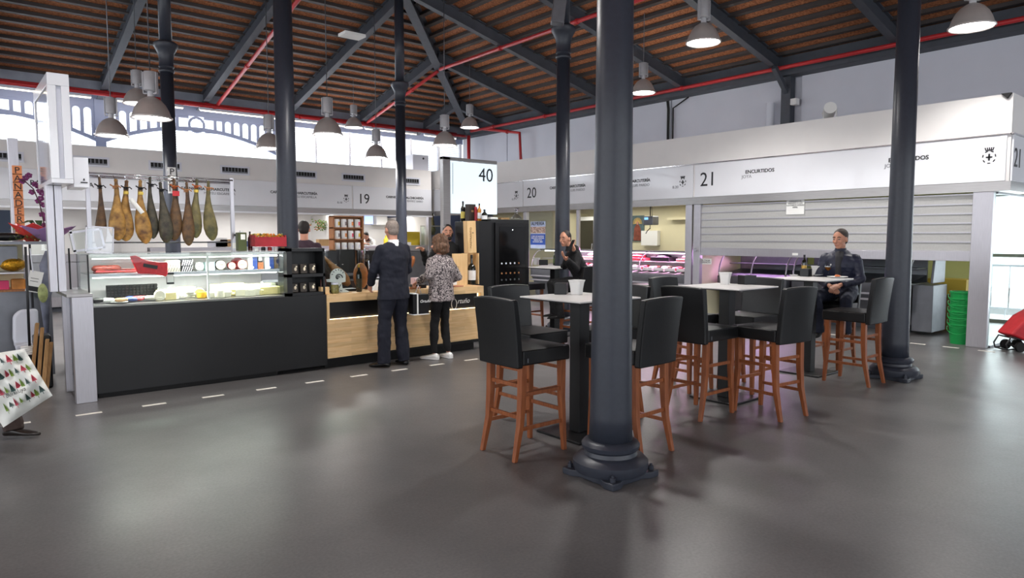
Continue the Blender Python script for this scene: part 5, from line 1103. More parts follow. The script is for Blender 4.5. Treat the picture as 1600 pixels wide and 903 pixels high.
BX('flat_box', 'paper', cab(763, 8.5) + .0, 8.45, 1.832, cab(775, 8.5), 8.68, 1.872, bevel=.003, lab='low white box right of the squat black bottle', cat='box')
BX('flat_box', 'cardboard', cab(777, 8.6), 8.5, 1.832, cab(790, 8.6), 8.7, 1.87, bevel=.003, lab='low brown box at the left of the decanter', cat='box')
t = T('glass_decanter', 'clear glass decanter standing on the wine fridge', 'decanter', (cab(807, 8.4), 8.4, 1.832))
b = MB(); b.lathe([(.0, 0), (.085, .004), (.095, .02), (.08, .045), (.03, .09), (.022, .13), (.025, .16), (.045, .19), (.043, .19), (.02, .16), (.018, .13), (.027, .09), (.075, .045), (.09, .02)], seg=28, closed=True); b.build('vessel', 'acrylic', t, local=True, smooth=True)
b = MB(); b.tube([(.044 * cos(2 * pi * q / 20), .044 * sin(2 * pi * q / 20), .19) for q in range(21)], .003, 6); b.build('rim', 'chrome', t, local=True)
# illuminated stall sign 40 on its steel frame
SY = 10.4
xa, _, zt = ay(692, 246, SY); xb = ay(776, 257, SY)[0]; xp = ay(705, 250, SY)[0]
t = T('illuminated_sign', 'glowing white sign board numbered 40 on a steel frame', 'sign', (xa, SY, 0))
BX('post', 'steel', xa, SY, 0, xp - .02, SY + .1, 3.02, t, .004); BX('top_bar', 'steel', xa, SY, 2.97, xb + .01, SY + .1, 3.02, t, .004)
lp = mat('backlit white panel', (.78, .9, .96, 1), .4, emit=.75, ecol=(.80, .92, 1, 1)); zb_ = ay(740, 334, SY)[2]
BX('light_panel', lp, xp, SY - .01, zb_, xb, SY + .06, 2.95, t, .003); BX('side_strip', 'dsteel', xp + .02, SY - .014, 2.35, xp + .028, SY - .01, 2.92, t)
text('40', .36, (ay(747, 283, SY)[0], SY - .014, ay(747, 283, SY)[2]), RY, 'ink', t, 'number', sx=.98)
# back bar of the island, with rack of tins, machines
t = T('back_bar', 'dark back bar inside the ham stall', 'counter', (3.4, 9.75, 0)); BX('body', 'black', 1.2, 9.5, .05, 5.3, 10.0, .9, t, .004); BX('top', 'dsteel', 1.2, 9.48, .9, 5.3, 10.02, .93, t, .003); BX('plinth', 'rubber', 1.25, 9.55, 0, 5.25, 9.95, .05, t)
RYv = 9.6; xa = ay(521, 388, RYv)[0]; xb = ay(569, 388, RYv)[0]; zt = ay(540, 337, RYv)[2]
t = T('wooden_tin_rack', 'brown wooden rack of white tins behind the oak counter', 'rack', ((xa + xb) / 2, RYv, .93))
for x in (xa, xb - .025): BX('side', 'rackwood', x, RYv, .93, x + .025, RYv + .14, zt, t, .002)
rows = [ay(540, y, RYv)[2] for y in (373, 355)] + []
zs = [rows[0] - .185, rows[0], rows[1]]
for z in (.95, zs[0] + .0, rows[0] - .02, rows[1] - .02, zt - .02): BX('shelf', 'rackwood', xa, RYv, z, xb, RYv + .14, z + .018, t)
BX('back', 'rackwood', xa, RYv + .14, .93, xb, RYv + .15, zt, t)
cols_ = ['yellow', 'grey', 'orange', 'pink']; cm = {'yellow': mat('yellow print', S(226, 184, 70), .5), 'grey': mat('grey print', S(150, 140, 140), .5), 'orange': mat('pale orange print', S(228, 150, 90), .5), 'pink': mat('pink print', S(222, 96, 120), .5)}
for r_, z in enumerate((rows[1] - .002, rows[0] - .002, zs[0] + .018)):
    for k in range(4):
        w_ = (xb - xa - .06) / 4; x = xa + .03 + w_ * (k + .5); h = .125 if r_ < 2 else .11
        t = T('white_tin', f'white tin, {["leftmost","second from left","third from left","rightmost"][k]} on the {["top","middle","bottom"][r_]} shelf of the wooden rack', 'tin', (x, RYv + .05, z), 0, 'white tins in the wooden rack')
        b = MB(); b.lathe([(.042, 0), (.044, .004), (.044, h - .012), (.04, h)], (x, RYv + .05, z), 20); b.build('can', 'plastic', t, smooth='auto')
        BX('print', cm[cols_[(k + r_) % 4]] if r_ < 2 else 'panel', x - .002, RYv + .003, z + .03, x + .026, RYv + .008, z + h - .04, t)
def mach(lab, px0, py0, px1, py1, Y, m='blackplastic', name='machine', cat='machine', zb=None):
    x0, _, z1 = ay(px0, py0, Y); x1 = ay(px1, py1, Y)[0]; t = T(name, lab, cat, ((x0 + x1) / 2, Y, .93)); BX('housing', m, x0, Y, .93, x1, Y + .1, z1, t, .012); BX('front_plate', 'dsteel', x0 + .03, Y - .004, .98, x1 - .03, Y, 1.02, t); BX('indicator', 'whiteink', x0 + .05, Y - .006, 1.15, x0 + .07, Y, 1.155, t); return t
mach('black slicing machine behind the slanting ham', 497, 392, 527, 430, 9.48); mach('black coffee machine left of the glass globe', 529, 390, 556, 430, 9.48); mach('black machine behind the glass globe dispenser', 574, 391, 590, 430, 9.48)
t = T('espresso_tower', 'tall clear jar dispenser behind the wine bottle', 'dispenser', (ay(560, 400, 9.45)[0], 9.45, .93)); x = ay(559, 400, 9.5)[0]; b = MB(); b.lathe([(.045, 0), (.045, .42)], (x, 9.44, .93), 20); b.build('jar', 'darkglass', t, smooth='auto'); BX('cap', 'chrome', x - .05, 9.39, 1.35, x + .05, 9.49, 1.37, t, .01)
# leg of ham and leather bag look behind the counter
# ================================================================ people
def V(*a): return Vector(a)
def etube(b, pts, ra, rb, lat=(0, 1, 0), seg=20):
    """elliptical tube: ra = half width along lat, rb = half depth"""
    pts = [Vector(p) for p in pts]; n = len(pts); vs = []
    for i, p in enumerate(pts):
        d = (pts[min(i + 1, n - 1)] - pts[max(i - 1, 0)]).normalized(); a = (Vector(lat) - d * d.dot(Vector(lat))).normalized(); c = d.cross(a)
        for k in range(seg):
            t = 2 * pi * k / seg; vs.append(p + a * cos(t) * ra[i] + c * sin(t) * rb[i])
    fs = [(i * seg + k, i * seg + (k + 1) % seg, (i + 1) * seg + (k + 1) % seg, (i + 1) * seg + k) for i in range(n - 1) for k in range(seg)] + [tuple(range(seg))[::-1], tuple((n - 1) * seg + k for k in range(seg))]
    b.add(vs, fs)
def limb(b, A_, B_, C_, r, joint=True):
    """shoulder-elbow-wrist or hip-knee-ankle, r = radii at the ends, mid limb and joint"""
    A_, B_, C_ = V(*A_), V(*B_), V(*C_)
    b.tube([A_, A_.lerp(B_, .35), A_.lerp(B_, .8), B_], [r[0], r[1], r[2], r[2] * .97], 14)
    b.tube([B_, B_.lerp(C_, .25), B_.lerp(C_, .7), C_], [r[2] * .97, r[3], r[4], r[5]], 14)
    b.ell(A_, r[0] * 1.0, 14, 8); b.ell(B_, r[2] * 1.0, 14, 8)
def hand(b, w, d, n, side, curl=.6, s=1.):
    """w wrist, d direction of the fingers, n palm normal (the way the palm looks), side +1 thumb towards n x d"""
    w = V(*w); d = V(*d).normalized(); n = V(*n); n = (n - d * n.dot(d)).normalized(); c = n.cross(d) * side
    M3 = Matrix((d, c, n)).transposed()
    b.ell(w + d * .05 * s, (.052 * s, .040 * s, .016 * s), 14, 8, M3); b.tube([w - d * .02, w + d * .03 * s], [.024 * s, .027 * s], 10)
    for i, (off, L) in enumerate(((.030, .074), (.010, .082), (-.010, .077), (-.029, .060))):
        p = w + d * .085 * s + c * off * s; a = 0; pts = [p - d * .02 * s, p]; q = p
        for k, f in enumerate((.42, .33, .25)):
            a += curl * (.5 + .25 * k) + .05 * i; q = q + (d * cos(a) + n * sin(a)) * L * f * s; pts.append(q)
        b.tube(pts, [.0095 * s, .0095 * s, .009 * s, .0085 * s, .007 * s], 8)
    p = w + d * .028 * s + c * .034 * s; b.tube([w + d * .02 * s + c * .015 * s, p, p + (d * .7 + c * .75 + n * .25) * .035 * s, p + (d * 1.1 + c * .8 + n * .5) * .055 * s], [.014 * s, .013 * s, .011 * s, .009 * s], 8)
def person(lab, loc, rz, J, skin='skin', hair=None, hairstyle='short', top=None, bottom=None, shoe='rubber', shoe_sole=None, beard=None, collar=None, face=True, topcfg=None, inner=None):
    t = T('person', lab, 'person', loc, rz)
    j = {k: V(*v) for k, v in J.items() if isinstance(v, (tuple, list)) and len(v) == 3 and k != 'headrot'}
    Rh = (Matrix.Rotation(J['headrot'][2], 3, 'Z') @ Matrix.Rotation(J['headrot'][1], 3, 'Y') @ Matrix.Rotation(J['headrot'][0], 3, 'X')) if 'headrot' in J else Matrix.Identity(3)
    H = j['head']; hs = J.get('hs', 1.)
    def hp_(x, y, z): return H + Rh @ V(x, y, z) * hs
    b = MB()
    E_ = lambda c, r, s=16, g=10: b.ell(hp_(*c), tuple(q * hs for q in r), s, g, Rh)
    E_((0, 0, .02), (.092, .074, .098), 20, 14); E_((.022, 0, -.045), (.066, .057, .066)); E_((.055, 0, -.085), (.028, .032, .026)); E_((.06, 0, .03), (.03, .055, .035))
    b.tube([hp_(.085, 0, .02), hp_(.10, 0, -.005), hp_(.112, 0, -.026), hp_(.095, 0, -.035)], [.008, .011, .015, .012], 8)
    E_((.083, 0, -.058), (.014, .024, .012)); E_((.062, .035, -.02), (.025, .024, .028)); E_((.062, -.035, -.02), (.025, .024, .028))
    for s in (-1, 1): E_((-.005, s * .076, -.008), (.018, .009, .03))
    b.tube([hp_(-.02, 0, -.04), j['neck'] + V(0, 0, .02), j['neck'] - V(0, 0, .05)], [.052, .052, .06], 14)
    etube(b, [j['neck'] - V(0, 0, .02), j['chest'], j['waist'], j['pelvis']], [.06, .13, .12, .13], [.045, .085, .08, .09])
    for s_, g in (('l', 1), ('r', -1)):
        limb(b, j['sh' + s_] + V(0, -.025 * g, -.055), j['el' + s_], j['wr' + s_], [.034, .034, .034, .034, .030, .024])
        limb(b, j['hip' + s_], j['kn' + s_], j['an' + s_], [.07, .068, .048, .048, .036, .03])
        hd = J.get('hand' + s_); dv = (j['wr' + s_] - j['el' + s_]).normalized()
        if hd: hand(b, j['wr' + s_], hd[0], hd[1], hd[2], hd[3], J.get('hands', 1.))
        else: hand(b, j['wr' + s_], dv, V(.2, -g, 0) if abs(dv.z) > .5 else V(0, -g * .3, -1), g if 1 else 1, .5)
    b.build('body', skin, t, local=True, remesh=.0062)
    if face:
        for s in (-1, 1):
            b = MB(); b.ell(hp_(.0775, s * .03, .006), (.0125 * hs, .0135 * hs, .0085 * hs), 12, 8, Rh); b.use(1); b.ell(hp_(.0868, s * .0305, .006), .0058 * hs, 10, 6); b.build('eye', [mat('eye white', S(150, 138, 130), .4), 'ink'], t, local=True, smooth=True)
            b = MB(); b.tube([hp_(.086, s * .012, .03), hp_(.09, s * .032, .036), hp_(.078, s * .052, .028)], [.004, .006, .003], 6); b.build('eyebrow', hair or 'ink', t, local=True, smooth=True)
        b = MB(); b.tube([hp_(.083, -.024, -.062), hp_(.096, 0, -.059), hp_(.083, .024, -.062)], [.003, .005, .003], 6); b.build('mouth', mat('lips', S(150, 84, 78), .5), t, local=True, smooth=True)
    if hair:
        b = MB(); E2 = lambda c, r: b.ell(hp_(*c), tuple(q * hs for q in r), 22, 14, Rh)
        if hairstyle == 'short': E2((-.016, 0, .042), (.096, .0785, .085)); E2((-.036, 0, -.008), (.066, .070, .075)); b.build('hair', hair, t, local=True, remesh=.006)
        elif hairstyle == 'cropped': E2((-.012, 0, .035), (.09, .0775, .09)); E2((-.035, 0, -.01), (.063, .067, .07)); b.build('hair', hair, t, local=True, remesh=.006)
        else:
            E2((-.015, 0, .045), (.108, .100, .098)); E2((-.035, 0, -.03), (.092, .105, .10)); E2((-.045, 0, -.085), (.075, .095, .055))
            for s in (-1, 1): E2((.01, s * .082, -.04), (.05, .026, .075))
            b.build('hair', hair, t, local=True, remesh=.007, disp=(.03, .045))
    if beard:
        b = MB(); b.ell(hp_(.045, 0, -.088), (.052, .058, .042), 16, 10, Rh)
        for s in (-1, 1): b.ell(hp_(.02, s * .058, -.04), (.035, .018, .045), 12, 8, Rh)
        b.tube([hp_(.09, -.03, -.05), hp_(.102, 0, -.044), hp_(.09, .03, -.05)], [.007, .008, .007], 8); b.build('beard', beard, t, local=True, remesh=.006)
    c = dict(w=1., long=0., sl=1., flare=1.); c.update(topcfg or {})
    if top:
        b = MB(); w = c['w']; pl = j['pelvis'] - V(0, 0, c['long'])
        nk = j['neck'] - V(0, 0, .015); shm = (j['shl'] + j['shr']) / 2
        etube(b, [pl, j['pelvis'].lerp(pl, .3), j['waist'], j['chest'], shm - V(0, 0, .045), shm + V(0, 0, .012), shm + V(0, 0, .045), nk + V(0, 0, .01)], [.19 * w * c['flare'], .185 * w, .165 * w, .185 * w, .185 * w, .15 * w, .105 * w, .066], [.125 * w * c['flare'], .125 * w, .112 * w, .125 * w, .108 * w, .088 * w, .07 * w, .06], seg=28)
        for s_ in 'lr':
            limb(b, j['sh' + s_] + V(0, -.012 if s_ == 'l' else .012, -.02), j['el' + s_], j['wr' + s_].lerp(j['el' + s_], .06 if c['sl'] == 1 else .9), [v * (w * .5 + .5) for v in (.058, .058, .052, .050, .044, .040)] if c['sl'] == 1 else [.068, .06, .056, .05, .05, .05])
        o = b.build('top', top, t, local=True, remesh=.010, disp=(.034, .11))
    if collar:
        b = MB(); b.tube([j['neck'] + V(-.01, 0, -.06), j['neck'] + V(-.008, 0, -.02), j['neck'] + V(-.006, 0, .018)], [.085, .068, .062], 18, cap=True); b.build('collar', collar, t, local=True, smooth='auto')
    if inner:
        b = MB(); etube(b, [j['chest'] + V(.10, 0, -.16), j['chest'] + V(.105, 0, -.02), j['chest'] + V(.085, 0, .09), j['neck'] + V(.035, 0, -.035)], [.03, .04, .05, .05], [.05, .05, .05, .04]); b.build('undershirt', inner, t, local=True, remesh=.009)
    if bottom:
        b = MB(); bw = J.get('legw', 1.)
        etube(b, [j['waist'], j['pelvis'] + V(0, 0, .04), j['pelvis'] - V(0, 0, .05)], [.14, .165 * (bw * .5 + .5), .155 * (bw * .5 + .5)], [.095, .115, .115])
        for s_ in 'lr': limb(b, j['hip' + s_], j['kn' + s_], j['an' + s_] + (V(0, 0, -.0) if bw < 1 else V(0, 0, -.03)), [v * bw for v in ((.098, .094, .072, .073, .068, .066) if bw >= 1 else (.098, .088, .066, .068, .054, .046))])
        b.build('trousers', bottom, t, local=True, remesh=.010, disp=(.03, .10))
    for s_ in 'lr':
        a = j['an' + s_]; fd = V(*J.get('foot' + s_, (1, 0, 0))).normalized(); lt = V(-fd.y, fd.x, 0) if abs(fd.z) < .9 else V(0, 1, 0)
        b = MB(); base = a - V(0, 0, .075)
        sh = [(-.075, .03, .05), (-.06, .036, .075), (-.02, .038, .085), (.04, .040, .062), (.10, .046, .046), (.15, .043, .038), (.185, .028, .028), (.195, .01, .02)]
        up = fd.cross(lt) * -1 if 0 else lt.cross(fd) * -1
        up = V(0, 0, 1) if abs(fd.z) < .05 else fd.cross(lt)
        vs = []; seg = 12
        for x, hw, h in sh:
            for k in range(seg):
                an = 2 * pi * k / seg; cz = max(-.5, sin(an) * .5); vs.append(base + fd * x + lt * hw * cos(an) + up * ((cz + .5) * h))
        b.add(vs, [(i * seg + k, i * seg + (k + 1) % seg, (i + 1) * seg + (k + 1) % seg, (i + 1) * seg + k) for i in range(len(sh) - 1) for k in range(seg)] + [tuple(range(seg))[::-1], tuple((len(sh) - 1) * seg + k for k in range(seg))])
        o = b.build('shoe', shoe, t, local=True, sub=1, smooth=True)
        if shoe_sole:
            b = MB(); pts = [(-.08, .0), (-.06, .036), (0, .038), (.1, .047), (.16, .042), (.195, .015)]; poly = [base + fd * x + lt * y for x, y in pts] + [base + fd * x - lt * y for x, y in pts[::-1]]
            n = len(poly); b.add([p - up * .0 for p in poly] + [p + up * .018 for p in poly], [tuple(range(n))[::-1], tuple(range(n, 2 * n))] + [(i, (i + 1) % n, n + (i + 1) % n, n + i) for i in range(n)]); b.build('sole', shoe_sole, o, local=True)
    return t
def standing(h=1.75, **k):
    s = h / 1.75
    J = dict(pelvis=(0, 0, .95), waist=(0, 0, 1.08), chest=(0, 0, 1.30), neck=(0, 0, 1.50), head=(.02, 0, 1.635), shl=(0, .175, 1.43), shr=(0, -.175, 1.43), ell=(-.01, .225, 1.14), elr=(-.01, -.225, 1.14), wrl=(.06, .23, .90), wrr=(.06, -.23, .90),
             hipl=(0, .085, .91), hipr=(0, -.085, .91), knl=(.02, .10, .49), knr=(.02, -.10, .49), anl=(-.01, .11, .08), anr=(-.01, -.11, .08))
    J = {a: (tuple(x * s if a[:2] != 'an' or i < 2 else x for i, x in enumerate(v))) for a, v in J.items()}; J.update(k); return J
def W2L(loc, rz, p):
    d = Vector(p) - Vector(loc); c, s_ = cos(-rz), sin(-rz); return (d.x * c - d.y * s_, d.x * s_ + d.y * c, d.z)
navy = mat('navy suit cloth', S(21, 24, 38), .8, 0, .06, 30); blackc = mat('black cloth', S(20, 20, 22), .85, 0, .08, 30)
hg = mat('grey hair', S(138, 126, 118), .7, 0, .2, 90, bump=.3); hb = mat('auburn bob hair', S(98, 70, 50), .5, 0, .45, 60, stretch=(1, 1, .15), bump=.4); hk = mat('dark hair', S(34, 28, 26), .6, 0, .2, 90, bump=.3)
# man in the navy suit
loc = (4.14, 7.18, 0); rz = radians(96)
J = standing(1.76, ell=(.05, .25, 1.16), elr=(.05, -.25, 1.16), wrl=(.2, .19, .99), wrr=(.22, -.17, 1.02), shl=(0, .19, 1.44), shr=(0, -.19, 1.44), anl=(.03, .13, .08), anr=(.0, -.14, .08), knl=(.03, .12, .5), knr=(.03, -.115, .5), footl=(.85, .5, 0), footr=(1, -.15, 0), headrot=(0, .05, -.1), legw=1.12)
person('man in a navy suit seen from behind, standing at the oak counter', loc, rz, J, hair=hg, hairstyle='cropped', top=navy, bottom=navy, shoe='blackgloss', collar='whiteink', topcfg=dict(long=.14, w=1.13, flare=1.02))
# woman in the patterned jacket
m = mat('grey floral jacket cloth', S(150, 140, 140), .7); n, l, p = nodes(m); tc = n.new('ShaderNodeTexCoord'); vo = n.new('ShaderNodeTexVoronoi'); vo.feature = 'DISTANCE_TO_EDGE'; vo.inputs['Scale'].default_value = 23
nz = n.new('ShaderNodeTexNoise'); nz.inputs['Scale'].default_value = 9; mxv = n.new('ShaderNodeMix'); mxv.data_type = 'RGBA'; mxv.inputs[0].default_value = .22; l.new(tc.outputs['Object'], nz.inputs[0]); l.new(tc.outputs['Object'], mxv.inputs[6]); l.new(nz.outputs['Color'], mxv.inputs[7]); l.new(mxv.outputs[2], vo.inputs[0])
wv = n.new('ShaderNodeTexNoise'); wv.inputs['Scale'].default_value = 45; l.new(tc.outputs['Object'], wv.inputs[0]); mu = n.new('ShaderNodeMath'); mu.operation = 'MULTIPLY'; l.new(vo.outputs[0], mu.inputs[0]); l.new(wv.outputs['Fac'], mu.inputs[1])
cr = n.new('ShaderNodeValToRGB'); l.new(mu.outputs[0], cr.inputs[0]); cr.color_ramp.elements[0].color = S(40, 34, 38); cr.color_ramp.elements[0].position = .02; cr.color_ramp.elements[1].color = S(196, 186, 184); cr.color_ramp.elements[1].position = .09
e = cr.color_ramp.elements.new(.045); e.color = S(120, 110, 112); e = cr.color_ramp.elements.new(.16); e.color = S(128, 118, 120); l.new(cr.outputs[0], p.inputs['Base Color'])
loc = (4.86, 7.24, 0); rz = radians(104)
J = standing(1.57, ell=(-.02, .25, 1.08), elr=(-.06, -.27, 1.04), wrl=(.2, .20, 1.0), wrr=(.14, -.19, .98), shl=(0, .165, 1.28), shr=(0, -.165, 1.28), anl=(.05, .09, .08), anr=(-.03, -.10, .08), knl=(.04, .08, .43), knr=(.02, -.085, .43), footl=(1, .25, 0), footr=(1, -.3, 0), headrot=(0, .1, .35), legw=.88, hs=.98)
person('woman in a grey floral jacket and black leggings at the counter', loc, rz, J, hair=hb, hairstyle='bob', top=m, bottom=blackc, shoe='plastic', shoe_sole='whiteink', topcfg=dict(long=.1, w=1.1, flare=1.06))
# barista
bl_ = ay(700, 440, 8.75); loc = (bl_[0], 8.75, 0); rz = radians(-122)
hw = W2L(loc, rz, ay(660, 389, 8.3))
J = standing(1.75, wrr=hw, elr=(hw[0] * .4 + .02, hw[1] * .55 - .12, 1.18), handr=((.75, -.5, .25), (0, 0, -1), -1, .35), headrot=(0, .03, .05))
person('bearded barista in black behind the oak counter', loc, rz, J, skin='skin2', hair=hk, hairstyle='short', top=blackc, bottom=blackc, beard=hk)
# man in the dark purple shirt behind the big column
loc = (ay(476, 400, 8.95)[0], 8.95, 0)
person('man in a dark purple shirt, back turned, behind the large dark column', loc, radians(70), standing(1.78, headrot=(0, .1, -.1)), hair=hk, hairstyle='cropped', top=mat('dark purple cloth', S(58, 40, 52), .8, 0, .08, 20), bottom=blackc)
# butcher in white bent over the counter at the back
loc = (ay(580, 360, 18.25)[0], 18.25, 0); J = standing(1.74, chest=(.16, 0, 1.36), neck=(.30, 0, 1.52), head=(.40, 0, 1.60), shl=(.2, .18, 1.46), shr=(.2, -.18, 1.46), ell=(.34, .24, 1.28), elr=(.34, -.24, 1.28), wrl=(.5, .12, 1.36), wrr=(.5, -.12, 1.36), headrot=(0, .6, 0))
person('butcher in a white coat bending over the stall 19 counter', loc, radians(-140), J, hair=hk, top='paper', bottom=blackc, collar=mat('brown apron strap', S(70, 40, 34), .7))
# person behind the shutter
loc = (13.12, ax(1194, 420, 13.12)[1], 0); person('person in a dark T-shirt behind the half lowered shutter', loc, radians(185), standing(1.72), skin='skin2', hair=hk, top=blackc, bottom=blackc, topcfg=dict(sl=.5))
# seated customer in navy
def seated(seat=.79, lean=.05, **k):
    J = dict(pelvis=(-.02, 0, seat + .10), waist=(-.03 + lean * .3, 0, seat + .23), chest=(lean, 0, seat + .43), neck=(lean * 1.5, 0, seat + .62), head=(lean * 1.8 + .03, 0, seat + .745), shl=(lean, .172, seat + .535), shr=(lean, -.172, seat + .535),
             ell=(lean + .05, .235, seat + .27), elr=(lean + .05, -.235, seat + .27), wrl=(.28, .08, seat + .22), wrr=(.28, -.08, seat + .22), hipl=(.0, .10, seat + .08), hipr=(.0, -.10, seat + .08),
             knl=(.42, .16, seat + .07), knr=(.42, -.16, seat + .07), anl=(.36, .14, seat - .36), anr=(.36, -.14, seat - .36))
    J.update(k); return J
jn = mat('navy jacket nylon', S(30, 34, 54), .5, 0, .1, 14, bump=.1)
J = seated(.79, .02, wrl=(.27, .05, 1.0), wrr=(.25, -.07, .985), handl=((.55, -.6, -.35), (-.3, -.2, -1), 1, .5), handr=((.55, .6, -.35), (-.3, .2, -1), -1, .5), headrot=(0, .12, -.35), knl=(.36, .13, .84), knr=(.40, -.2, .85), anl=(.26, .12, .47), anr=(.34, -.16, .46))
person('seated man in a navy jacket with hands in his lap', (8.30, 3.78, 0), radians(196), J, skin='skin2', hair=mat('short brown hair', S(52, 42, 36), .6, 0, .2, 90, bump=.3), top=jn, bottom=mat('dark jeans', S(38, 42, 58), .8, 0, .1, 20), inner=mat('dark grey shirt', S(44, 44, 48), .8), collar=jn, topcfg=dict(w=1.1, long=.02))
# seated customer on the phone
loc = (7.36, 7.2, 0); rz = radians(150); hl_ = W2L(loc, rz, ay(884, 404, 6.95)); hr_ = W2L(loc, rz, ad(897, 389, 9.95))
J = seated(.79, .12, wrl=(hl_[0], hl_[1], hl_[2]), wrr=(hr_[0], hr_[1], hr_[2]), ell=(.16, .3, 1.10), elr=(.2, -.24, 1.12), handl=((.55, .55, .5), (-.2, .4, .9), 1, .3), handr=((.3, .1, .9), (-.9, .3, .2), -1, .9), headrot=(0, .1, .62))
person('seated man in a black hooded top talking into his phone', loc, rz, J, skin='skin2', hair=hk, hairstyle='cropped', top=blackc, bottom=blackc, collar=blackc, topcfg=dict(w=1.12, long=.05))
P = ad(893, 382, 9.85); b = MB(); b.box(-.037, -.005, -.075, .037, .005, .075, Matrix.Translation(P) @ Matrix.Rotation(rz - pi / 2 + .3, 4, 'Z') @ Matrix.Rotation(.5, 4, 'X')); b.build('mobile_phone', 'blackplastic', bevel=.004, lab='dark mobile phone held up by the seated man in black', cat='phone')
# shopper at the left edge
loc = Vector(ad(-70, 600, 5.25)); loc.z = 0; rz = -YAW + radians(5)
fo = W2L(loc, rz, az(22, 684)); 
J = standing(1.7, anr=(fo[0], fo[1], .09), knr=(fo[0] * .62 + .08, fo[1] * .6, .50), anl=(-.28, .1, .14), knl=(-.05, .1, .46), footl=(.85, 0, -.5), wrr=(.28, -.30, .80), elr=(.05, -.26, 1.08), wrl=(-.15, .25, .85))
person('shopper in brown trousers walking in at the left edge', tuple(loc), rz, J, hair=hk, top=blackc, bottom=mat('brown cloth', S(52, 38, 34), .8), shoe=mat('dark brown leather shoe', S(32, 26, 24), .3))
# the big white shopping bag with the fir tree print
m = mat('white printed bag film', S(226, 228, 222), .35, bump=.25, scale=7); t = T('shopping_bag', 'large crumpled white bag printed with small fir trees, left edge', 'bag', ad(25, 640, 5.0))
def bagp(px, py, dd=5.02): return Vector(ad(px, py, dd))
N1, N2 = 28, 24; b = MB(); c00, c10, c11, c01 = (-60, 560), (38, 545), (82, 618), (5, 668); vs = []; rnd = random.Random(3)
def quad(u, v): return ((1 - u) * (1 - v) * c00[0] + u * (1 - v) * c10[0] + u * v * c11[0] + (1 - u) * v * c01[0], (1 - u) * (1 - v) * c00[1] + u * (1 - v) * c10[1] + u * v * c11[1] + (1 - u) * v * c01[1])
for side in (0, 1):
    for i in range(N1 + 1):
        for k in range(N2 + 1):
            u, v = i / N1, k / N2; x, y = quad(u, v); bul = sin(pi * min(1, max(0, u))) ** .5 * sin(pi * min(1, max(0, v))) ** .5 if 0 < u < 1 and 0 < v < 1 else 0
            vs.append(bagp(x, y, 4.86 + (-1 if side == 0 else 1) * .09 * bul + .018 * sin(7 * u + 9 * v) + .014 * sin(19 * u - 8 * v) + .01 * sin(11 * u + 23 * v)))
NN = (N1 + 1) * (N2 + 1); fs = []
for side in (0, 1):
    for i in range(N1):
        for k in range(N2):
            a = side * NN + i * (N2 + 1) + k; q = (a, a + 1, a + N2 + 2, a + N2 + 1); fs.append(q if side else q[::-1])
b.add(vs, fs); b.build('bag_body', m, t, smooth=True)
tg = [mat('print green', S(130, 160, 70), .6), mat('print red', S(176, 62, 80), .6), mat('print dark green', S(60, 84, 80), .6)]
b = MB(); q_ = 0
for iu in range(8):
    for iv in range(4):
        u = .2 + .095 * iu + .03 * (iv % 2); v = .14 + .22 * iv
        if u > .95 or v > .93: continue
        i = min(N1 - 1, int(u * N1)); k = min(N2 - 1, int(v * N2)); fu, fv = u * N1 - i, v * N2 - k; g = lambda a, c: vs[a * (N2 + 1) + c]
        P = g(i, k).lerp(g(i + 1, k), fu).lerp(g(i, k + 1).lerp(g(i + 1, k + 1), fu), fv)
        du = (g(i + 1, k) - g(i, k)).normalized(); dv = (g(i, k + 1) - g(i, k)).normalized(); nn = du.cross(dv).normalized()
        if nn.dot(Vector((fx, fy, 0))) > 0: nn = -nn
        P = P + nn * .008; b.mi = (iu * 2 + iv) % 3; hgt = .040 + .014 * ((iu + iv) % 2)
        for s3, (w3, y3) in enumerate(((.019, .0), (.016, -.4), (.012, -.8))): b.add([P + du * w3 + dv * (hgt * (.5 + y3 * .6)), P - du * w3 + dv * (hgt * (.5 + y3 * .6)), P + dv * (hgt * (y3 * .6 - .35))], [(0, 1, 2)])
        b.add([P + dv * hgt * .5 + du * .002, P + dv * hgt * .5 - du * .002, P + dv * hgt * .95 - du * .002, P + dv * hgt * .95 + du * .002], [(0, 1, 2, 3)])
b.build('tree_print', tg, t)
q_ = text('Bonaluya', .042, ad(10, 622, 4.745), (pi / 2, radians(-22), -YAW), 'ink', t, shear=.3, ext=.0003)
b = MB(); b.tube([ad(-48, 556, 4.86), ad(-46, 536, 4.95), ad(-24, 553, 4.86)], .006, 6); b.build('handle', 'panel', t, smooth=True)
# black paper carrier bag held between the customers
P0 = Vector(ay(656, 480, 7.12)); t = T('carrier_bag', 'black paper carrier bag with white edges hanging beside the woman', 'bag', (P0.x, P0.y, .62)); X0 = ay(642, 480, 7.14)[0]; X1 = ay(664, 480, 7.14)[0]
b = MB(); b.box(X0 + .06, 7.08, .62, X1 + .02, 7.2, .86); b.build('front', 'blackplastic', t, bevel=.003); b = MB(); b.box(X0 - .0, 7.085, .625, X0 + .055, 7.195, .87); b.build('side_panel', 'blackplastic', t, bevel=.003)
b = MB(); b.box(X0 + .052, 7.07, .615, X0 + .064, 7.2, .875); b.box(X0, 7.07, .612, X1 + .02, 7.2, .622); b.box(X0, 7.078, .868, X0 + .06, 7.198, .878); b.build('white_edge', 'paper', t)
b = MB(); b.tube([((X0 + X1) / 2 - .04, 7.14, .86), ((X0 + X1) / 2, 7.13, .97), ((X0 + X1) / 2 + .05, 7.14, .86)], .004, 6); b.build('handle', 'panel', t, smooth=True)
text('Ortuño', .05, (X0 + .09, 7.077, .76), RY, 'whiteink', t, shear=.3)
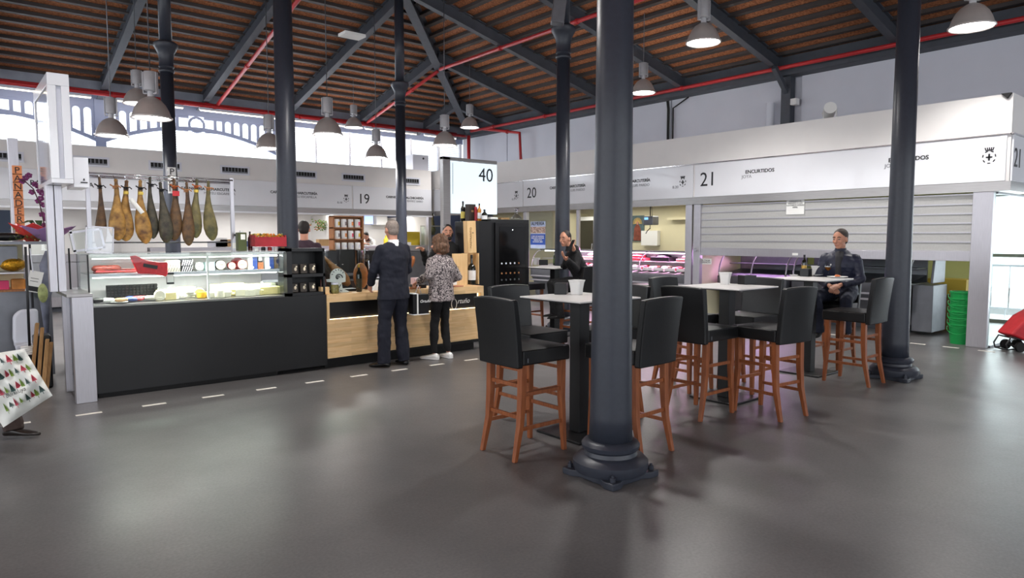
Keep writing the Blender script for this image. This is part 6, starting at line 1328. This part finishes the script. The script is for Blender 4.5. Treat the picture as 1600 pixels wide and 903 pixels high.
# brown leather shoulder bag between man and woman
b = MB(); P = Vector(ay(641, 412, 7.42)); b.ell(P, (.045, .05, .11), 14, 10, Matrix.Rotation(.5, 3, 'Y')); b.build('leather_bag', mat('tan leather', S(150, 88, 44), .4, 0, .1, 20), smooth=True, lab='tan leather bag held between the man in the suit and the woman', cat='bag')
# ================================================================ bakery corner at the left edge, trolley at the right
t = T('bakery_display', 'glass and wood bakery counter at the far left edge', 'display counter', (.2, 9.2, 0))
BX('body', 'dsteel', -1.6, 8.95, .05, .9, 9.5, .98, t, .004); BX('shelf', 'rackwood', -1.6, 8.93, .98, .72, 9.5, 1.0, t); BX('shelf', 'steelv', -1.6, 8.93, 1.17, .68, 9.5, 1.185, t); BX('top', 'dsteel', -1.6, 8.9, 1.48, .98, 9.5, 1.51, t)
BX('back', 'cream', -1.6, 9.48, 1.0, .7, 9.5, 1.48, t); BX('edge_post', 'ink', .715, 8.9, .8, .735, 8.93, 1.48, t); BX('edge_post', 'ink', 1.02, 8.5, .9, 1.035, 8.52, 1.44, t); BX('side_glass', 'glass', .74, 8.92, .9, 1.0, 8.925, 1.48, t); BX('plinth', 'rubber', -1.6, 9.0, 0, .88, 9.45, .05, t)
def L_(px, py, Y=9.1): return ay(px, py, Y)
BX('warming_grille', 'dsteel', L_(-8, 400)[0], 9.05, 1.26, L_(27, 400)[0], 9.3, 1.46, bevel=.004, lab='grey slatted warming unit inside the bakery counter', cat='appliance')
b = MB(); x, _, z = L_(21, 428); b.ell((x, 9.1, 1.188 + .075), (.12, .1, .075), 24, 14); b.build('gold_ball', mat('gold sequin', S(196, 146, 40), .25, .8, .4, 60, bump=.6), smooth='auto', lab='gold glittering mound on the bakery shelf', cat='ornament')
q, *_ = item('pink_box', 'pink box with a dark flower on the lower bakery shelf', 'box', mat('bright pink card', S(214, 60, 110), .5), -2, 439, 15, 458, 9.05, .1); q, *_ = item('bread_bag', 'orange brown bag of bread beside the pink box', 'bag', mat('bread orange', S(196, 132, 62), .5, 0, .3, 8), 17, 436, 42, 458, 9.05, .1, bevel=.02)
# vertical bakery lettering on a steel post
PY = 9.55; xa = ay(16, 300, PY)[0]; xb = ay(32, 300, PY)[0]; zt = ay(24, 216, PY)[2]
t = T('bakery_post', 'white steel post with orange letter tiles reading PANADERIA', 'post', ((xa + xb) / 2, PY, 1.51)); BX('post', 'steelv', xa, PY, 0, xb, PY + .1, zt, t, .004)
for k, chh in enumerate('PANADERIA'):
    z = ay(26, 265 + 12.8 * k, PY)[2]; xc = (xa + xb) / 2 + .025
    BX('letter_tile', mat('orange tile', S(236, 150, 96), .5), xc - .045, PY - .008, z - .055, xc + .045, PY, z + .045, t); text(chh, .1, (xc, PY - .01, z - .04), RY, 'ink', t, 'letter', 'CENTER')
# same word on the column behind the hams
t = T('column_lettering', 'white plate with vertical black letters on the column behind the hams', 'sign', (3.2, 13.2, 2.3))
for k, chh in enumerate('PAN'):
    z = ay(268, 268 + 13 * k, 13.2)[2]; x = ay(268.5, 268, 13.2)[0]; BX('plate', 'paper', x - .065, 13.2, z - .09, x + .065, 13.215, z + .075, t); text(chh, .16, (x, 13.195, z - .055), RY, 'ink', t, 'letter', 'CENTER')
# orchid and greenery
ox, _, oz = ay(66, 378, 9.1); t = T('potted_orchid', 'purple orchid wrapped in red and lilac paper on the bakery counter', 'orchid', (ox, 9.15, 1.51))
def cone(c, r0, r1, h, n_, m_, name, ph=0):
    b = MB(); vs = []
    for k in range(n_): a = 2 * pi * k / n_ + ph; vs += [(c[0] + r0 * cos(a), c[1] + r0 * sin(a), c[2]), (c[0] + r1 * (1 + .3 * (k % 2)) * cos(a), c[1] + r1 * (1 + .3 * (k % 2)) * sin(a), c[2] + h * (1 if k % 2 else .75))]
    b.add(vs, [(2 * k, 2 * ((k + 1) % n_), 2 * ((k + 1) % n_) + 1, 2 * k + 1) for k in range(n_)]); return b.build(name, m_, t, solid=.003)
cone((ox + .06, 9.12, 1.512), .06, .22, .17, 12, mat('lilac wrapping paper', S(164, 128, 178), .6), 'lilac_paper'); cone((ox - .08, 9.2, 1.512), .06, .17, .2, 10, mat('red cellophane', S(206, 66, 60), .4), 'red_paper', .3)
b = MB()
for a, L in ((.3, .22), (2.6, .2), (1.7, .18), (-.4, .2), (3.6, .17)):
    q0 = V(ox, 9.15, 1.62); q1 = q0 + V(cos(a) * L * .6, sin(a) * L * .3, .12); q2 = q0 + V(cos(a) * L, sin(a) * L * .5, .09); lt = V(-sin(a), cos(a), 0) * .035; b.add([q0, q1 + lt, q2, q1 - lt], [(0, 1, 2, 3)])
b.build('leaves', mat('orchid leaf', S(52, 84, 44), .4), t, solid=.006)
st_ = [Vector(ay(px, py, 9.15)) for px, py in ((70, 370), (68, 345), (62, 318), (52, 295), (40, 284), (28, 280))]
b = MB(); b.tube(st_, .006, 8); b.build('stem', mat('dark stem', S(70, 44, 50), .6), t, smooth=True)
b = MB(); pet = [(40, 278), (35, 283), (58, 290), (62, 298), (55, 288), (66, 302), (64, 310), (68, 320), (60, 314), (66, 335), (72, 342), (50, 300), (70, 352), (45, 274)]
for i, (px, py) in enumerate(pet):
    c = Vector(ay(px, py, 9.15 + .02 * (i % 3)))
    for k in range(5):
        a = 2 * pi * k / 5 + i; b.ell(c + V(.018 * cos(a), 0, .018 * sin(a)), (.018, .006, .014), 8, 5)
b.build('flowers', mat('purple petals', S(112, 40, 96), .5, 0, .3, 30), t, smooth=True)
b = MB(); rnd = random.Random(5)
for i in range(220):
    c = V(ay(38, 370, 9.05)[0] + rnd.uniform(-.14, .14), 9.05 + rnd.uniform(-.08, .08), 1.52 + abs(rnd.gauss(0, .05))); a = rnd.uniform(0, 6.28); d = V(cos(a), sin(a), rnd.uniform(-.2, .9)).normalized() * .025; s_ = d.cross(V(0, 0, 1)).normalized() * .008; b.add([c, c + d * .5 + s_, c + d, c + d * .5 - s_], [(0, 1, 2, 3)])
b.build('leafy_plant', mat('light green leaf', S(124, 142, 74), .6, 0, .2, 20), lab='low light green leafy plant left of the orchid wrapping', cat='plant')
b = MB(); x, _, z = ay(8, 366, 9.05); b.ell((x, 9.05, 1.56), (.17, .08, .045), 20, 10); b.build('black_sack', 'blackplastic', smooth=True, lab='round black bag lying on the bakery counter at the left edge', cat='bag')
# clutter behind the steel end cabinet
fl_ = ay(55, 600, 8.55)
t = T('rounded_white_chair', 'pale rounded chair back standing by the bakery counter', 'chair', (ay(35, 500, 8.75)[0], 8.75, 0)); x0 = ay(20, 500, 8.75)[0]; x1 = ay(60, 500, 8.75)[0]
b = MB(); b.prism([(x0 + .02, .34), (x1, .30), (x1, .80), (x0 + .06, .80), (x0, .74), (x0 - .01, .5)], 8.72, 8.80, 'xz'); b.build('backrest', 'panel', t, bevel=.03, seg=3)
b = MB(); b.prism([(x0, .42), (x1 + .05, .42), (x1 + .05, .46), (x0, .46)], 8.5, 8.8, 'xz'); b.build('seat', 'panel', t, bevel=.01)
for u in (x0 + .05, x1): b = MB(); b.tube([(u, 8.55, .42), (u - .02, 8.52, 0)], .014, 8); b.tube([(u, 8.78, .42), (u, 8.82, 0)], .014, 8); b.build('leg', 'chrome', t, smooth='auto')
b = MB(); xs_ = ay(44, 500, 8.4)[0]; b.tube([(xs_, 8.4, .42), (xs_ + .01, 8.4, 1.46)], .012, 8); t = T('mop', 'dark stick with white mop head beside the planks', 'mop', (xs_, 8.4, 0)); b.build('stick', 'ink', t, smooth=True)
b = MB()
for k in range(5): b.tube([(xs_ - .02 + .05 * cos(a), 8.4 + .03 * sin(a), .38 + .018 * k) for a in [2 * pi * q / 12 for q in range(13)]], .009, 6)
b.build('mop_head', 'paper', t, smooth=True); BX('foot', 'rubber', xs_ - .03, 8.37, 0, xs_ + .03, 8.43, .36, t)
for k, (pa, pb2, w_) in enumerate((((58, 505), (46, 590), .08), ((66, 512), (58, 600), .05), ((80, 535), (72, 606), .06), ((74, 530), (66, 604), .05))):
    Yk = 8.3 - .06 * k; A0 = Vector(ay(*pb2, Yk)); A0.z = 0; B0 = Vector(ay(*pa, Yk + .15)); b = MB(); b.bar(A0, B0, .03, w_, up=(0, 1, 0))
    b.build('wooden_plank', 'oldwood', bevel=.003, lab=['tallest old plank leaning behind the white bag', 'second leaning plank, beside the tallest one', 'short yellowish plank leaning nearest the steel panel', 'short plank between the tall pair and the steel panel'][k], cat='plank')
t = T('paper_clipboard', 'hanging white card with black stripes behind the glass edge', 'card', Vector(ay(54, 440, 8.6))); b = MB(); c = Vector(ay(54, 440, 8.6)); M4 = Matrix.Translation(c) @ Matrix.Rotation(.25, 4, 'Y'); b.box(-.06, 0, -.11, .06, .006, .11, M4); b.build('card', 'paper', t); b = MB(); b.box(-.05, -.003, -.1, .05, 0, -.05, M4); b.box(-.04, -.003, .0, .03, 0, .005, M4); b.box(-.04, -.003, .03, .03, 0, .035, M4); b.build('print', 'ink', t); b = MB(); b.tube([c + V(-.01, 0, .1), Vector(ay(47, 388, 8.6))], .006, 6); b.build('string', 'panel', t)
b = MB(); c = [Vector(ay(px, py, 8.7)) for px, py in ((74, 392), (70, 415), (76, 440), (70, 470), (73, 520))]; b.tube(c, [.02, .05, .06, .045, .02], 12); b.build('hanging_apron', mat('grey blue cloth', S(110, 114, 130), .7, 0, .25, 8, bump=.3), smooth=True, lab='grey blue cloth hanging behind the steel frame', cat='cloth')
b = MB(); c = Vector(ay(67, 458, 8.5)); b.ell(c, (.045, .03, .1), 12, 8); b.build('green_bag', mat('pale green bag', S(150, 158, 104), .5, 0, .3, 20), smooth=True, lab='small pale green bag hanging by the mop', cat='bag')
b = MB(); x = ay(62, 580, 8.35)[0]; b.box(x - .03, 8.42, 0, x + .12, 8.62, .55); b.build('black_bin', 'blackplastic', bevel=.02, lab='black bin behind the leaning planks', cat='bin')
# flower basket and goods inside the back stalls
def back(px, py, Y): return Vector(ay(px, py, Y))
b = MB(); c = back(505, 350, 18.6); rnd = random.Random(9)
for i in range(160):
    d = V(rnd.gauss(0, .17), rnd.gauss(0, .08), rnd.uniform(-.16, .12)); p = c + d; a = rnd.uniform(0, 6.28); e = V(cos(a), sin(a), rnd.uniform(-.8, .3)).normalized() * .08; s_ = e.cross(V(0, 1, .2)).normalized() * .02; b.mi = 0 if rnd.random() < .8 else 1; b.add([p, p + e * .5 + s_, p + e, p + e * .5 - s_], [(0, 1, 2, 3)])
b.build('hanging_plant', [mat('garland leaf', S(92, 112, 56), .6), mat('garland fruit', S(176, 96, 60), .6)], lab='hanging green and orange garland left of the wooden tin rack', cat='plant')
b = MB(); c = back(676, 350, 18.2); b.tube([c + V(0, 0, .34), c + V(0, 0, .2), c + V(0, 0, 0), c - V(0, 0, .2), c - V(0, 0, .34)], [.02, .035, .06, .1, .05], 14); b.build('hanging_ham', hamm[2], smooth=True, lab='single ham hanging in the lit stall left of the barista', cat='ham')
for px0, px1, py0, py1, m_, lab in ((634, 646, 338, 362, mat('fruit photo', S(214, 176, 110), .6, 0, .5, 20, c2=S(240, 226, 190)), 'poster of round yellow cheeses in the back stall'), (648, 660, 340, 364, mat('pastry photo', S(196, 150, 130), .6, 0, .4, 18, c2=S(236, 222, 210)), 'poster of pale sausages beside the cheese poster')):
    a = back(px0, py0, 19.5); c = back(px1, py1, 19.5); BX('food_poster', m_, a.x, 19.5, c.z, c.x, 19.55, a.z, lab=lab, cat='poster')
a = back(633, 362, 17.4); c = back(656, 373, 17.4); BX('yellow_carton', mat('mustard carton', S(196, 170, 44), .6), a.x, 17.4, 1.332, c.x, 17.7, a.z, bevel=.004, lab='mustard yellow carton on the stall 19 counter', cat='box')
a = back(625, 367, 17.2); c = back(641, 374, 17.2); BX('white_scale', 'plastic', a.x, 17.15, 1.332, c.x, 17.35, 1.332 + .09, bevel=.01, lab='low white scale on the stall 19 counter beside the suited man', cat='scale')
t = T('glass_counter_screen', 'white railed glass screen at the right of the stall 19 counter', 'screen', back(675, 372, 17.3)); a = back(657, 353, 17.3); c = back(692, 372, 17.3)
b = MB(); b.tube([(a.x, 17.3, 1.332), (a.x, 17.3, a.z), (c.x - .1, 17.3, a.z)], .018, 8); b.build('rail', 'plastic', t, smooth=True); BX('glass', 'glassgreen', a.x + .02, 17.3, 1.335, c.x - .1, 17.305, a.z - .02, t)
for k, (px, lab) in enumerate(((600, 'white extractor unit high in the back stall'), )):
    a = back(588, 337, 19.2); c = back(606, 352, 19.2); BX('extractor', 'plastic', a.x, 19.2, c.z, c.x, 19.58, a.z, bevel=.03, lab=lab, cat='appliance')
a = back(570, 337, 19.0); c = back(583, 350, 19.0); BX('blue_screen', light_mat('blue screen', (.3, .42, 1, 1), 1.1), a.x, 19.0, c.z, c.x, 19.04, a.z, lab='small blue glowing screen above the butcher', cat='screen')
for k, px in enumerate((445, 455, 612, 618, 603)):
    c = back(px, 366, 18.9); b = MB(); b.lathe([(.07, 0), (.075, .3), (.03, .36), (.03, .42)], (c.x, 18.9, 1.2 if px > 500 else 1.25), 14); b.build('storage_bottle', ['plastic', 'panel', 'steelv', 'plastic', mat('yellow bottle', S(220, 196, 60), .5)][k], smooth='auto', lab=['white container in the back stall nearest the large column', 'grey container beside the white one at the large column', 'steel container just right of the suited man\'s head', 'white container beside the steel one in stall 19', 'yellow container just left of the suited man\'s head'][k], cat='container')
for k, (px, m_) in enumerate(((345, 'paper'), (352, 'cardboard'), (336, 'panel'), (425, 'plastic'), (505, 'cardboard'), (378, bl))):
    c = back(px, 372, 17.35); BX('goods_box', m_, c.x - .14, 17.3, 1.332, c.x + .14, 17.5, 1.55 - .04 * (k % 3), bevel=.004, lab=['white carton behind the rightmost hanging ham', 'brown carton at the right post of the ham rack', 'grey carton behind the hanging hams', 'white carton left of the large dark column', 'brown carton left of the wooden tin rack', 'blue carton behind the green oil tin'][k], cat='box')
BX('dark_board', mat('dark blue board', S(40, 52, 70), .6), ay(-10, 330, 12)[0], 12, ay(0, 374, 12)[2], ay(16, 330, 12)[0], 12.05, ay(0, 328, 12)[2], lab='dark blue menu board at the left edge behind the bakery', cat='board')
# red shopping trolley at the right edge
c = az(1580, 548); c2 = az(1640, 556)
t = T('shopping_trolley', 'red wheeled shopping bag tilted at the right edge', 'shopping trolley', (c[0] + .1, c[1], 0)); o0 = V(c[0] + .05, c[1] - .02, 0); u_ = V(rx, ry, 0); w_ = V(-ry, rx, 0)
def tp(a, h, s=0): return o0 + u_ * a + w_ * s + V(0, 0, h)
prof = [(-.16, .24), (.05, .15), (.30, .10), (.42, .45), (.30, .62), (.05, .48)]; b = MB(); n = len(prof); b.add([tp(a, h, -.15) for a, h in prof] + [tp(a, h, .15) for a, h in prof], [tuple(range(n))[::-1], tuple(range(n, 2 * n))] + [(i, (i + 1) % n, n + (i + 1) % n, n + i) for i in range(n)]); b.build('bag', mat('red nylon', S(190, 36, 46), .55, 0, .08, 10, bump=.2), t, bevel=.03, seg=3)
for s in (-.14, .14):
    for a in (-.02, .14): 
        b = MB(); ctr_ = tp(a, .07, s); dirn = w_ * .02; b.tube([ctr_ - dirn, ctr_ + dirn], .068, 20); b.build('wheel', 'rubber', t, smooth='auto')
b = MB()
for s in (-.12, .12): b.tube([tp(.3, .12, s), tp(.0, .17, s), tp(-.14, .2, s), tp(-.2, .1, s), tp(-.18, .03, s), tp(-.02, .05, s), tp(.14, .06, s)], .011, 8)
b.tube([tp(-.18, .03, -.12), tp(-.18, .03, .12)], .011, 8); b.tube([tp(-.02, .07, -.15), tp(-.02, .07, .15)], .01, 8); b.tube([tp(.14, .07, -.15), tp(.14, .07, .15)], .01, 8); b.build('frame', 'ink', t, smooth='auto')
# van and railing in the street, seen through the glazing
t = T('parked_van', 'white van parked in the bright street beyond the glazing', 'van', (20, 4.2, 0))
b = MB(); b.prism([(18.6, .4), (23.2, .4), (23.2, 2.1), (20.0, 2.15), (19.2, 1.3), (18.6, 1.1)], 4.6, 6.4, 'xz'); b.build('body', 'whitegloss', t, bevel=.06)
b = MB(); b.prism([(19.4, 1.3), (20.4, 1.3), (20.4, 1.95), (20.05, 1.95)], 4.58, 4.6, 'xz'); b.build('side_window', 'ink', t)
for x in (19.4, 22.3): b = MB(); b.lathe([(.33, -.01), (.33, .2)], (x, 4.58, .28), 24, 'y'); b.build('wheel', 'rubber', t, smooth='auto')
b = MB()
for k in range(20): b.bar((16.2, .5 + .3 * k, -.05), (16.2, .5 + .3 * k, 1.0), .02)
b.bar((16.2, .4, 1.0), (16.2, 6.4, 1.0), .04); b.bar((16.2, .4, .15), (16.2, 6.4, .15), .03); b.build('street_railing', 'panel', lab='pale railing in the street beyond the glazing', cat='railing')
# things at the distant table's stool: bag hung on the seat
b = MB(); c = V(7.5, 6.86, .62); b.ell(c, (.1, .05, .13), 14, 10); b.build('patterned_bag', m if 0 else MATS['grey floral jacket cloth'] if 'grey floral jacket cloth' in MATS else 'panel', smooth=True, lab='small patterned bag hanging on the stool of the man on the phone', cat='bag')
# ================================================================ light
def glow(name, loc, power, r=.12, c=(1, .97, .93)):
    l = bpy.data.lights.new(name, 'POINT'); l.energy = power; l.shadow_soft_size = r; l.color = c
    o = bpy.data.objects.new(name, l); col.objects.link(o); o.location = loc; return o
# daylight outside the windows of the hall
area('daylight_back', (3, YB + .6, 4.3), (18, 1.8), 800, (radians(-90 - 12), 0, 0), (.9, .95, 1))
area('daylight_left', (-9.3, 5, 2.8), (24, 3.6), 880, (pi / 2, 0, -pi / 2), (.95, .97, 1))
area('daylight_front', (3, -8.5, 2.8), (20, 3.6), 650, (pi / 2, 0, 0), (.95, .97, 1))
area('daylight_street', (17, 3, 1.95), (7, 3.7), 500, (pi / 2, 0, pi / 2), (.9, .95, 1))
area('stall_light', (12.6, 10.5, 2.28), (.2, 4), 35, (0, 0, 0), (1, .96, .85))
area('stall_light', (12.9, 5.6, 2.28), (.2, 3), 9, (0, 0, 0), (1, 1, .8))
area('meat_light', (XS + .57, 10.0, 1.21), (.05, 3.6), 80, (0, radians(20), 0), (1, .45, .85))
area('meat_light', (12.35, 7.1, 1.21), (.05, 1.2), 14, (0, radians(20), 0), (.9, .45, 1))
for x_, p_ in ((9.8, 60), (6.0, 70), (0.5, 60), (-4, 40)): area('stall_light', (x_, 18.3, 2.28), (3.0, .3), p_, (0, 0, 0), (1, .98, .94))
vs = scn.view_settings; vs.view_transform = 'Standard'; vs.look = 'None'; vs.gamma = 1; vs.use_curve_mapping = False; vs.exposure = 0.0
scn.cycles.use_denoising = True; scn.cycles.max_bounces = 8; scn.cycles.transparent_max_bounces = 16; scn.cycles.sample_clamp_indirect = 4
